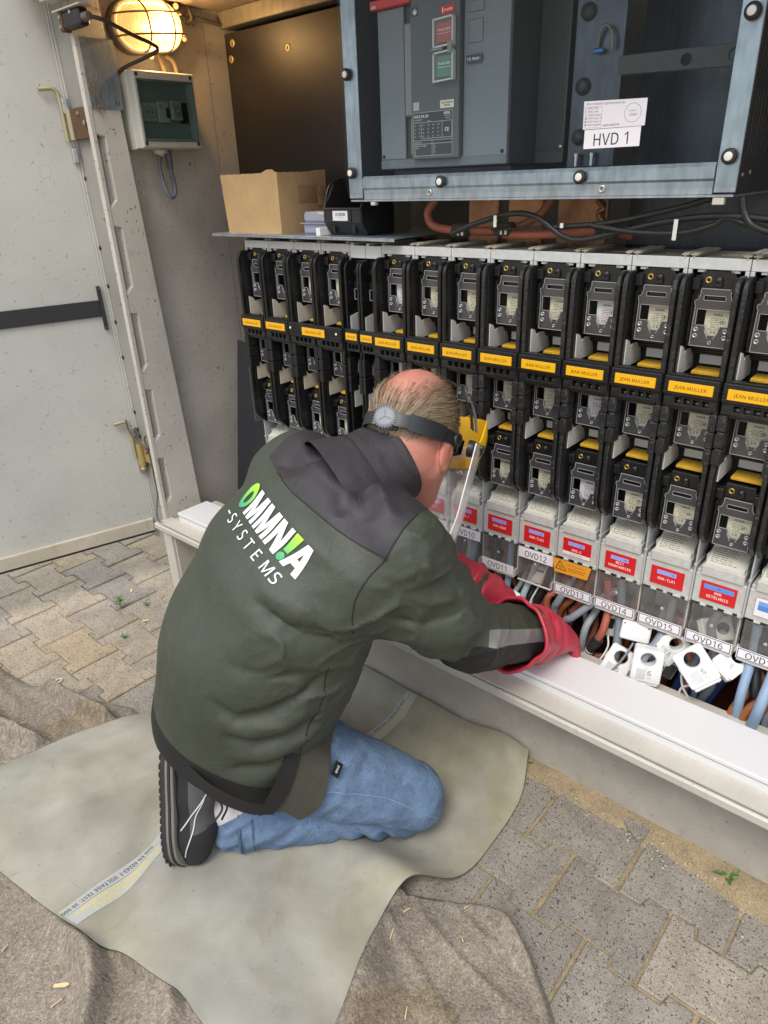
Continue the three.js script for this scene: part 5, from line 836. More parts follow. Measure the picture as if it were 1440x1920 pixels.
{ // the tangle of further cables behind
  const r = mulberry(404), kinds = [[MC.brown, 'brown'], [MC.grey, 'grey'], [MC.rust, 'reddish'], [MC.black, 'black'], [MC.orange, 'orange brown'], [MC.pale, 'pale grey'], [MC.darkBlue, 'dark blue']];
  for (let i = 0; i < 44; i++) { const x = 0.70 + i * 0.0185 + (r() - 0.5) * 0.01, [m, c] = kinds[Math.floor(r() * kinds.length)], z = -0.035 - r() * 0.045, sw = (r() - 0.5) * 0.09, q = 0.0055 + r() * 0.004;
    tag(obj('background_cable', tube([[x, 0.40, z - 0.01], [x + sw * 0.3, 0.35, z], [x + sw + 0.02 * r(), 0.29 + 0.02 * r(), z + 0.03 * r()], [x + sw * 0.8, 0.22, z + 0.02], [x + sw * 1.2, 0.135, z]], q, 24, 7), m), c + ' cable in the tangle behind the front cables', 'cable', 'tangle of cables under the switches'); }
}
{
  const g = thing('cable_gland', 'dark plastic cable gland on the salmon red cable', 'cable gland', [1.118, 0.292, 0.004]);
  g.rotation.z = -0.42;
  obj('nut', [cyl(0.0135, 0.0135, 0.014, 0, 0.0, 0, 'y', 8), cyl(0.0115, 0.0125, 0.008, 0, 0.011, 0, 'y', 12)], M.blackBar, g); obj('body', cyl(0.0105, 0.0105, 0.018, 0, -0.017, 0, 'y', 14), M.blackMatt, g);
  obj('end_ring', [cyl(0.0108, 0.0108, 0.010, 0, -0.032, 0, 'y', 16)], MC.white, g); obj('blue_ring', [cyl(0.0111, 0.0111, 0.003, 0, -0.031, 0, 'y', 16)], MC.darkBlue, g);
  const h = thing('cable_gland', 'pale worn cable gland on the dark blue cable', 'cable gland', [1.392, 0.312, -0.04]); h.rotation.z = -0.3;
  obj('nut', cyl(0.012, 0.012, 0.016, 0, 0, 0, 'y', 8), std({ color: C(0.18, 0.16, 0.14), roughness: 0.4 }), h); obj('body', cyl(0.010, 0.010, 0.02, 0, 0.018, 0, 'y', 12), std({ color: C(0.12, 0.11, 0.10), roughness: 0.4 }), h);
}
const ctPrint = printMat(canvasTex(192, 128, (c, w, h) => {
  c.fillStyle = '#e3e4e4'; c.fillRect(0, 0, w, h); const r = mulberry(31); c.fillStyle = '#41506a'; for (let i = 0; i < 9; i++) { let x = 8; while (x < 86) { const l = 3 + r() * 9; c.fillRect(x, 12 + i * 12, l, 4); x += l + 3; } }
  c.fillStyle = '#2c3442'; c.font = 'bold 30px sans-serif'; c.fillText('CE', 104, 66); c.font = '17px sans-serif'; c.fillText('elelo', 104, 98); c.strokeStyle = '#2c3442'; c.lineWidth = 3; c.strokeRect(106, 16, 18, 20); c.beginPath(); c.moveTo(102, 40); c.lineTo(130, 12); c.stroke();
}));
function ct(pos, rot, s, label) {
  const t = thing('current_transformer', label, 'sensor', pos, 'white clip-on current transformers'); t.rotation.set(...rot); t.scale.setScalar(s);
  const hole = arc(0, 0.014, 0.0145, 0.0145, 0, 345, 20);
  obj('body', prism(rrect(-0.029, 0.029, -0.036, 0.036, 0.006, 4), -0.014, 0.014, 'xy', 0.002, [hole]), MC.white, t);
  obj('clasp', [cb(-0.0305, -0.0275, -0.004, 0.010, -0.010, 0.010, 0.001), cb(-0.004, 0.004, -0.004, -0.0012, -0.010, 0.0155, 0.0006)], MC.white, t);
  obj('rating_print', rectXY(-0.020, 0.022, -0.031, -0.005, 0.0145), ctPrint, t);
  obj('foot_block', [cb(-0.026, 0.026, -0.041, -0.0362, -0.012, 0.012, 0.002), cyl(0.0016, 0.0016, 0.001, -0.02, -0.0416, 0.006, 'y', 8), cyl(0.0016, 0.0016, 0.001, 0.02, -0.0416, 0.006, 'y', 8)], MC.white, t);
  return t;
}
ct([1.184, 0.283, 0.028], [-0.55, 0.25, -0.22], 1.0, 'white clip-on current transformer half sunk behind the duct, below tag OVD14');
ct([1.250, 0.318, 0.040], [-0.25, 0.35, 0.04], 1.05, 'upright white clip-on current transformer round a grey cable, below tag OVD15');
ct([1.343, 0.352, 0.030], [-0.55, 0.20, 0.85], 1.08, 'tilted empty white clip-on current transformer below tag OVD16');
ct([1.276, 0.347, -0.010], [-0.3, 0.5, -0.6], 0.95, 'white clip-on current transformer lying slanted behind tag OVD15');
ct([1.398, 0.364, -0.012], [-0.9, 0.3, -0.45], 0.9, 'white clip-on current transformer peeping out between tags OVD16 and OVD17');
ct([1.350, 0.405, -0.045], [-0.6, 0.3, -1.1], 0.85, 'white clip-on current transformer seen through the clear cover of OVD16');
ct([0.735, 0.315, 0.0], [-0.8, 0.3, 0.1], 0.95, 'white clip-on current transformer round the pale cable beside the red glove');
ct([0.905, 0.296, 0.0], [-0.9, 0.35, -0.1], 1.0, 'white clip-on current transformer below tag OVD12, above the glove cuff');
{
  const f = thing('flat_module', 'flat white plastic module with rounded corners below tag OVD14', 'module', [1.203, 0.359, 0.0]); f.rotation.set(-0.35, 0.30, 0.03);
  obj('case', prism(rrect(-0.031, 0.031, -0.021, 0.021, 0.005, 3), -0.012, 0.008, 'xy', 0.0025), MC.white, f); obj('sticker', rectXY(-0.020, 0.022, -0.013, 0.015, 0.0083), std({ color: C(0.80, 0.80, 0.80), roughness: 0.15 }), f);
  obj('screws', [cyl(0.0016, 0.0016, 0.001, -0.025, 0.015, 0.0083, 'z', 8), cyl(0.0016, 0.0016, 0.001, 0.025, 0.014, 0.0083, 'z', 8)], M.rubber, f);
  const b = thing('flat_module', 'white plastic module behind the clear cover of OVD12', 'module', [0.957, 0.398, -0.03]); b.rotation.set(-0.2, 0.2, 0.0); obj('case', prism(rrect(-0.031, 0.031, -0.024, 0.022, 0.006, 3), -0.012, 0.008, 'xy', 0.0025), MC.white, b); obj('slot', cb(-0.02, 0.02, 0.008, 0.012, 0.0081, 0.0086, 0.0002), M.blackMatt, b);
  const k = thing('flat_module', 'white plastic module with black print standing behind the salmon red cable', 'module', [1.136, 0.325, -0.04]); k.rotation.set(-0.1, 0.6, -0.1); obj('case', prism(rrect(-0.02, 0.02, -0.026, 0.026, 0.003, 2), -0.012, 0.008, 'xy', 0.0015), MC.white, k); obj('print', rectXY(-0.016, 0.0, -0.006, 0.02, 0.0083), M.blackMatt, k);
  const w = thing('wire_clip', 'small transparent grey clip box below tag OVD15', 'clip', [1.285, 0.297, 0.0]); w.rotation.set(-0.3, 0.3, -0.25); obj('case', cb(-0.012, 0.012, -0.018, 0.018, -0.01, 0.01, 0.002), std({ color: C(0.35, 0.36, 0.36), roughness: 0.3 }), w); obj('edge', cb(-0.010, 0.010, -0.016, 0.016, 0.0102, 0.0112, 0.0003), M.blackMatt, w);
}
// ------------------------------------------------------------------ rubber mat and felt blanket
const poly = (pts, t) => { // point along a polyline by normalised length
  if (!pts.len) { pts.len = [0]; for (let i = 1; i < pts.length; i++) pts.len.push(pts.len[i - 1] + Math.hypot(pts[i][0] - pts[i - 1][0], pts[i][1] - pts[i - 1][1])); }
  const L = pts.len[pts.len.length - 1] * t; let i = 1; while (i < pts.length - 1 && pts.len[i] < L) i++;
  const k = (L - pts.len[i - 1]) / (pts.len[i] - pts.len[i - 1]); return [lerp(pts[i - 1][0], pts[i][0], k), lerp(pts[i - 1][1], pts[i][1], k)];
};
const smooth = (pts, n = 40) => { const c = new THREE.CatmullRomCurve3(pts.map(p => V(p[0], 0, p[1])), false, 'centripetal'); return c.getSpacedPoints(n).map(p => [p.x, p.z]); };
const matL = smooth([[0.345, 0.158], [0.315, 0.36], [0.27, 0.50], [0.218, 0.637], [0.168, 0.747], [0.128, 0.868], [0.110, 0.991], [0.09, 1.16]]);
const matR = smooth([[1.050, 0.157], [1.094, 0.268], [1.108, 0.403], [1.108, 0.483], [1.090, 0.545], [1.052, 0.60], [1.045, 0.65], [1.063, 0.737], [1.097, 0.827], [1.115, 0.88], [1.13, 0.995]]);
const matF = smooth([[0.345, 0.158], [0.53, 0.158], [0.73, 0.160], [0.893, 0.162], [1.050, 0.157]]);
const matN = smooth([[0.09, 1.16], [0.383, 1.108], [0.558, 1.080], [0.70, 1.048], [0.828, 1.020], [0.872, 1.006], [0.942, 1.010], [1.13, 0.995]]);
function matH(x, z) { // height of the mat over the paving
  let h = 0.006 + 0.040 * sstep(0.50, 0.66, z + 0.10 * (x - 0.95)) * (1 - 0.35 * sstep(0.75, 0.2, x));
  h += 0.022 * Math.exp(-(((z - 0.60 + 0.10 * (x - 1.0)) / 0.045) ** 2)) * sstep(0.62, 1.02, x);
  h += 0.024 * (fbm(x * 3.6 + 4, z * 3.6, 3, 3) - 0.5) * 2 * sstep(0.3, 0.6, z) + 0.006 * (fbm(x * 9, z * 9 + 3, 5, 2) - 0.5);
  const dg = (x - 0.60) * 0.80 + (z - 0.93) * -0.60; // diagonal dent
  h -= 0.016 * Math.exp(-((dg / 0.035) ** 2)) * sstep(0.72, 0.86, z); h += 0.012 * Math.exp(-(((dg - 0.07) / 0.045) ** 2)) * sstep(0.72, 0.86, z);
  h += 0.024 * sstep(0.24, 0.157, z) + 0.02 * Math.exp(-(((x - 0.98) / 0.07) ** 2 + ((z - 0.17) / 0.08) ** 2));
  h -= 0.010 * Math.exp(-(((x - 0.93) / 0.14) ** 2 + ((z - 0.5) / 0.10) ** 2)) * 0.5;
  return Math.max(0.0045, h);
}
function matP(u, v) {
  const a = poly(matF, u), b = poly(matN, u), c = poly(matL, v), d = poly(matR, v), c00 = matF[0], c10 = matF[matF.length - 1], c01 = matN[0], c11 = matN[matN.length - 1], o = [];
  for (let k = 0; k < 2; k++) o.push((1 - v) * a[k] + v * b[k] + (1 - u) * c[k] + u * d[k] - ((1 - u) * (1 - v) * c00[k] + u * (1 - v) * c10[k] + (1 - u) * v * c01[k] + u * v * c11[k]));
  return o;
}
const mk1 = strokes(1024, 500, 71, { l0: 10, l1: 90, w: 0.7, bend: 0.03 }), mk2 = strokes(1024, 260, 72, { l0: 8, l1: 70, w: 0.9, bend: 0.06 }), mk3 = strokes(1024, 500, 73, { l0: 1, l1: 4, w: 1.1 });
const texMat = dataTex(1024, (u, v) => {
  const n = fbm(u * 5, v * 5, 1.5, 5), m = fbm(u * 14 + 3, v * 14, 4.5, 4), f = (0.585 + 0.22 * (n - 0.5) + 0.10 * (m - 0.5)) * (1 + 0.10 * mk1(u, v)) * (1 - 0.16 * mk2(u, v)) * (1 - 0.35 * mk3(u, v));
  const st = sstep(0.50, 0.66, fbm(u * 3 + 9, v * 3 + 2, 7.7, 4)) * 0.9 + sstep(0.48, 0.60, fbm(u * 4 + 1, v * 2 + 6, 3.3, 4)) * sstep(0.72, 0.9, u);
  const sp = vnoise(u * 420, v * 420, 2) > 0.985 ? 1.12 : 1;
  const k = clamp(st) * 0.42, dirt = 1 - 0.065 * sstep(0.46, 0.70, fbm(u * 6 + 2, v * 6 + 7, 15.5, 5)) - 0.045 * sstep(0.50, 0.64, fbm(u * 15, v * 15, 25.5, 4));
  return [(f * (1.0 - 0.04 * k)) * sp * (0.35 + 0.65 * dirt), (f * (0.982 - 0.05 * k)) * sp * (0.2 + 0.8 * dirt), (f * (0.925 - 0.18 * k)) * sp * dirt];
}, { repeat: false });
{
  const mat = thing('rubber_mat', 'large grey rubber insulating mat with wavy edges under the kneeling man', 'mat', [0.6, 0, 0.6]);
  const N = 110, mm = std({ color: C(0.98, 0.98, 0.96), map: texMat, roughness: 0.62 });
  const at = (u, v, dy) => { const [x, z] = matP(u, v); return [x - 0.6, matH(x, z) + dy, z - 0.6]; };
  obj('sheet', grid(N, N, (u, v) => at(u, v, 0), (u, v) => [u, 1 - v]), mm, mat);
  const edge = []; for (const [fn] of [[t => [t, 0]], [t => [t, 1]], [t => [0, t]], [t => [1, t]]]) edge.push(fin(grid(N, 1, (u, v) => at(...fn(u), -0.0034 * v)), false));
  obj('edge', edge, std({ color: C(0.09, 0.085, 0.07), roughness: 0.7, side: THREE.DoubleSide }), mat);
  // printed band, reading along the mat
  const txt = canvasTex(2048, 128, (c, w, h) => {
    c.fillStyle = '#a2a3a0'; c.fillRect(0, 0, w, h); c.fillStyle = '#60625f'; c.fillRect(0, 76, w, 3);
    for (let i = 0; i < 4; i++) { const x = i * 520 + 40; c.fillStyle = '#c4b04a'; c.font = 'bold 30px sans-serif'; c.fillText('IEC 61112   CLASS 3', x + 90, 34, 330); c.fillText('WORKING VOLTAGE 26 500 V', x + 90, 68, 330); c.beginPath(); c.moveTo(x + 20, 62); c.lineTo(x + 48, 16); c.lineTo(x + 76, 62); c.closePath(); c.lineWidth = 5; c.strokeStyle = '#c4b04a'; c.stroke(); c.fillStyle = '#3a3d42'; c.font = 'bold 30px sans-serif'; c.fillText('DIN EN 60243-1  VOLTAGE TEST: 30 000 V', x + 20, 112, 450); }
  });
  const band = grid(160, 4, (s, t) => { const v = 0.004 + s * 0.992, u = 0.505 - 0.015 * s + (t - 0.5) * 0.050; const p = at(u, v, 0.0009); return p; }, (s, t) => [s, t]);
  obj('printed_band', band, printMat(txt, { roughness: 0.5, side: THREE.DoubleSide }), mat);
}
const fbA = strokes(1024, 5000, 81, { l0: 5, l1: 26, w: 0.55, bend: 0.25 }), fbB = strokes(1024, 4000, 82, { l0: 5, l1: 22, w: 0.55, bend: 0.25 });
const texFelt = dataTex(1024, (u, v) => {
  const a = pnoise(u, v, 256, 603), b = pnoise(u, v, 120, 604), c = pfbm(u, v, 6, 605, 5), d = pnoise(u * 3 % 1, v, 240, 606);
  let f = 0.60 + 0.16 * (c - 0.5) + 0.17 * (a - 0.5) + 0.11 * (b - 0.5) + 0.08 * (d - 0.5); let r = f * 1.0, g = f * 0.925, bb = f * 0.84;
  if (pnoise(u, v, 200, 611) > 0.955) { r *= 0.55; g *= 0.52; bb *= 0.5; } if (pnoise(u, v, 160, 612) > 0.972) { r = 0.85; g = 0.8; bb = 0.7; } if (pnoise(u, v, 100, 613) > 0.990) { r = 0.6; g = 0.28; bb = 0.22; }
  const st = sstep(0.62, 0.74, pfbm(u, v, 4, 617, 4)); r *= 1 - 0.03 * st; g *= 1 - 0.06 * st; bb *= 1 - 0.12 * st; const fb = fbA(u, v), fd = fbB(u, v); r *= 1 + 0.22 * fb - 0.3 * fd; g *= 1 + 0.22 * fb - 0.3 * fd; bb *= 1 + 0.22 * fb - 0.3 * fd; return [r, g, bb];
});
const texFeltB = dataTex(512, (u, v) => { const f = 0.45 * pnoise(u, v, 200, 603) + 0.35 * pnoise(u, v, 90, 604) + 0.2 * pnoise(u, v, 40, 608); return [f, f, f]; }, { srgb: false });
{
  const zf = [[-0.9, 0.87], [-0.33, 0.815], [-0.18, 0.790], [-0.05, 0.745], [0.05, 0.690], [0.13, 0.655], [0.5, 0.68], [0.9, 0.66], [1.05, 0.60], [1.165, 0.537], [1.23, 0.526], [1.294, 0.562], [1.347, 0.600], [1.39, 0.637], [1.6, 0.86]];
  const far = x => { for (let i = 1; i < zf.length; i++) if (x <= zf[i][0]) return lerp(zf[i - 1][1], zf[i][1], (x - zf[i - 1][0]) / (zf[i][0] - zf[i - 1][0])); return 0.86; };
  const inMat = (x, z) => { // signed margin inside the mat outline
    let a = 1e9; const edgeX = (pl) => { for (let i = 1; i < pl.length; i++) if (z <= pl[i][1]) { const k = (z - pl[i - 1][1]) / (pl[i][1] - pl[i - 1][1] || 1e-6); return lerp(pl[i - 1][0], pl[i][0], clamp(k)); } return pl[pl.length - 1][0]; };
    const nz = () => { for (let i = 1; i < matN.length; i++) if (x <= matN[i][0]) return lerp(matN[i - 1][1], matN[i][1], (x - matN[i - 1][0]) / (matN[i][0] - matN[i - 1][0])); return 0.99; };
    return Math.min(x - edgeX(matL), edgeX(matR) - x, nz() - z);
  };
  const ridge = (x, z, s) => { const n = fbm(x, z, s, 2); return (1 - Math.min(1, Math.abs(2 * n - 1) * 2.6)); };
  const H = (x, z, d) => {
    const wx = x + 0.10 * (fbm(x * 4, z * 4, 31, 2) - 0.5), wz = z + 0.12 * (fbm(x * 4, z * 4, 37, 2) - 0.5);
    let h = 0.014 + 0.012 * fbm(wx * 5, wz * 5, 2, 2);
    const left = sstep(0.45, 0.1, x), rgt = sstep(0.75, 1.05, x);
    const wv = (p, k) => Math.pow(0.5 + 0.5 * Math.cos(6.2832 * (p + 0.13 * Math.sin(6.2832 * p))), k); h += left * (0.056 * wv(z * 7.2 + x * 1.4 + 1.1 * fbm(x * 2.6, z * 2.6, 8, 2), 1.8) + 0.012 * wv(z * 10 - x * 4 + 2 * fbm(x * 4, z * 4, 18, 2), 2) * fbm(x * 3, z * 3, 6, 2));
    { const rx = x - 0.98, rz = z - 0.46, rr = Math.hypot(rx, rz), th = Math.atan2(rz, rx); h += rgt * (0.022 * sstep(0, 0.12, d) + (0.012 + 0.050 * sstep(0.1, 0.4, rr)) * wv(th * 1.3 + 0.15 + 0.7 * fbm(x * 3, z * 3, 13, 2), 1.7) + 0.011 * wv(th * 2.7 + rr * 4 + 1.5 * fbm(x * 4, z * 4, 23, 2), 2) * fbm(x * 4, z * 4, 16, 2)); }
    h += (1 - left) * (1 - rgt) * 0.054 * wv(z * 5.2 - x * 3.4 + 1.0 * fbm(x * 2.6, z * 2.6, 17, 2), 1.8);
    h += 0.004 * (fbm(x * 30, z * 30, 3, 2) - 0.5); { const n1 = fbm(wx * 5 + wz * 2 + 3, wz * 7 - wx, 41, 2), n2 = fbm(wx * 7 - wz * 3, wz * 5 + wx * 2, 43, 2); h += 0.004 * Math.exp(-81 * (2 * n1 - 1) ** 2) + 0.003 * Math.exp(-100 * (2 * n2 - 1) ** 2); }
    h *= sstep(-0.006, 0.028, d);
    const im = inMat(x, z); if (im > -0.02) { const cap = matH(x, z) - 0.0065; const hc = Math.min(h, cap); h = lerp(h, hc, sstep(-0.02, 0.004, im)); if (im > 0) h = Math.max(hc, Math.min(cap, hc + 0.03 * sstep(0, 0.06, d))); }
    return Math.max(h, 0.003);
  };
  const g = grid(420, 220, (u, v) => { const x = lerp(-0.9, 1.6, u), f = far(x), d = (1.75 - f) * v * v * 0.5 + (1.75 - f) * v * 0.5; const z = f + d; return [x, H(x, z, d), z]; }, (u, v, p) => [p[0], p[2]]);
  const b = tag(obj('felt_blanket', g, std({ color: C(0.74, 0.74, 0.74), map: sized(texFelt, 0.55), bumpMap: sized(texFeltB, 0.28), bumpScale: 0.0018, roughness: 1 })), 'crumpled brown-grey felt blanket spread under the rubber mat', 'blanket');
  // straw stalks and wood chips lying about
  const strawM = std({ color: C(0.62, 0.50, 0.28), roughness: 0.8 });
  const rr = mulberry(99), spots = [[1.08, 0.66], [1.10, 0.72], [1.16, 0.58], [1.19, 0.63], [1.20, 0.80], [0.98, 1.02], [1.15, 0.95], [0.55, 1.16], [0.72, 1.16], [0.80, 1.22], [0.30, 1.22], [0.02, 0.90]];
  spots.forEach(([x, z], i) => { const L = 0.010 + rr() * 0.02, a = rr() * 6.28, y = H(x, z, z - far(x)) + 0.003; tag(obj('straw', tube([[x, y, z], [x + L * 0.5 * Math.cos(a), y + 0.002, z + L * 0.5 * Math.sin(a)], [x + L * Math.cos(a), y + 0.001, z + L * Math.sin(a)]], 0.0011, 6, 5), strawM), 'short dry straw stalk lying on the felt blanket', 'straw', 'straw bits on the blanket'); });
  const chip = (x, z, a, l, lab) => { const c = tag(obj('wood_chip', prism([[-l, -0.003], [l * 0.6, -0.004], [l, 0.0], [l * 0.5, 0.004], [-l, 0.003]], 0, 0.003, 'xz', 0.0008), strawM), lab, 'wood chip'); c.position.set(x, x > 0.3 ? H(x, z, z - far(x)) + 0.002 : 0.0015, z); c.rotation.y = a; };
  chip(0.70, 1.13, 0.8, 0.014, 'pale wood chip on the blanket near the mat edge'); chip(-0.215, 0.405, 0.9, 0.012, 'thin brown wood chip on the paving beside the plinth foot'); chip(-0.42, 0.335, -0.5, 0.010, 'pale wood chip on the yellowish paving');
  const ring = new THREE.TorusGeometry(0.008, 0.0022, 8, 20); ring.rotateX(Math.PI / 2); ring.translate(-0.145, 0.0025, 0.73);
  tag(obj('washer', fin(ring, false), std({ color: C(0.6, 0.57, 0.48), roughness: 0.5 })), 'small pale washer ring lying on the paving by the blanket', 'washer');
}
// ------------------------------------------------------------------ weeds and rubble at the plinth
function weed(x, z, n, h, label, seed, k = 1) {
  const w = thing('weed', label, 'plant', [x, 0, z]), r = mulberry(seed), gm = std({ color: C(0.07, 0.19, 0.035), roughness: 0.6, side: THREE.DoubleSide });
  obj('stem', tube([[0, -0.004, 0], [0.003, h * 0.5, 0.002], [0.001, h, 0]], 0.0011, 10, 5), gm, w);
  for (let i = 0; i < n; i++) {
    const a = i * 2.4 + r(), y = h * (0.25 + 0.75 * i / n), L = (0.010 + r() * 0.010) * k, wd = L * 0.38, up = 0.2 + r() * 0.5;
    const leaf = grid(4, 6, (u, v) => { const s = v * L, ww = wd * Math.sin(Math.PI * Math.pow(v, 0.8)) * (u - 0.5) * 2 * 0.5 * (1 + 0.25 * Math.sin(v * 18)); return [Math.cos(a) * s - Math.sin(a) * ww, y + up * s - 12 * s * s / k + Math.abs(u - 0.5) * 0.002, Math.sin(a) * s + Math.cos(a) * ww]; });
    obj('leaf', leaf, gm, w);
  }
}
weed(-0.351, 0.415, 16, 0.045, 'young green weed with small leaves growing upright between the paving stones', 3, 1.3);
weed(1.506, 0.172, 12, 0.012, 'low green weed rosette in the sand at the plinth foot', 5, 1.7);
weed(-0.30, 0.352, 8, 0.012, 'tiny green weed sprout in a paving joint near the door', 8);
weed(-0.19, 0.50, 9, 0.006, 'flat mossy weed in a paving joint beside the man', 12);
weed(1.055, 0.168, 6, 0.012, 'thin grassy weed at the corner of the rubber mat', 14);
{
  const s = thing('broken_slab', 'broken pale paving shard lying against the plinth', 'stone', [1.325, 0.0, 0.185]);
  obj('shard', prism([[-0.035, -0.012], [0.0, -0.028], [0.026, -0.022], [0.022, 0.012], [0.012, 0.022], [-0.012, 0.008]], -0.004, 0.012, 'xz', 0.002), std({ color: C(0.60, 0.59, 0.57), map: sized(texPaver, 0.3), roughness: 0.95 }), s);
  const r = mulberry(41), g = []; for (let i = 0; i < 260; i++) { const k = new THREE.IcosahedronGeometry(0.0008 + r() * r() * 0.0028, 0); k.scale(1, 0.7, 1); k.rotateY(r() * 6); k.translate(1.0 + r() * 0.75, 0.004 + r() * 0.004, 0.155 + r() * 0.06 + (r() > 0.7 ? r() * 0.1 : 0)); g.push(fin(k)); }
  const q = tag(obj('gravel', g, std({ color: C(0.5, 0.46, 0.38), roughness: 1 })), 'loose gravel grains in the sand along the plinth', 'gravel'); q.userData.kind = 'stuff';
}
// ------------------------------------------------------------------ distance fields -> meshes (surface nets)
const len = (x, y, z) => Math.sqrt(x * x + y * y + z * z);
function cone(a, b, ra, rb) { // tapered capsule
  const dx = b[0] - a[0], dy = b[1] - a[1], dz = b[2] - a[2], l2 = dx * dx + dy * dy + dz * dz;
  return (x, y, z) => { const t = clamp(((x - a[0]) * dx + (y - a[1]) * dy + (z - a[2]) * dz) / l2); return len(x - a[0] - t * dx, y - a[1] - t * dy, z - a[2] - t * dz) - (ra + (rb - ra) * t); };
}
const smin = (a, b, k) => { const h = Math.max(k - Math.abs(a - b), 0) / k; return Math.min(a, b) - h * h * k * 0.25; };
function ell(c, X, Y, Z, rx, ry, rz) { // ellipsoid with axes
  const m = Math.min(rx, ry, rz);
  return (x, y, z) => { const a = x - c[0], b = y - c[1], d = z - c[2]; const u = (a * X[0] + b * X[1] + d * X[2]) / rx, v = (a * Y[0] + b * Y[1] + d * Y[2]) / ry, w = (a * Z[0] + b * Z[1] + d * Z[2]) / rz; const k = len(u, v, w), g = len(u / rx, v / ry, w / rz); return k < 1e-6 ? -m : k * (k - 1) / g; };
}
// tube of elliptic sections: stations [centre, right-hand angle in the ground plane, half width, half depth]
function sections(S) {
  const n = S.length, fr = S.map((s, i) => {
    const a = S[Math.max(i - 1, 0)][0], b = S[Math.min(i + 1, n - 1)][0]; const ax = V(b[0] - a[0], b[1] - a[1], b[2] - a[2]).normalize();
    const r = V(Math.cos(s[1]), 0, Math.sin(s[1])); r.addScaledVector(ax, -r.dot(ax)).normalize(); return { c: s[0], ax, r, f: ax.clone().cross(r), a: s[2], b: s[3] };
  });
  return (x, y, z) => {
    let best = 1e9, bi = 0, bt = 0;
    for (let i = 0; i < n - 1; i++) { const p = fr[i].c, q = fr[i + 1].c, dx = q[0] - p[0], dy = q[1] - p[1], dz = q[2] - p[2]; const t = clamp(((x - p[0]) * dx + (y - p[1]) * dy + (z - p[2]) * dz) / (dx * dx + dy * dy + dz * dz)); const d = len(x - p[0] - t * dx, y - p[1] - t * dy, z - p[2] - t * dz); if (d < best) { best = d; bi = i; bt = t; } }
    const A = fr[bi], B = fr[bi + 1], s = bt * bt * (3 - 2 * bt); const cx = lerp(A.c[0], B.c[0], bt), cy = lerp(A.c[1], B.c[1], bt), cz = lerp(A.c[2], B.c[2], bt);
    const rx = lerp(A.r.x, B.r.x, bt), ry = lerp(A.r.y, B.r.y, bt), rz = lerp(A.r.z, B.r.z, bt), fx = lerp(A.f.x, B.f.x, bt), fy = lerp(A.f.y, B.f.y, bt), fz = lerp(A.f.z, B.f.z, bt), ux = lerp(A.ax.x, B.ax.x, bt), uy = lerp(A.ax.y, B.ax.y, bt), uz = lerp(A.ax.z, B.ax.z, bt);
    const a = lerp(A.a, B.a, s), b = lerp(A.b, B.b, s), X = x - cx, Y = y - cy, Z = z - cz;
    const u = X * rx + Y * ry + Z * rz, v = X * fx + Y * fy + Z * fz, w = X * ux + Y * uy + Z * uz, k = Math.pow(Math.pow(Math.abs(u / a), 2.3) + Math.pow(Math.abs(v / b), 2.3), 1 / 2.3);
    const d = (k - 1) * Math.min(a, b), e = (bi === 0 && bt === 0) || (bi === n - 2 && bt === 1) ? Math.abs(w) : 0;
    return e > 0 ? (d > 0 ? Math.hypot(d, e) : Math.max(d, e)) : d;
  };
}
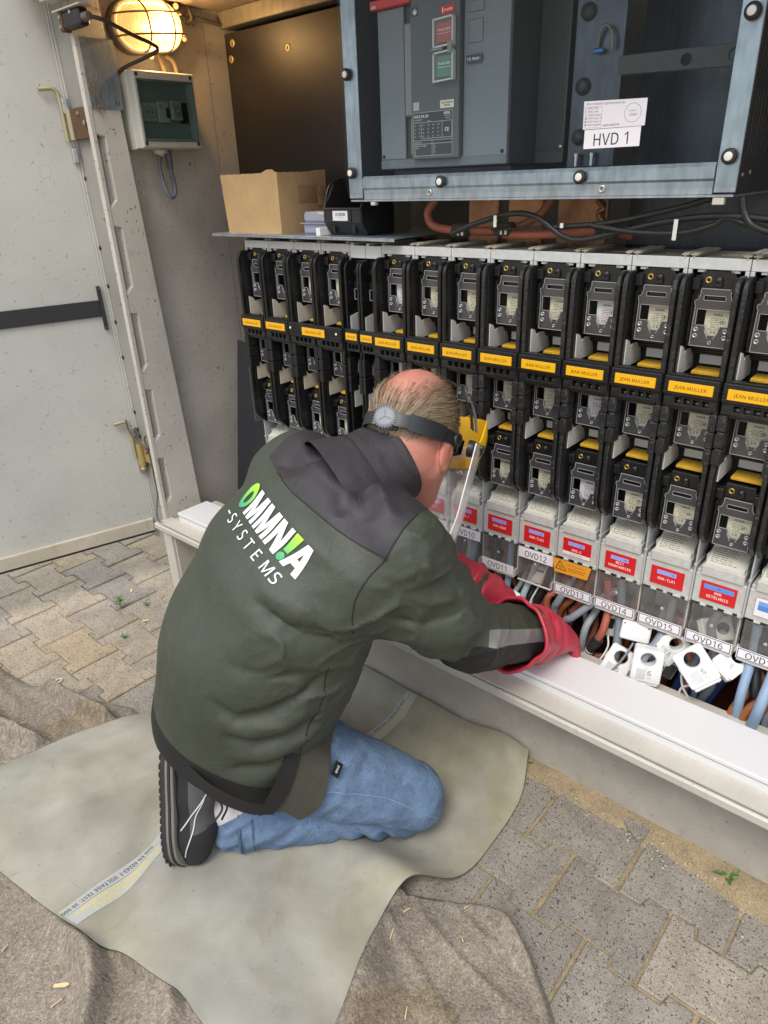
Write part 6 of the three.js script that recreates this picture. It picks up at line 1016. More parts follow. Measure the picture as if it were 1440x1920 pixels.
function meshSDF(f, lo, hi, h) {
  const nx = Math.ceil((hi[0] - lo[0]) / h), ny = Math.ceil((hi[1] - lo[1]) / h), nz = Math.ceil((hi[2] - lo[2]) / h), sx = nx + 1, sy = ny + 1, sz = nz + 1, val = new Float32Array(sx * sy * sz).fill(1);
  const B = 5, rad = h * B * 0.9 + 0.02; // skip empty blocks
  for (let k0 = 0; k0 < sz; k0 += B) for (let j0 = 0; j0 < sy; j0 += B) for (let i0 = 0; i0 < sx; i0 += B) {
    const c = f(lo[0] + (i0 + B / 2) * h, lo[1] + (j0 + B / 2) * h, lo[2] + (k0 + B / 2) * h), far = Math.abs(c) > rad * 1.5;
    for (let k = k0; k < Math.min(k0 + B, sz); k++) for (let j = j0; j < Math.min(j0 + B, sy); j++) for (let i = i0; i < Math.min(i0 + B, sx); i++) val[(k * sy + j) * sx + i] = far ? c : f(lo[0] + i * h, lo[1] + j * h, lo[2] + k * h);
  }
  const id = new Int32Array(nx * ny * nz).fill(-1), P = [], I = [];
  const at = (i, j, k) => val[(k * sy + j) * sx + i];
  for (let k = 0; k < nz; k++) for (let j = 0; j < ny; j++) for (let i = 0; i < nx; i++) {
    let m = 0; const v = []; for (let c = 0; c < 8; c++) { const q = at(i + (c & 1), j + (c >> 1 & 1), k + (c >> 2)); v.push(q); if (q < 0) m |= 1 << c; }
    if (m === 0 || m === 255) continue; let x = 0, y = 0, z = 0, n = 0;
    for (let a = 0; a < 8; a++) for (const b of [1, 2, 4]) if (!(a & b)) { const p = v[a], q = v[a | b]; if ((p < 0) !== (q < 0)) { const t = p / (p - q); x += (a & 1) + (b === 1 ? t : 0); y += (a >> 1 & 1) + (b === 2 ? t : 0); z += (a >> 2) + (b === 4 ? t : 0); n++; } }
    id[(k * ny + j) * nx + i] = P.length / 3; P.push(lo[0] + (i + x / n) * h, lo[1] + (j + y / n) * h, lo[2] + (k + z / n) * h);
  }
  const c = (i, j, k) => id[(k * ny + j) * nx + i];
  const quad = (a, b, d, e, flip) => { if (a < 0 || b < 0 || d < 0 || e < 0) return; if (flip) I.push(a, d, b, b, d, e); else I.push(a, b, d, b, e, d); };
  for (let k = 1; k < nz; k++) for (let j = 1; j < ny; j++) for (let i = 1; i < nx; i++) {
    const o = at(i, j, k) < 0;
    if (o !== (at(i + 1, j, k) < 0)) quad(c(i, j - 1, k - 1), c(i, j, k - 1), c(i, j - 1, k), c(i, j, k), !o);
    if (o !== (at(i, j + 1, k) < 0)) quad(c(i - 1, j, k - 1), c(i, j, k - 1), c(i - 1, j, k), c(i, j, k), o);
    if (o !== (at(i, j, k + 1) < 0)) quad(c(i - 1, j - 1, k), c(i, j - 1, k), c(i - 1, j, k), c(i, j, k), !o);
  }
  const N = new Float32Array(P.length), e = h * 0.6;
  for (let i = 0; i < P.length; i += 3) {
    const x = P[i], y = P[i + 1], z = P[i + 2]; let a = f(x + e, y, z) - f(x - e, y, z), b = f(x, y + e, z) - f(x, y - e, z), d = f(x, y, z + e) - f(x, y, z - e); const l = len(a, b, d) || 1; a /= l; b /= l; d /= l;
    const q = clamp(f(x, y, z), -h, h); P[i] -= a * q; P[i + 1] -= b * q; P[i + 2] -= d * q; N[i] = a; N[i + 1] = b; N[i + 2] = d;
  }
  const g = new THREE.BufferGeometry(); g.setAttribute('position', new THREE.Float32BufferAttribute(P, 3)); g.setAttribute('normal', new THREE.BufferAttribute(N, 3)); g.setIndex(I);
  // orient faces along the normals
  let s = 0; const p = g.attributes.position; for (let i = 0; i < Math.min(I.length, 3000); i += 3) { const A = V().fromBufferAttribute(p, I[i]), Bv = V().fromBufferAttribute(p, I[i + 1]), D = V().fromBufferAttribute(p, I[i + 2]); s += Math.sign(Bv.sub(A).cross(D.sub(A)).dot(V(N[I[i] * 3], N[I[i] * 3 + 1], N[I[i] * 3 + 2]))); }
  if (s < 0) { for (let i = 0; i < I.length; i += 3) { const t = I[i + 1]; I[i + 1] = I[i + 2]; I[i + 2] = t; } g.setIndex(I); }
  return fin(g);
}
// cut a mesh along fn = 0: returns [fn < 0, fn >= 0]
function split(g, fn) {
  const p = g.attributes.position.array, n = g.attributes.normal.array, o = [[[], []], [[], []]];
  const put = (k, l) => { for (let i = 1; i < l.length - 1; i++) for (const v of [l[0], l[i], l[i + 1]]) { o[k][0].push(v[0], v[1], v[2]); o[k][1].push(v[3], v[4], v[5]); } };
  for (let i = 0; i < p.length; i += 9) {
    const v = [0, 3, 6].map(j => [p[i + j], p[i + j + 1], p[i + j + 2], n[i + j], n[i + j + 1], n[i + j + 2]]), f = v.map(q => fn(q[0], q[1], q[2]));
    if (f[0] < 0 && f[1] < 0 && f[2] < 0) { put(0, v); continue; } if (f[0] >= 0 && f[1] >= 0 && f[2] >= 0) { put(1, v); continue; }
    const A = [], Bl = []; for (let j = 0; j < 3; j++) { const k = (j + 1) % 3; (f[j] < 0 ? A : Bl).push(v[j]); if ((f[j] < 0) !== (f[k] < 0)) { const t = f[j] / (f[j] - f[k]), m = v[j].map((a, q) => a + (v[k][q] - a) * t); A.push(m); Bl.push(m); } }
    put(0, A); put(1, Bl);
  }
  return o.map(([P, N]) => { const q = new THREE.BufferGeometry(); q.setAttribute('position', new THREE.Float32BufferAttribute(P, 3)); q.setAttribute('normal', new THREE.Float32BufferAttribute(N, 3)); return fin(q); });
}
// folds of the jacket: width, height (+ ridge, - valley), points
const CREASES = [
  [0.020, 0.007, [0.80, 0.70, 0.69], [0.849, 0.675, 0.704], [0.903, 0.647, 0.687], [0.935, 0.624, 0.649], [0.955, 0.607, 0.60]],
  [0.016, -0.009, [0.82, 0.665, 0.715], [0.87, 0.640, 0.708], [0.912, 0.612, 0.688], [0.940, 0.592, 0.640]],
  [0.022, 0.006, [0.83, 0.60, 0.75], [0.89, 0.575, 0.71], [0.93, 0.57, 0.65]],
  [0.020, -0.007, [0.80, 0.56, 0.78], [0.87, 0.535, 0.73], [0.92, 0.535, 0.66]],
  [0.014, -0.011, [0.79, 0.500, 0.81], [0.83, 0.455, 0.785], [0.87, 0.462, 0.745], [0.905, 0.495, 0.69], [0.93, 0.53, 0.65]],
  [0.014, 0.010, [0.80, 0.455, 0.805], [0.84, 0.425, 0.775], [0.88, 0.432, 0.73], [0.912, 0.46, 0.675]],
  [0.013, -0.011, [0.80, 0.42, 0.805], [0.845, 0.393, 0.765], [0.885, 0.405, 0.715], [0.91, 0.435, 0.665]],
  [0.014, 0.010, [0.80, 0.375, 0.80], [0.85, 0.362, 0.755], [0.885, 0.375, 0.705], [0.91, 0.405, 0.655]],
  [0.014, -0.010, [0.79, 0.335, 0.80], [0.84, 0.33, 0.76], [0.88, 0.345, 0.70], [0.90, 0.37, 0.65]],
  [0.016, 0.007, [0.74, 0.315, 0.82], [0.81, 0.295, 0.78], [0.86, 0.305, 0.71]],
  [0.012, -0.006, [0.68, 0.52, 0.80], [0.66, 0.44, 0.815], [0.655, 0.36, 0.82]],
  [0.014, 0.005, [0.70, 0.50, 0.80], [0.69, 0.42, 0.815], [0.69, 0.34, 0.825]],
  [0.014, -0.005, [0.72, 0.48, 0.80], [0.72, 0.40, 0.815], [0.725, 0.33, 0.82]],
  // right sleeve
  [0.014, 0.009, [0.96, 0.60, 0.60], [0.995, 0.565, 0.545], [1.03, 0.56, 0.515], [1.07, 0.555, 0.478], [1.085, 0.57, 0.43]],
  [0.012, -0.010, [0.98, 0.63, 0.59], [1.02, 0.60, 0.535], [1.055, 0.60, 0.505], [1.08, 0.61, 0.455]],
  [0.014, 0.010, [1.01, 0.665, 0.57], [1.045, 0.64, 0.525], [1.075, 0.637, 0.474], [1.06, 0.645, 0.42]],
  [0.011, -0.009, [1.04, 0.685, 0.545], [1.065, 0.668, 0.51], [1.078, 0.665, 0.46]],
  [0.014, 0.008, [1.045, 0.715, 0.545], [1.065, 0.70, 0.515], [1.073, 0.69, 0.46]],
  [0.010, -0.006, [1.00, 0.70, 0.585], [1.03, 0.66, 0.565], [1.035, 0.62, 0.54]],
  [0.010, -0.007, [1.09, 0.55, 0.44], [1.085, 0.52, 0.46], [1.06, 0.485, 0.46]],
  [0.012, 0.007, [1.10, 0.53, 0.40], [1.098, 0.49, 0.41], [1.08, 0.455, 0.41]],
  // yoke: folds running from the collar over the shoulders
  [0.016, -0.008, [0.80, 0.825, 0.50], [0.75, 0.815, 0.525], [0.70, 0.80, 0.53]],
  [0.016, 0.007, [0.83, 0.815, 0.515], [0.79, 0.805, 0.555], [0.74, 0.795, 0.57]],
  [0.018, 0.010, [0.865, 0.815, 0.515], [0.885, 0.80, 0.55], [0.90, 0.775, 0.575]],
  [0.014, -0.010, [0.895, 0.815, 0.51], [0.925, 0.80, 0.54], [0.945, 0.775, 0.565]],
  [0.015, 0.010, [0.905, 0.82, 0.49], [0.95, 0.812, 0.52], [0.985, 0.79, 0.545]],
  [0.012, -0.009, [0.915, 0.825, 0.46], [0.965, 0.82, 0.49], [1.005, 0.80, 0.515]],
];
const PATCH = [-0.85, 1.4], REFL = [-1.32, -0.85];
const SEAMS = [
  [[1.004, 0.735, 0.587], [0.978, 0.698, 0.601], [0.955, 0.658, 0.61], [0.947, 0.607, 0.616]],
  [[0.93, 0.536, 0.658], [0.911, 0.452, 0.668], [0.894, 0.397, 0.689], [0.875, 0.324, 0.695]],
  [[0.719, 0.801, 0.551], [0.787, 0.793, 0.581], [0.867, 0.771, 0.591], [0.936, 0.749, 0.589], [1.004, 0.735, 0.587]],
  [[0.995, 0.725, 0.585], [1.0, 0.745, 0.57], [1.0, 0.765, 0.535], [0.998, 0.775, 0.50]],
];
const LOGO = { p: [0.782, 0.745, 0.648], n: [0.06, 0.70, 0.70], r: [0.221, -0.055, 0.062], w: 0.250, h: 0.108 };
// ------------------------------------------------------------------ the kneeling man
const fabricBump = dataTex(256, (u, v) => { const f = 0.5 + 0.25 * Math.sin((u + v) * 128 * Math.PI * 2 / 2) * 0.5 + 0.4 * (pnoise(u, v, 128, 703) - 0.5); return [f, f, f]; }, { srgb: false });
const crk = strokes(512, 70, 61, { l0: 30, l1: 150, w: 5, bend: 0.03 });
const texCrinkle = dataTex(512, (u, v) => { const a = 1 - Math.abs(2 * pfbm(u, v, 5, 753, 3) - 1), f = 0.5 * a * a + 0.35 * crk(u, v) + 0.12 * pnoise(u, v, 128, 757); return [f, f, f]; }, { srgb: false });
const lint = strokes(512, 60, 63, { l0: 3, l1: 16, w: 0.6, bend: 0.3 });
const texCloth = dataTex(512, (u, v) => { let f = 0.88 + 0.12 * (pfbm(u, v, 8, 713, 4) - 0.5) + 0.18 * (pnoise(u, v, 256, 715) - 0.5); f += 0.25 * lint(u, v); if (pnoise(u, v, 200, 719) > 0.993) f *= 1.4; return [f, f, f]; });
const texDenim = dataTex(512, (u, v) => { const w = 0.5 + 0.5 * Math.sin((u * 150 + v * 75) * Math.PI * 2), n = pfbm(u, v, 5, 733, 4), f = 0.74 + 0.16 * (n - 0.5) * 1.6 + 0.16 * (w - 0.5) + 0.26 * (pnoise(u * 3 % 1, v, 160, 735) - 0.5); return [f * 0.86, f * 0.94, f * 1.03]; });
const texSkin = dataTex(256, (u, v) => { const n = pfbm(u, v, 6, 743, 4), m = pnoise(u, v, 90, 745); const f = 0.93 + 0.10 * (m - 0.5); return [f, f * (0.92 + 0.16 * (n - 0.5)), f * (0.90 + 0.18 * (n - 0.5))]; });
const MP = {
  olive: std({ color: C(0.056, 0.067, 0.046), map: sized(texCloth, 0.2), bumpMap: sized(texCrinkle, 0.36), bumpScale: 0.0014, roughness: 0.60 }),
  yoke: std({ color: C(0.034, 0.030, 0.037), map: sized(texCloth, 0.2), bumpMap: sized(texCrinkle, 0.30), bumpScale: 0.0012, roughness: 0.60 }),
  black: std({ color: C(0.014, 0.013, 0.014), map: sized(texCloth, 0.2), roughness: 0.7 }),
  shirt: std({ color: C(0.072, 0.070, 0.052), map: sized(texCloth, 0.15), bumpMap: sized(fabricBump, 0.04), bumpScale: 0.0003, roughness: 0.85 }),
  denim: std({ color: C(0.32, 0.41, 0.54), map: sized(texDenim, 0.16), bumpMap: sized(texCrinkle, 0.16), bumpScale: 0.002, roughness: 0.9 }),
  skin: phy({ color: C(0.62, 0.30, 0.235), map: sized(texSkin, 0.12), roughness: 0.48, sheen: 0.2 }),
  glove: phy({ color: C(0.60, 0.04, 0.075), map: sized(texCloth, 0.12), roughness: 0.42, clearcoat: 0.15, clearcoatRoughness: 0.5 }),
  reflect: std({ color: C(0.20, 0.19, 0.19), roughness: 0.45 }),
  sock: std({ color: C(0.62, 0.58, 0.60), roughness: 0.95 }),
};
const man = thing('person', 'kneeling man in an olive work jacket and face shield reaching into the cabinet', 'person', [0.66, 0, 0.66]);
const PB = V(0.66, 0, 0.66);
const part = (name, g, m, p = man) => { const l = Array.isArray(g) ? merge(g) : g; l.translate(-PB.x, -PB.y, -PB.z); return obj(name, l, m, p); };
// joints
const J = { neck: [0.812, 0.765, 0.468], head: [0.846, 0.835, 0.313], shR: [0.956, 0.702, 0.502], elR: [1.030, 0.487, 0.388], wrR: [1.044, 0.378, 0.170], shL: [0.655, 0.742, 0.440], elL: [0.675, 0.50, 0.285], wrL: [0.876, 0.425, 0.165], hipR: [0.745, 0.275, 0.700], knR: [0.945, 0.082, 0.470], anR: [0.690, 0.125, 0.780], hipL: [0.570, 0.275, 0.630], knL: [0.585, 0.092, 0.425], anL: [0.510, 0.10, 0.655] };
const Hh = { F: V(-0.132, -0.624, -0.77).normalize() }; Hh.R = V(0.982, 0.024, -0.188); Hh.R.addScaledVector(Hh.F, -Hh.R.dot(Hh.F)).normalize(); Hh.U = Hh.R.clone().cross(Hh.F);
const hp = (f, r, u) => [J.head[0] + f * Hh.F.x + r * Hh.R.x + u * Hh.U.x, J.head[1] + f * Hh.F.y + r * Hh.R.y + u * Hh.U.y, J.head[2] + f * Hh.F.z + r * Hh.R.z + u * Hh.U.z];
const hloc = (x, y, z) => { const a = x - J.head[0], b = y - J.head[1], c = z - J.head[2]; return [a * Hh.F.x + b * Hh.F.y + c * Hh.F.z, a * Hh.R.x + b * Hh.R.y + c * Hh.R.z, a * Hh.U.x + b * Hh.U.y + c * Hh.U.z]; };
const hA = [Hh.F.toArray(), Hh.R.toArray(), Hh.U.toArray()];
const hEll = (f, r, u, a, b, c) => ell(hp(f, r, u), ...hA, a, b, c);
const hip = Math.atan2(0.74, 0.67), chest = Math.atan2(0.2, 0.97);
const torsoS = k => [[[0.662, 0.165, 0.664], hip, 0.186 + k, 0.166 + k], [[0.660, 0.245, 0.662], hip, 0.190 + k, 0.170 + k], [[0.668, 0.335, 0.652], hip, 0.200 + k, 0.178 + k], [[0.698, 0.455, 0.622], hip * 0.7 + chest * 0.3, 0.212 + k, 0.190 + k], [[0.738, 0.585, 0.572], hip * 0.35 + chest * 0.65, 0.212 + k, 0.165 + k], [[0.782, 0.690, 0.512], chest, 0.198 + k, 0.132 + k], [[0.812, 0.752, 0.462], chest, 0.135 + k, 0.092 + k]];
const torso = sections(torsoS(0));

// ---- head and body: one continuous skin
{
  const cr = hEll(-0.012, 0, 0.016, 0.098, 0.076, 0.096), face = hEll(0.035, 0, -0.05, 0.058, 0.058, 0.075), chin = cone(hp(0.066, 0.012, -0.110), hp(0.066, -0.012, -0.110), 0.022, 0.022), jawR = cone(hp(0.0, 0.055, -0.072), hp(0.06, 0.02, -0.108), 0.017, 0.018), jawL = cone(hp(0.0, -0.055, -0.072), hp(0.06, -0.02, -0.108), 0.017, 0.018);
  const nose = cone(hp(0.088, 0, 0.0), hp(0.112, 0, -0.040), 0.009, 0.013), brow = cone(hp(0.080, 0.03, 0.018), hp(0.080, -0.03, 0.018), 0.014, 0.014), neck = cone(J.neck, hp(-0.030, 0, -0.055), 0.066, 0.060), nk2 = cone(hp(-0.03, 0, -0.06), hp(0.02, 0, -0.085), 0.055, 0.04), lip = cone(hp(0.088, 0.018, -0.073), hp(0.088, -0.018, -0.073), 0.010, 0.010);
  const earAt = s => { const o = hEll(-0.012, s * 0.079, -0.034, 0.021, 0.0085, 0.034), lobe = cone(hp(-0.004, s * 0.076, -0.064), hp(-0.002, s * 0.075, -0.058), 0.008, 0.009), dent = hEll(-0.006, s * 0.090, -0.030, 0.011, 0.0075, 0.020); return (x, y, z) => { const a = smin(o(x, y, z), lobe(x, y, z), 0.008); return Math.max(a, -dent(x, y, z)); }; };
  const eR = earAt(1), eL = earAt(-1), eyeR = hEll(0.094, 0.031, -0.004, 0.02, 0.016, 0.013), eyeL = hEll(0.094, -0.031, -0.004, 0.02, 0.016, 0.013);
  const head = (x, y, z) => {
    let d = smin(cr(x, y, z), face(x, y, z), 0.05); d = smin(d, chin(x, y, z), 0.035); d = smin(d, jawR(x, y, z), 0.03); d = smin(d, jawL(x, y, z), 0.03); d = smin(d, nose(x, y, z), 0.014); d = smin(d, brow(x, y, z), 0.02); d = smin(d, lip(x, y, z), 0.014);
    d = Math.max(d, -eyeR(x, y, z)); d = Math.max(d, -eyeL(x, y, z)); d = smin(d, neck(x, y, z), 0.03); d = smin(d, nk2(x, y, z), 0.03); d = smin(d, eR(x, y, z), 0.006); return smin(d, eL(x, y, z), 0.006);
  };
  const hg = meshSDF(head, [0.68, 0.64, 0.14], [1.0, 1.0, 0.54], 0.0036);
  // the rest of the body, under the clothes
  const inner = sections(torsoS(-0.03)), L = [cone(J.shR, J.elR, 0.05, 0.04), cone(J.elR, J.wrR, 0.04, 0.03), cone(J.shL, J.elL, 0.05, 0.04), cone(J.elL, J.wrL, 0.04, 0.03), cone(J.hipR, J.knR, 0.06, 0.04), cone([0.93, 0.07, 0.485], [0.70, 0.10, 0.765], 0.036, 0.028), cone(J.hipL, J.knL, 0.06, 0.04), cone(J.knL, J.anL, 0.036, 0.028), cone(J.neck, hp(-0.03, 0, -0.055), 0.06, 0.05)];
  const bg = meshSDF((x, y, z) => { let d = Math.max(inner(x, y, z), 0.27 - y); for (const l of L) d = smin(d, l(x, y, z), 0.04); return d; }, [0.40, 0.0, 0.05], [1.15, 0.86, 0.95], 0.016);
  const body = part('body', [hg, bg], MP.skin);
  for (const s of [1, -1]) { const e = new THREE.SphereGeometry(0.012, 16, 12); e.translate(...hp(0.080, s * 0.031, -0.004)); const q = part('eye', fin(e, false), std({ color: C(0.75, 0.72, 0.68), roughness: 0.2 })); }
}
// ---- jeans
{
  const rr = cone(J.hipR, [0.943, 0.090, 0.472], 0.108, 0.074), rs = cone([0.940, 0.070, 0.476], [0.715, 0.088, 0.750], 0.064, 0.054), lr = cone(J.hipL, J.knL, 0.105, 0.078), ls = cone(J.knL, [0.515, 0.095, 0.64], 0.070, 0.060), seat = ell([0.655, 0.275, 0.665], [1, 0, 0], [0, 1, 0], [0, 0, 1], 0.15, 0.10, 0.15);
  const crease = (x, y, z) => { // folds gather behind the knee and along the shin
    const k = Math.exp(-(((x - 0.90) / 0.09) ** 2 + ((z - 0.53) / 0.09) ** 2)), w = fbm(x * 9, y * 9, z * 9, 2), tl = (x - 0.745) * 0.55 - (y - 0.275) * 0.53 - (z - 0.70) * 0.64; return 0.004 * Math.sin(tl * 110 + (x * 0.67 + z * 0.74) * 40 + w * 10) * sstep(0.24, 0.05, tl) + 0.011 * Math.sin((x * 0.74 - z * 0.67) * 120 + y * 60 + w * 9) * k * sstep(0.11, 0.03, y) + 0.010 * (fbm(x * 14 - z * 12, y * 30, z * 6 + x * 6, 3) - 0.5) + 0.004 * Math.sin(y * 150 + w * 14) * Math.exp(-(((x - 0.76) / 0.05) ** 2)) ;
  };
  const f = (x, y, z) => { let d = smin(rr(x, y, z), seat(x, y, z), 0.05); d = Math.min(smin(d, rs(x, y, z), 0.006), 9); let e = smin(smin(lr(x, y, z), seat(x, y, z), 0.05), ls(x, y, z), 0.018); d = smin(d, e, 0.02) - crease(x, y, z) + 0.016 * sstep(0.085, 0.02, (x - 0.745) * 0.55 - (y - 0.275) * 0.53 - (z - 0.70) * 0.64) * sstep(0.13, 0.19, y); return Math.max(d, -(y - matH(x, z) - 0.003)); };
  const g = meshSDF(f, [0.42, 0.0, 0.16], [1.10, 0.42, 0.95], 0.007);
  const D = V(0.255, -0.035, -0.30).normalize(), hem = (x, y, z) => ((x - 0.705) * D.x + (y - 0.1) * D.y + (z - 0.765) * D.z); // cut the leg end clean
  const jn = part('jeans', g, MP.denim);
  const seam = tube([[0.80, 0.165, 0.655], [0.855, 0.128, 0.625], [0.905, 0.098, 0.592], [0.955, 0.072, 0.545], [0.985, 0.055, 0.505]], 0.0018, 30, 5);
  const onJ = p => { const q = V(...p); for (let i = 0; i < 8; i++) { const e = 0.002, d = f(q.x, q.y, q.z) - 0.0004, n = V(f(q.x + e, q.y, q.z) - f(q.x - e, q.y, q.z), f(q.x, q.y + e, q.z) - f(q.x, q.y - e, q.z), f(q.x, q.y, q.z + e) - f(q.x, q.y, q.z - e)).normalize(); q.addScaledVector(n, -d); } return q; };
  const sm = new THREE.CatmullRomCurve3([[0.86, 0.23, 0.655], [0.90, 0.195, 0.60], [0.945, 0.155, 0.55], [0.985, 0.115, 0.51], [1.005, 0.075, 0.475], [1.0, 0.04, 0.47]].map(p => onJ(p))).getSpacedPoints(50).map(p => onJ(p.toArray()));
  part('side_seam', tube(sm, 0.0014, 100, 5), std({ color: C(0.19, 0.27, 0.40), roughness: 0.9 }), jn);
  const D2 = V(-0.60, 0.03, 0.73).normalize(), hemC = V(0.722, 0.087, 0.742), hu = D2.clone().cross(V(0, 1, 0)).normalize(), hv = hu.clone().cross(D2);
  for (const [o, r] of [[0.004, 0.0028], [-0.022, 0.0012]]) part('leg_hem', tube(Array.from({ length: 40 }, (_, i) => { const a = i / 40 * 6.2832, p = hemC.clone().addScaledVector(D2, o).addScaledVector(hu, Math.cos(a) * 0.0555).addScaledVector(hv, Math.sin(a) * 0.0555); p.y = Math.max(p.y, matH(p.x, p.z) + 0.004); return p; }), r, 80, 6, true), MP.denim, jn);
}
// ---- jacket
{
  const aR = cone(J.shR, J.elR, 0.078, 0.062), bR = cone(J.elR, J.wrR, 0.062, 0.054), aL = cone(J.shL, J.elL, 0.086, 0.072), bL = cone(J.elL, J.wrL, 0.070, 0.054), delt = cone([0.915, 0.728, 0.497], J.shR, 0.072, 0.074), deltL = cone([0.70, 0.755, 0.45], J.shL, 0.075, 0.078), drape = cone([0.925, 0.645, 0.575], [1.015, 0.56, 0.462], 0.060, 0.062), trap = cone([0.812, 0.752, 0.472], [0.835, 0.785, 0.41], 0.085, 0.078);
  const creases = CREASES.map(([w, a, ...p]) => ({ w, a, p, lo: [0, 1, 2].map(k => Math.min(...p.map(q => q[k])) - 3 * w), hi: [0, 1, 2].map(k => Math.max(...p.map(q => q[k])) + 3 * w) }));
  const fold = (x, y, z) => {
    let s = 0.0;
    for (const c of creases) {
      if (x < c.lo[0] || x > c.hi[0] || y < c.lo[1] || y > c.hi[1] || z < c.lo[2] || z > c.hi[2]) continue;
      let b = 9, bt = 0; const n = c.p.length - 1; for (let i = 0; i < n; i++) { const p = c.p[i], q = c.p[i + 1], dx = q[0] - p[0], dy = q[1] - p[1], dz = q[2] - p[2], t = clamp(((x - p[0]) * dx + (y - p[1]) * dy + (z - p[2]) * dz) / (dx * dx + dy * dy + dz * dz)), d = len(x - p[0] - t * dx, y - p[1] - t * dy, z - p[2] - t * dz); if (d < b) { b = d; bt = (i + t) / n; } }
      s += 1.15 * c.a * Math.exp(-Math.pow(b / (c.w * 0.9), 1.35)) * (1 - Math.pow(Math.abs(2 * bt - 1), 3));
    }
    const mk = sstep(0.80, 0.93, x) * sstep(0.72, 0.60, y) + sstep(0.98, 1.04, x), n1 = fbm(x * 9, y * 15, z * 9, 2), n2 = fbm(x * 16 + 3, y * 24, z * 16, 2); s += Math.min(1, mk) * (0.005 * Math.pow(1 - Math.abs(2 * n1 - 1), 6) + 0.0035 * Math.pow(1 - Math.abs(2 * n2 - 1), 6));
    return s + 0.007 * (fbm(x * 7, y * 7, z * 7, 2) - 0.5) + 0.0022 * (fbm(x * 26, y * 18, z * 26, 2) - 0.5);
  };
  const f = (x, y, z) => {
    let d = torso(x, y, z); d = smin(d, trap(x, y, z), 0.05); d = smin(d, delt(x, y, z), 0.05); d = smin(d, deltL(x, y, z), 0.05);
    d = smin(d, smin(smin(aR(x, y, z), drape(x, y, z), 0.04), bR(x, y, z), 0.02), 0.035); d = smin(d, smin(aL(x, y, z), bL(x, y, z), 0.02), 0.035);
    return Math.abs(d) > 0.04 ? d : d - fold(x, y, z);
  };
  const g0 = meshSDF(f, [0.40, 0.15, 0.06], [1.16, 0.90, 0.90], 0.0058);
  globalThis.__jacket = g0;
  // cut the hem and both cuffs open
  const hemN = V(0.03, -1, -0.02).normalize(), cut = (g, n, p) => split(g, (x, y, z) => (x - p[0]) * n.x + (y - p[1]) * n.y + (z - p[2]) * n.z)[0];
  const hemY = globalThis.__hemY = (x, z) => 0.252 - 0.4256 * (x - 0.85) + 0.364 * (z - 0.70) + 0.09 * sstep(0.70, 0.60, z) * sstep(0.74, 0.84, x);
  let g = split(g0, (x, y, z) => (y < 0.45 && x < 0.93 ? hemY(x, z) - 0.068 - y : -1))[0];
  const axR = V(J.wrR[0] - J.elR[0], J.wrR[1] - J.elR[1], J.wrR[2] - J.elR[2]).normalize(), axL = V(J.wrL[0] - J.elL[0], J.wrL[1] - J.elL[1], J.wrL[2] - J.elL[2]).normalize();
  g = split(g, (x, y, z) => z < 0.32 && x > 0.95 && y < 0.5 ? (x - J.wrR[0]) * axR.x + (y - J.wrR[1]) * axR.y + (z - J.wrR[2]) * axR.z + 0.02 : -1)[0];
  // colour panels
  const yoke = (x, y, z) => Math.min(0.226 * x + 0.58 * y - 0.725 * z - 0.215 - 0.0126 * ((x - 0.862) / 0.143) ** 2, -0.95 * x + 0.25 * y + 0.15 * z + 0.681, x - 0.66, y - 0.70);
  let [rest, yg] = split(g, yoke);
  const hemBand = (x, y, z) => (y < 0.45 && x < 0.93 ? hemY(x, z) - y : -1);
  const [olive0, band] = split(rest, hemBand);
  // arm patches in forearm coordinates
  const el = V(...J.elR), side = V(0.62, -0.30, 0.72).normalize(); side.addScaledVector(axR, -side.dot(axR)).normalize(); const upv = axR.clone().cross(side);
  const arm = (x, y, z) => { const q = V(x, y, z).sub(el); return [q.dot(axR), q.dot(side), q.dot(upv)]; };
  const isArm = (x, y, z) => x > 0.955 && z < 0.52 && y < 0.60;
  const patch = (x, y, z) => { if (!isArm(x, y, z)) return -1; const [s, a, b] = arm(x, y, z); const ang = Math.atan2(b, a); return Math.min(s + 0.062, (PATCH[1] - ang) * 0.06, (ang - PATCH[0]) * 0.06); };
  const refl = (x, y, z) => { if (!isArm(x, y, z)) return -1; const [s, a, b] = arm(x, y, z); const ang = Math.atan2(b, a); return Math.min(s + 0.035, (REFL[1] - ang) * 0.06, (ang - REFL[0]) * 0.06); };
  const [o1, pg] = split(olive0, patch); const [olive, rg] = split(o1, refl);
  const jk = part('jacket', olive, MP.olive);
  const ykM = part('jacket_yoke', yg, MP.yoke, jk), hb = part('jacket_hem', band, MP.black, jk); part('sleeve_patch', pg, MP.black, jk); part('reflective_band', rg, MP.reflect, jk);
  // raised seams where panels meet and along the back
  const ray = new THREE.Raycaster(), tmp = new THREE.Mesh(g0, new THREE.MeshBasicMaterial({ side: THREE.DoubleSide }));
  const near = (p) => { let q = V(...p); for (let i = 0; i < 6; i++) { const e = 0.002, d = f(q.x, q.y, q.z); const n = V(f(q.x + e, q.y, q.z) - f(q.x - e, q.y, q.z), f(q.x, q.y + e, q.z) - f(q.x, q.y - e, q.z), f(q.x, q.y, q.z + e) - f(q.x, q.y, q.z - e)).normalize(); q.addScaledVector(n, -d); } return q; };
  globalThis.__near = near;
  const seamT = (pts, r, m, name = 'seam') => { const c = new THREE.CatmullRomCurve3(pts.map(p => V(...p))); const l = c.getSpacedPoints(60).map(p => near(p.toArray())); return part(name, tube(l, r, 120, 5), m, jk); };
  for (const s of SEAMS) seamT(s, 0.0013, MP.black);
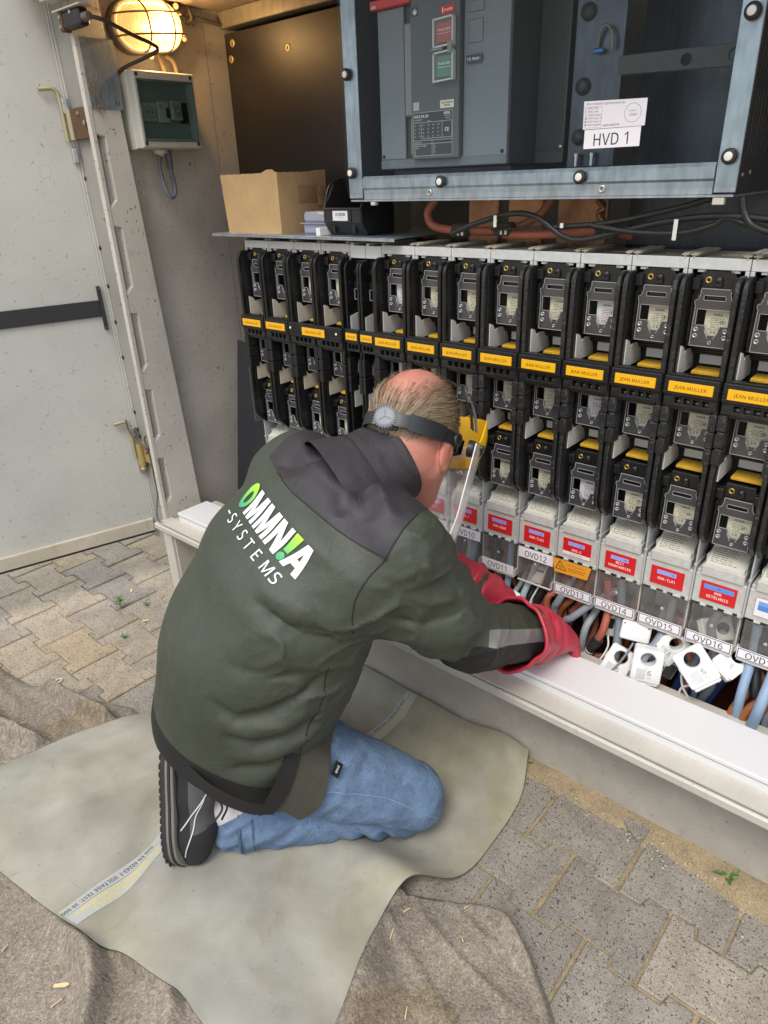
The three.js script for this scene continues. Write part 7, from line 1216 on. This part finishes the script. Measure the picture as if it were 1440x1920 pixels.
  // logo on the back
  if (LOGO) {
    const tex = canvasTex(1024, 448, (c, w, h) => {
      c.clearRect(0, 0, w, h); c.textBaseline = 'alphabetic';
      const gr = c.createLinearGradient(0, 40, 0, 270); gr.addColorStop(0, '#b6ee3c'); gr.addColorStop(1, '#3f9a72');
      const letter = (s, x, y, sx) => { c.save(); c.translate(x, y); c.scale(sx, 1); c.fillText(s, 0, 0); if (s !== s.toLowerCase() && c.lineWidth > 10) c.strokeText(s, 0, 0); c.restore(); };
      c.save(); c.transform(1, 0, -0.12, 1, 30, 0);
      c.fillStyle = gr; c.beginPath(); c.ellipse(100, 160, 78, 118, 0.1, 0, 7); c.ellipse(104, 172, 30, 60, 0.1, 0, 7); c.fill('evenodd');
      c.fillStyle = '#e8ebf2'; c.font = 'bold 300px sans-serif'; c.lineWidth = 13; c.strokeStyle = '#e8ebf2'; letter('M', 180, 270, 0.74); letter('M', 376, 270, 0.74); letter('N', 566, 270, 0.76);
      c.fillStyle = gr; c.beginPath(); c.moveTo(748, 48); c.lineTo(818, 48); c.lineTo(802, 200); c.lineTo(752, 200); c.closePath(); c.fill(); c.beginPath(); c.arc(776, 246, 32, 0, 7); c.fill();
      c.fillStyle = '#e8ebf2'; letter('A', 812, 270, 0.80); c.restore();
      c.lineWidth = 1; c.fillStyle = '#dfe2e8'; c.font = '118px sans-serif'; 'SYSTEMS'.split('').forEach((s, i) => letter(s, 110 + i * 122, 410, 1.15)); c.fillRect(14, 360, 62, 12);
    });
    const m = new THREE.Mesh(g0, MP.olive); m.updateMatrixWorld();
    const nrm = V(...LOGO.n).normalize(), rt = V(...LOGO.r); rt.addScaledVector(nrm, -rt.dot(nrm)).normalize(); const up = nrm.clone().cross(rt);
    const e = new THREE.Euler().setFromRotationMatrix(new THREE.Matrix4().makeBasis(rt, up, nrm));
    const d = new DecalGeometry(m, V(...LOGO.p), e, V(LOGO.w, LOGO.h, 0.16));
    const P = d.attributes.position, N = d.attributes.normal; for (let i = 0; i < P.count; i++) P.setXYZ(i, P.getX(i) + N.getX(i) * 0.0006, P.getY(i) + N.getY(i) * 0.0006, P.getZ(i) + N.getZ(i) * 0.0006);
    const lm = std({ map: tex, alphaTest: 0.5, transparent: false, roughness: 0.55, polygonOffset: true, polygonOffsetFactor: -2 });
    const lo = part('printed_logo', d, lm, jk); lo.userData.label = 'white and green lettering printed on the jacket back';
  }
}
// ---- collar, shirt tail, cuffs
{
  const ax = V(0.046, 0.035, -0.10).normalize(), rx = ax.clone().cross(V(0, 1, 0)).normalize(), ry = rx.clone().cross(ax);
  // rows of [offset along the axis, radius across, radius up, outward lean]
  const ring = (c, r, t, k) => { const a = t * Math.PI * 2; const w = 1 + 0.03 * Math.sin(a * 3 + k) + 0.02 * Math.sin(a * 5 + 2 * k); return V(...c).addScaledVector(rx, Math.cos(a) * r * w).addScaledVector(ry, Math.sin(a) * r * 0.95 * w); };
  const rows = [[[0.800, 0.752, 0.490], 0.118], [[0.812, 0.764, 0.462], 0.106], [[0.824, 0.775, 0.437], 0.094], [[0.834, 0.785, 0.412], 0.088], [[0.846, 0.796, 0.384], 0.084], [[0.852, 0.801, 0.371], 0.083], [[0.8525, 0.8015, 0.369], 0.079], [[0.846, 0.796, 0.386], 0.077], [[0.834, 0.785, 0.414], 0.079]];
  const g = grid(72, (rows.length - 1) * 4, (u, v) => { const q = v * (rows.length - 1), i = Math.min(rows.length - 2, Math.floor(q)), k = q - i, c = [0, 1, 2].map(j => lerp(rows[i][0][j], rows[i + 1][0][j], k)), r = lerp(rows[i][1], rows[i + 1][1], k) + 0.004 * (fbm(u * 9, v * 7, 3, 2) - 0.5) * (v < 0.6 ? 1 : 0.3); return ring(c, r, u, i * 0.2).toArray(); });
  part('jacket_collar', fin(g), MP.yoke);
  const seam = Array.from({ length: 50 }, (_, i) => ring([0.824, 0.775, 0.437], 0.0955, i / 50, 0.42)); part('collar_seam', tube(seam, 0.0016, 100, 5, true), MP.black);
  // shirt tail hanging below the jacket, draped over the right thigh
  const low = sections([[[0.662, 0.150, 0.664], hip, 0.182, 0.162], [[0.662, 0.25, 0.660], hip, 0.182, 0.164], [[0.668, 0.36, 0.652], hip, 0.182, 0.16]]), thigh = cone(J.hipR, J.knR, 0.108, 0.078);
  const tn = V(J.knR[0] - J.hipR[0], J.knR[1] - J.hipR[1], J.knR[2] - J.hipR[2]).normalize(), along = (x, y, z) => (x - J.hipR[0]) * tn.x + (y - J.hipR[1]) * tn.y + (z - J.hipR[2]) * tn.z;
  const drape2 = o => (x, y, z) => smin(low(x, y, z), thigh(x, y, z), 0.07) - o - 0.007 * (fbm(x * 18, y * 9, z * 18, 2) - 0.5) - 0.004 * Math.sin((x * 0.67 + z * 0.74) * 85 + y * 14);
  const lay = (o, lim, yb, name, m, h, top, xc) => { let tg = meshSDF(drape2(o), [0.58, 0.10, 0.42], [0.99, 0.42, 0.92], h); tg = split(tg, (x, y, z) => x - 0.10 * (z - 0.66) - xc)[1]; tg = split(tg, (x, y, z) => along(x, y, z) - lim(x, y, z))[0]; tg = split(tg, (x, y, z) => y - yb(x, y, z))[1]; tg = split(tg, (x, y, z) => name === 'shirt' ? Math.min(y - 0.215, 0.030 - along(x, y, z)) : Math.min(y - __hemY(x, z) + top, 0.02 - along(x, y, z)))[0]; return part(name, tg, m); };
  const sh = lay(0.0065, (x, y, z) => 0.122 + 0.010 * Math.sin(y * 36) - 0.06 * sstep(0.20, 0.15, y), (x, y, z) => 0.152 + 0.03 * sstep(0.60, 0.54, z) + 0.07 * sstep(0.685, 0.75, z), 'shirt', MP.shirt, 0.006, 0.03, 0.785);
  lay(0.0105, (x, y, z) => 0.050 + 0.006 * Math.sin(y * 30), (x, y, z) => Math.max(0.200, 0.205 - 0.4256 * (x - 0.85) + 0.364 * (z - 0.70)), 'inner_jacket_hem', MP.black, 0.0065, 0.014, 0.66);
  const lp = V(0.885, 0.258, 0.640), ln = V(0.86, 0.35, 0.35); 
  { const t = rectXY(-0.009, 0.009, -0.013, 0.013, 0.0012); const bx = cb(-0.0095, 0.0095, -0.0135, 0.0135, -0.0012, 0.0008, 0.0004); const q = new THREE.Quaternion().setFromUnitVectors(V(0, 0, 1), ln.normalize()); const f2 = drape2(0.009); for (let i = 0; i < 8; i++) { const e = 0.002, d = f2(lp.x, lp.y, lp.z) - 0.002; const n = V(f2(lp.x + e, lp.y, lp.z) - f2(lp.x - e, lp.y, lp.z), f2(lp.x, lp.y + e, lp.z) - f2(lp.x, lp.y - e, lp.z), f2(lp.x, lp.y, lp.z + e) - f2(lp.x, lp.y, lp.z - e)).normalize(); lp.addScaledVector(n, -d); q.setFromUnitVectors(V(0, 0, 1), n); }
    for (const g of [t, bx]) { g.rotateZ(-0.5); g.applyQuaternion(q); g.translate(lp.x, lp.y, lp.z); }
    const L0 = part('shirt_label', bx, MP.black, sh); part('label_print', t, printMat(canvasTex(64, 96, (c, w, h) => { c.fillStyle = '#131313'; c.fillRect(0, 0, w, h); c.save(); c.translate(32, 48); c.rotate(Math.PI / 2); c.fillStyle = '#e4e4e4'; c.font = 'bold 26px serif'; c.textAlign = 'center'; c.textBaseline = 'middle'; c.fillText('PNB', 0, 0); c.restore(); })), sh); }
}
// ---- hair
{
  const hairZone = (f, r, u) => { // > 0 where hair grows, in head coordinates
    const fr = 0.055 - f - 0.55 * Math.max(0, -u), low = u + 0.088 + 0.25 * Math.max(0, f + 0.02), side = (f > -0.035 && Math.abs(r) > 0.05) ? u + 0.006 : 1;
    return Math.min(fr, low, side);
  };
  const bald = (f, r, u) => { const a = (f + 0.052) / 0.066, b = (r - 0.004) / 0.054; return u > 0.02 ? sstep(1.30, 0.60, Math.hypot(a, b)) : 0; };
  const r = mulberry(515), shades = [[0.30, 0.225, 0.145], [0.20, 0.135, 0.080], [0.42, 0.34, 0.24]], out = shades.map(() => []);
  const A = 0.0985, B = 0.0765, Cc = 0.0965, f0 = -0.012, u0 = 0.016;
  const surf = (x, y, z, lift) => { const k = 1 / Math.hypot(x / A, y / B, z / Cc), l = 1 + lift / 0.09; return [x * k * l + f0, y * k * l, z * k * l + u0]; };
  let n = 0, tries = 0;
  while (n < 7600 && tries < 40000) {
    tries++; const z = r() * 2 - 1, a = r() * 6.283, s = Math.sqrt(1 - z * z), d = [s * Math.cos(a), s * Math.sin(a), z], p = surf(...d, 0);
    if (hairZone(...p) < 0 || r() < 0.97 * bald(...p)) continue; n++;
    // hair is combed back and down from the forehead; sides sweep back, nape hangs down
    const back = [-0.9, 0, -0.25], L = 0.026 + r() * 0.022 + (p[2] < -0.02 ? 0.008 : 0), seg = 5, w = 0.00032 + r() * 0.00028, lift = 0.0015 + r() * 0.0055 + (p[0] < -0.07 ? 0.004 : 0); let c = [p[0] - f0, p[1], p[2] - u0]; const pts = [];
    const j = [(r() - 0.5) * 0.5, (r() - 0.5) * 0.5, (r() - 0.5) * 0.4];
    for (let i = 0; i <= seg; i++) {
      const t = i / seg, q = surf(...c, 0.0008 + lift * Math.sin(Math.min(1, t * 1.15) * Math.PI * 0.62) + (p[2] < -0.05 ? t * t * 0.020 : 0)); pts.push(q);
      const nn = [c[0] / A / A, c[1] / B / B, c[2] / Cc / Cc], nl = len(...nn), down = sstep(0.02, -0.05, p[2]);
      let g = [back[0] * (1 - 0.5 * down) + j[0] * 0.5, c[1] * 4 * (1 - down) + j[1] * 0.6, back[2] - 0.9 * down + j[2] * 0.4 - (p[0] < -0.06 ? 0.5 : 0)]; const dt = (g[0] * nn[0] + g[1] * nn[1] + g[2] * nn[2]) / nl / nl; g = [g[0] - nn[0] * dt, g[1] - nn[1] * dt, g[2] - nn[2] * dt]; const gl = len(...g) || 1; c = [c[0] + g[0] / gl * L / seg, c[1] + g[1] / gl * L / seg, c[2] + g[2] / gl * L / seg];
    }
    const W = pts.map(q => V(...hp(...q))), P = [], T = V();
    for (let i = 0; i < seg; i++) { const nrm = W[i].clone().sub(V(...J.head)).normalize(); T.copy(W[i + 1]).sub(W[i]).cross(nrm).normalize(); const wa = w * (1 - 0.75 * i / seg), wb = w * (1 - 0.75 * (i + 1) / seg), a0 = W[i].clone().addScaledVector(T, wa), a1 = W[i].clone().addScaledVector(T, -wa), b0 = W[i + 1].clone().addScaledVector(T, wb), b1 = W[i + 1].clone().addScaledVector(T, -wb); P.push(...a0.toArray(), ...b0.toArray(), ...a1.toArray(), ...a1.toArray(), ...b0.toArray(), ...b1.toArray()); }
    out[r() < 0.5 ? 0 : r() < 0.55 ? 1 : 2].push(...P);
  }
  // thin base layer that keeps the scalp from showing between the strands
  const bs = grid(80, 50, (u, v) => { const a = u * 6.2832, e = v * Math.PI, p = surf(Math.sin(e) * Math.cos(a), Math.sin(e) * Math.sin(a), Math.cos(e), 0.0010); return [...p]; });
  const nb = bs.toNonIndexed(), bp = nb.attributes.position.array, keep = [];
  for (let i = 0; i < bp.length; i += 9) { let ok = true; for (const j of [0, 3, 6]) { const q = [bp[i + j], bp[i + j + 1], bp[i + j + 2]]; if (hairZone(...q) < 0.003 || bald(...q) > 0.10) ok = false; } if (ok) for (const j of [0, 3, 6]) keep.push(...hp(bp[i + j], bp[i + j + 1], bp[i + j + 2])); }
  const kg = new THREE.BufferGeometry(); kg.setAttribute('position', new THREE.Float32BufferAttribute(keep, 3)); kg.computeVertexNormals();
  const hair = part('hair', fin(kg), std({ color: C(0.17, 0.115, 0.072), roughness: 0.8, side: THREE.DoubleSide }));
  out.forEach((P, i) => { const g = new THREE.BufferGeometry(); g.setAttribute('position', new THREE.Float32BufferAttribute(P, 3)); g.computeVertexNormals(); const o = part('hair_strands', fin(g), std({ color: C(...shades[i]), roughness: 0.5, side: THREE.DoubleSide }), hair); o.userData.kind = 'stuff'; });
}
// ---- face shield
{
  const fs = new THREE.Group(); fs.name = 'face_shield'; man.add(fs); fs.userData.label = 'yellow and black face shield with clear visor';
  const P = (name, g, m) => part(name, g, m, fs);
  const bandAt = (t, u, o) => { const a = t * Math.PI * 2; return hp(-0.010 + (0.106 + o) * Math.cos(a), (0.083 + o) * Math.sin(a), u + 0.012 * Math.cos(a) - 0.006); };
  const strip = (t0, t1, u0, u1, o, th, n = 80) => { const rows = [[u0, o], [u1, o], [u1, o + th], [u0, o + th], [u0, o]]; return fin(grid(n, 4, (s, v) => { const i = Math.round(v * 4); return bandAt(lerp(t0, t1, s), rows[i][0], rows[i][1]); })); };
  const bk = std({ color: C(0.022, 0.023, 0.027), roughness: 0.42 });
  P('head_band', [strip(0.10, 0.90, -0.014, 0.010, 0.0015, 0.0025), strip(0.30, 0.42, -0.018, 0.012, 0.0045, 0.002, 30)], bk);
  P('front_band', [strip(-0.14, 0.14, -0.014, 0.014, 0.010, 0.004, 40)], bk);
  const kx = hp(-0.118, 0, -0.020), knobM = std({ color: C(0.20, 0.22, 0.25), roughness: 0.5 });
  const orient = (g, dir, pos) => { g.applyQuaternion(new THREE.Quaternion().setFromUnitVectors(V(0, 0, 1), dir.clone().normalize())); g.translate(...pos); return g; };
  const bdir = Hh.F.clone().multiplyScalar(-1).addScaledVector(Hh.U, 0.05).addScaledVector(Hh.R, 0.25);
  const teeth = []; for (let i = 0; i < 24; i++) { const t = cb(-0.0014, 0.0014, -0.001, 0.001, -0.006, 0.006, 0.0004); t.translate(0, 0.0196, 0); t.rotateZ(i * Math.PI / 12); teeth.push(t); }
  P('ratchet_knob', orient(merge([lathe([[0, 0.0085], [0.014, 0.0085], [0.0185, 0.0065], [0.0195, 0.003], [0.0195, -0.008]], 0, 0, 0, 'z', 40), ...teeth]), bdir, kx), knobM);
  P('knob_spokes', orient(merge([0, 1, 2].map(i => { const t = cb(-0.0008, 0.0008, 0.0, 0.013, 0.0086, 0.0094, 0.0002); t.rotateZ(i * 2.0944 + 0.3); return t; })), bdir, kx), std({ color: C(0.16, 0.17, 0.19), roughness: 0.5 }));
  P('knob_base', orient(merge([cb(-0.026, 0.026, -0.017, 0.017, -0.011, -0.0045, 0.003)]), bdir, kx), bk);
  for (const s of [1, -1]) {
    P('side_disc', orient(merge([lathe([[0, 0.003], [0.006, 0.003], [0.0065, 0.005], [0.0115, 0.005], [0.013, 0.003], [0.013, 0]], 0, 0, 0, 'z', 24)]), Hh.R.clone().multiplyScalar(s).addScaledVector(Hh.F, -0.1), hp(0.0, s * 0.089, -0.006)), bk);
    P('pivot_knob', orient(merge([lathe([[0, 0.022], [0.010, 0.0215], [0.0125, 0.019], [0.013, 0.008], [0.015, 0.007], [0.0165, 0.0], [0.0165, -0.006]], 0, 0, 0, 'z', 24)]), Hh.R.clone().multiplyScalar(s).addScaledVector(Hh.F, 0.2), hp(0.062, s * 0.094, 0.0)), bk);
  }
  // crown strap over the top of the head
  const strap = (f, o, w) => fin(grid(40, 1, (s, v) => { const a = Math.PI * (0.06 + 0.88 * s), k = 0.02 * Math.sin(a); return hp(f - k + (v - 0.5) * w, Math.cos(a) * (0.090 + o), 0.012 + Math.sin(a) * (0.108 + o)); }));
  P('crown_strap', [strap(0.064, 0.006, 0.012), strap(0.064, 0.0085, 0.012)], std({ color: C(0.30, 0.32, 0.34), roughness: 0.35, side: THREE.DoubleSide }));
  P('crown_pad', [strap(0.052, 0.003, 0.020)], std({ color: C(0.05, 0.05, 0.05), roughness: 0.5, side: THREE.DoubleSide }));
  // yellow brow guard: flares outward to the visor
  const gu = (t, v, o) => { const a = lerp(-1.45, 1.45, t), e = Math.cos(a * 0.85), top = 0.026 + 0.066 * Math.max(0, e), bot = -0.030 + 0.012 * Math.max(0, e - 0.3); const en = sstep(1.0, 0.72, Math.abs(2 * t - 1)), u = lerp(lerp(-0.004, bot, en), lerp(0.006, top, en), v), fl = 0.010 * Math.sin(Math.PI * v) * en; return hp(0.024 + (0.122 + o + fl) * Math.cos(a), (0.114 + o + fl) * Math.sin(a), u); };
  const ym = phy({ color: C(0.80, 0.46, 0.01), roughness: 0.38, clearcoat: 0.2, side: THREE.DoubleSide });
  P('brow_guard', [fin(grid(60, 10, (s, v) => gu(s, v, 0))), fin(grid(60, 10, (s, v) => gu(s, v, 0.0025))), fin(grid(60, 1, (s, v) => gu(s, 1, 0.0025 * v))), fin(grid(60, 1, (s, v) => gu(s, 0, 0.0025 * v)))], ym);
  // clear visor below it
  const vi = (t, v, o) => { const a = lerp(-1.62, 1.62, t); const cr = 0.012 * sstep(0.75, 1, v) * Math.abs(Math.sin(a)); return hp(0.024 + (0.128 + o) * Math.cos(a) - cr, (0.120 + o) * Math.sin(a), lerp(0.030 - 0.03 * (1 - Math.cos(a)), -0.200, v) + 0.012 * (1 - Math.cos(a)) * v); };
  P('visor', fin(grid(60, 12, (s, v) => vi(s, v, 0))), phy({ color: C(0.93, 0.94, 0.95), roughness: 0.12, transmission: 0.6, thickness: 0, ior: 1.6, side: THREE.DoubleSide }));
  const rimM = phy({ color: C(0.72, 0.74, 0.76), roughness: 0.15 });
  P('visor_edge', [tube(Array.from({ length: 30 }, (_, i) => V(...vi(i / 29, 1, 0))), 0.0013, 60, 5), tube(Array.from({ length: 12 }, (_, i) => V(...vi(1, i / 11, 0))), 0.0013, 24, 5), tube(Array.from({ length: 12 }, (_, i) => V(...vi(0, i / 11, 0))), 0.0013, 24, 5)], rimM);
  for (const t of [0.93, 0.80, 0.5, 0.2, 0.07]) P('visor_stud', orient(lathe([[0, 0.006], [0.004, 0.0055], [0.0055, 0.003], [0.0055, -0.002]], 0, 0, 0, 'z', 14), V(...vi(t, 0.05, 0.01)).sub(V(...vi(t, 0.05, 0))), vi(t, 0.03, 0.0015)), bk);
}
// ---- gloves
function glove(wr, el, hand, label, pitch, s) {
  const W = V(...wr), E = V(...el), Hd = V(...hand), ax = W.clone().sub(E).normalize(), hx = Hd.clone().sub(W).normalize();
  const hz = hx.clone().cross(V(0, 1, 0)).normalize().multiplyScalar(s), hy = hz.clone().cross(hx).multiplyScalar(s); if (hy.y < 0) hy.multiplyScalar(-1); // across the palm, back of the hand
  const P = (a, b, c) => W.clone().addScaledVector(hx, a).addScaledVector(hz, b).addScaledVector(hy, c).toArray();
  const back = k => E.clone().lerp(W, k).toArray();
  const F = [cone(back(0.78), wr, 0.056, 0.056), cone(wr, P(0.05, 0, 0), 0.056, 0.047), cone(P(0.05, -0.018, 0), P(0.095, -0.026, 0.002), 0.026, 0.021), cone(P(0.05, 0.018, 0), P(0.095, 0.026, 0.0), 0.026, 0.020), cone(P(0.06, 0, 0.002), P(0.098, 0, 0.004), 0.024, 0.020)];
  const fing = []; [[-0.031, 0.040, 0.028, 0.020], [-0.010, 0.046, 0.032, 0.022], [0.011, 0.043, 0.030, 0.021], [0.031, 0.034, 0.024, 0.018]].forEach(([o, a, b, c]) => { const p0 = P(0.090, o, 0.002), p1 = P(0.090 + a * 0.86, o * 1.08, -a * 0.45), p2 = P(0.090 + a * 0.86 + b * 0.35, o * 1.06, -a * 0.45 - b * 0.92), p3 = P(0.090 + a * 0.86 + b * 0.35 - c * 0.4, o * 1.02, -a * 0.45 - b * 0.92 - c * 0.8); fing.push(cone(p0, p1, 0.0115, 0.0108), cone(p1, p2, 0.0108, 0.0100), cone(p2, p3, 0.0100, 0.0088)); });
  const t0 = P(0.030, -0.034, -0.008), t1 = P(0.062, -0.058, -0.022), t2 = P(0.092, -0.052, -0.044), t3 = P(0.108, -0.040, -0.062); const th = [cone(t0, t1, 0.020, 0.0145), cone(t1, t2, 0.0140, 0.0120), cone(t2, t3, 0.0118, 0.0100)];
  const f = (x, y, z) => { let d = 9; for (const q of F) d = smin(d, q(x, y, z), 0.02); let e = 9; for (const q of fing) e = Math.min(e, q(x, y, z)); d = smin(d, e, 0.007); let t = 9; for (const q of th) t = smin(t, q(x, y, z), 0.006); d = smin(d, t, 0.010); const qx = x - wr[0], qy = y - wr[1], qz = z - wr[2], sx = qx * ax.x + qy * ax.y + qz * ax.z; return d - 0.006 * Math.sin(sx * 150 + 10 * fbm(x * 14, y * 14, z * 14, 2) + qx * 60) * sstep(0.05, 0.0, Math.abs(sx - 0.01)) - 0.006 * (fbm(x * 22, y * 22, z * 22, 2) - 0.5); };
  const mid = W.clone().lerp(Hd, 0.3); const g = meshSDF(f, [mid.x - 0.17, mid.y - 0.17, mid.z - 0.19], [mid.x + 0.17, mid.y + 0.15, mid.z + 0.17], 0.0042);
  // flared cuff with a rolled rim round the sleeve
  const u1 = ax.clone().cross(V(0, 1, 0)).normalize(), v1 = u1.clone().cross(ax);
  const cf = (t, s2, o) => { const a = t * 6.2832, c = E.clone().lerp(W, lerp(0.66, 1.04, s2)), r = lerp(0.074, 0.058, Math.pow(s2, 0.75)) + o + 0.004 * Math.sin(a * 3 + 1) * (1 - s2 * 0.4) + 0.007 * (fbm(Math.cos(a) * 2 + 5, Math.sin(a) * 2 + 5, s2 * 4, 2) - 0.5) * 2; return c.addScaledVector(u1, Math.cos(a) * r).addScaledVector(v1, Math.sin(a) * r).toArray(); };
  const cuff = fin(grid(64, 16, (a, b) => cf(a, b, 0))), cin = fin(grid(64, 16, (a, b) => cf(a, b, -0.002))); const rim = tube(Array.from({ length: 48 }, (_, i) => V(...cf(i / 48, 0.0, 0))), 0.0042, 110, 7, true);
  const o = part('glove', g, MP.glove); o.userData.label = label; part('glove_cuff', [cuff, cin, rim], MP.gloveD ??= phy({ color: C(0.60, 0.04, 0.075), map: sized(texCloth, 0.12), roughness: 0.40, clearcoat: 0.15, clearcoatRoughness: 0.5, side: THREE.DoubleSide }), o);
}
glove(J.wrR, J.elR, [1.082, 0.325, 0.055], 'red rubber glove on the right hand', 0, 1);
glove(J.wrL, J.elL, [0.945, 0.372, 0.070], 'red rubber glove on the left hand', 0, -1);
// ---- shoes, sock
function shoe(toe, heel, sole, tag2) {
  const T = V(...toe), Hl = V(...heel), L = T.clone().sub(Hl).normalize(), Nn = V(...sole); Nn.addScaledVector(L, -Nn.dot(L)).normalize(); const up = Nn.clone().multiplyScalar(-1), Wd = L.clone().cross(up), len0 = 0.285;
  const P = (x, y, z) => Hl.clone().addScaledVector(L, x).addScaledVector(up, y).addScaledVector(Wd, z).toArray();
  const half = x => { const t = clamp(x / len0); return 0.030 + 0.014 * Math.sin(Math.PI * clamp(t * 1.15)) ** 1 + 0.012 * sstep(0.35, 0.68, t) - 0.044 * Math.pow(clamp((t - 0.78) / 0.22), 2.2) - 0.012 * Math.pow(clamp((0.10 - t) / 0.10), 2); };
  const outline = (o) => { const a = [], b = []; for (let i = 0; i <= 20; i++) { const x = lerp(0.0, len0, i / 20), h = Math.max(0.004, half(x)) + o; a.push([x, h]); b.unshift([x, -h]); } return [...a, ...b]; };
  const lay = (y0, y1, o0, o1, wav = 0) => { const A = outline(o0), B = outline(o1), n = A.length; return fin(grid(n, 6, (u, v) => { const i = Math.round(u * n) % n, k = clamp((v * 6 - 1) / 4), q = v === 0 ? 0 : v === 1 ? 1 : k; const ym = (v === 0 || v === 1) ? (v === 0 ? y0 : y1) : lerp(y0, y1, q), pt = v === 0 ? [lerp(0.14, A[i][0], 0.0), 0] : v === 1 ? [0.14, 0] : [lerp(A[i][0], B[i][0], q), lerp(A[i][1], B[i][1], q)]; const rise = 0.018 * Math.pow(clamp((pt[0] - 0.21) / 0.075), 2); return P(pt[0], ym + rise, pt[1]); })); };
  const S = new THREE.Group(); S.name = 'shoe'; man.add(S); S.userData.label = tag2;
  const pt = (n, g, m) => part(n, g, m, S), so = std({ color: C(0.025, 0.025, 0.026), roughness: 0.8 }), mid = std({ color: C(0.20, 0.19, 0.165), roughness: 0.7 }), upm = std({ color: C(0.03, 0.03, 0.033), map: sized(texCloth, 0.08), bumpMap: sized(fabricBump, 0.012), bumpScale: 0.0008, roughness: 0.8 }), grey = std({ color: C(0.10, 0.10, 0.105), bumpMap: sized(fabricBump, 0.012), bumpScale: 0.0008, roughness: 0.85 }), wh = std({ color: C(0.66, 0.66, 0.66), roughness: 0.5 });
  const lug = []; for (let i = 0; i < 17; i++) for (const s of [-1, 1]) { const x = 0.012 + i * 0.0158, h = Math.max(0.01, half(x)); const g = cb(x, x + 0.011, -0.004, 0.0005, s > 0 ? 0.004 : -h, s > 0 ? h : -0.004, 0.0012); const p = g.attributes.position; for (let k = 0; k < p.count; k++) { const q = P(p.getX(k), p.getY(k) + 0.018 * Math.pow(clamp((p.getX(k) - 0.21) / 0.075), 2), p.getZ(k)); p.setXYZ(k, ...q); } g.computeVertexNormals(); lug.push(fin(g)); }
  pt('outsole', [lay(0.0, 0.009, 0.0, 0.002)], so); pt('tread', lug, so); pt('midsole', lay(0.0088, 0.026, 0.003, 0.0015), mid); pt('midsole_groove', lay(0.014, 0.019, 0.0042, 0.0040), so);
  // upper: rounded body with an opening at the ankle
  const B = [cone(P(0.035, 0.055, 0), P(0.10, 0.055, 0), 0.034, 0.037), cone(P(0.10, 0.050, 0), P(0.19, 0.044, 0), 0.038, 0.040), cone(P(0.19, 0.046, 0), P(0.240, 0.046, 0), 0.042, 0.034), cone(P(0.035, 0.055, 0), P(0.05, 0.092, 0), 0.033, 0.035)];
  const uf = (x, y, z) => { let d = 9; for (const q of B) d = smin(d, q(x, y, z), 0.03); return d; }; const c = V(...P(0.14, 0.05, 0));
  let ug = meshSDF(uf, [c.x - 0.18, c.y - 0.18, c.z - 0.18], [c.x + 0.18, c.y + 0.18, c.z + 0.18], 0.0055);
  const loc = (x, y, z) => { const q = V(x, y, z).sub(Hl); return [q.dot(L), q.dot(up), q.dot(Wd)]; };
  ug = split(ug, (x, y, z) => loc(x, y, z)[1] - 0.026)[1];
  const [a, b] = split(ug, (x, y, z) => { const [l, h] = loc(x, y, z); return Math.min(l - 0.055 - 0.35 * (h - 0.05), 0.175 - l + 0.2 * (0.06 - h), h - 0.052); });
  pt('upper', a, upm); pt('mesh_panel', b, grey);
  const nearU = p => { const q = V(...p); for (let i = 0; i < 5; i++) { const e = 0.002, d = uf(q.x, q.y, q.z) - 0.0006, n = V(uf(q.x + e, q.y, q.z) - uf(q.x - e, q.y, q.z), uf(q.x, q.y + e, q.z) - uf(q.x, q.y - e, q.z), uf(q.x, q.y, q.z + e) - uf(q.x, q.y, q.z - e)).normalize(); q.addScaledVector(n, -d); } return q; };
  for (const s of [1, -1]) for (const l of [[[0.235, 0.036], [0.20, 0.046], [0.165, 0.058], [0.135, 0.066], [0.10, 0.086]], [[0.165, 0.034], [0.145, 0.048], [0.115, 0.070], [0.088, 0.094]]]) { const cu = new THREE.CatmullRomCurve3(l.map(([x, y]) => V(...P(x, y, s * 0.045)))); pt('white_piping', tube(cu.getSpacedPoints(24).map(p => nearU(p.toArray())), 0.0014, 50, 5), wh); }
  pt('lace', [tube([P(0.115, 0.10, 0.012), P(0.125, 0.112, 0.03), P(0.14, 0.10, 0.045), P(0.15, 0.085, 0.05)].map(p => V(...p)), 0.0022, 20, 5), tube([P(0.12, 0.098, 0.0), P(0.13, 0.118, 0.015), P(0.15, 0.11, 0.03)].map(p => V(...p)), 0.0022, 20, 5)], so);
}
shoe([0.650, 0.048, 0.868], [0.630, 0.312, 0.822], [-0.74, -0.12, 0.66], 'black running shoe with white piping, propped on its toe');
shoe([0.500, 0.045, 0.735], [0.495, 0.285, 0.690], [-0.74, -0.12, 0.66], 'black running shoe hidden behind the jacket');
part('sock', [fin(cone2([0.680, 0.150, 0.782], [0.716, 0.112, 0.748], 0.034, 0.038), false)], MP.sock);
part('sock', [fin(cone2([0.505, 0.17, 0.675], [0.53, 0.115, 0.63], 0.043, 0.044), false)], MP.sock);
function cone2(a, b, ra, rb) { const A = V(...a), B = V(...b), d = B.clone().sub(A), g = new THREE.CylinderGeometry(rb, ra, d.length(), 24, 6); g.applyQuaternion(new THREE.Quaternion().setFromUnitVectors(V(0, 1, 0), d.clone().normalize())); const m = A.add(B).multiplyScalar(0.5); g.translate(m.x, m.y, m.z); return g; }
renderer.render(scene, camera);
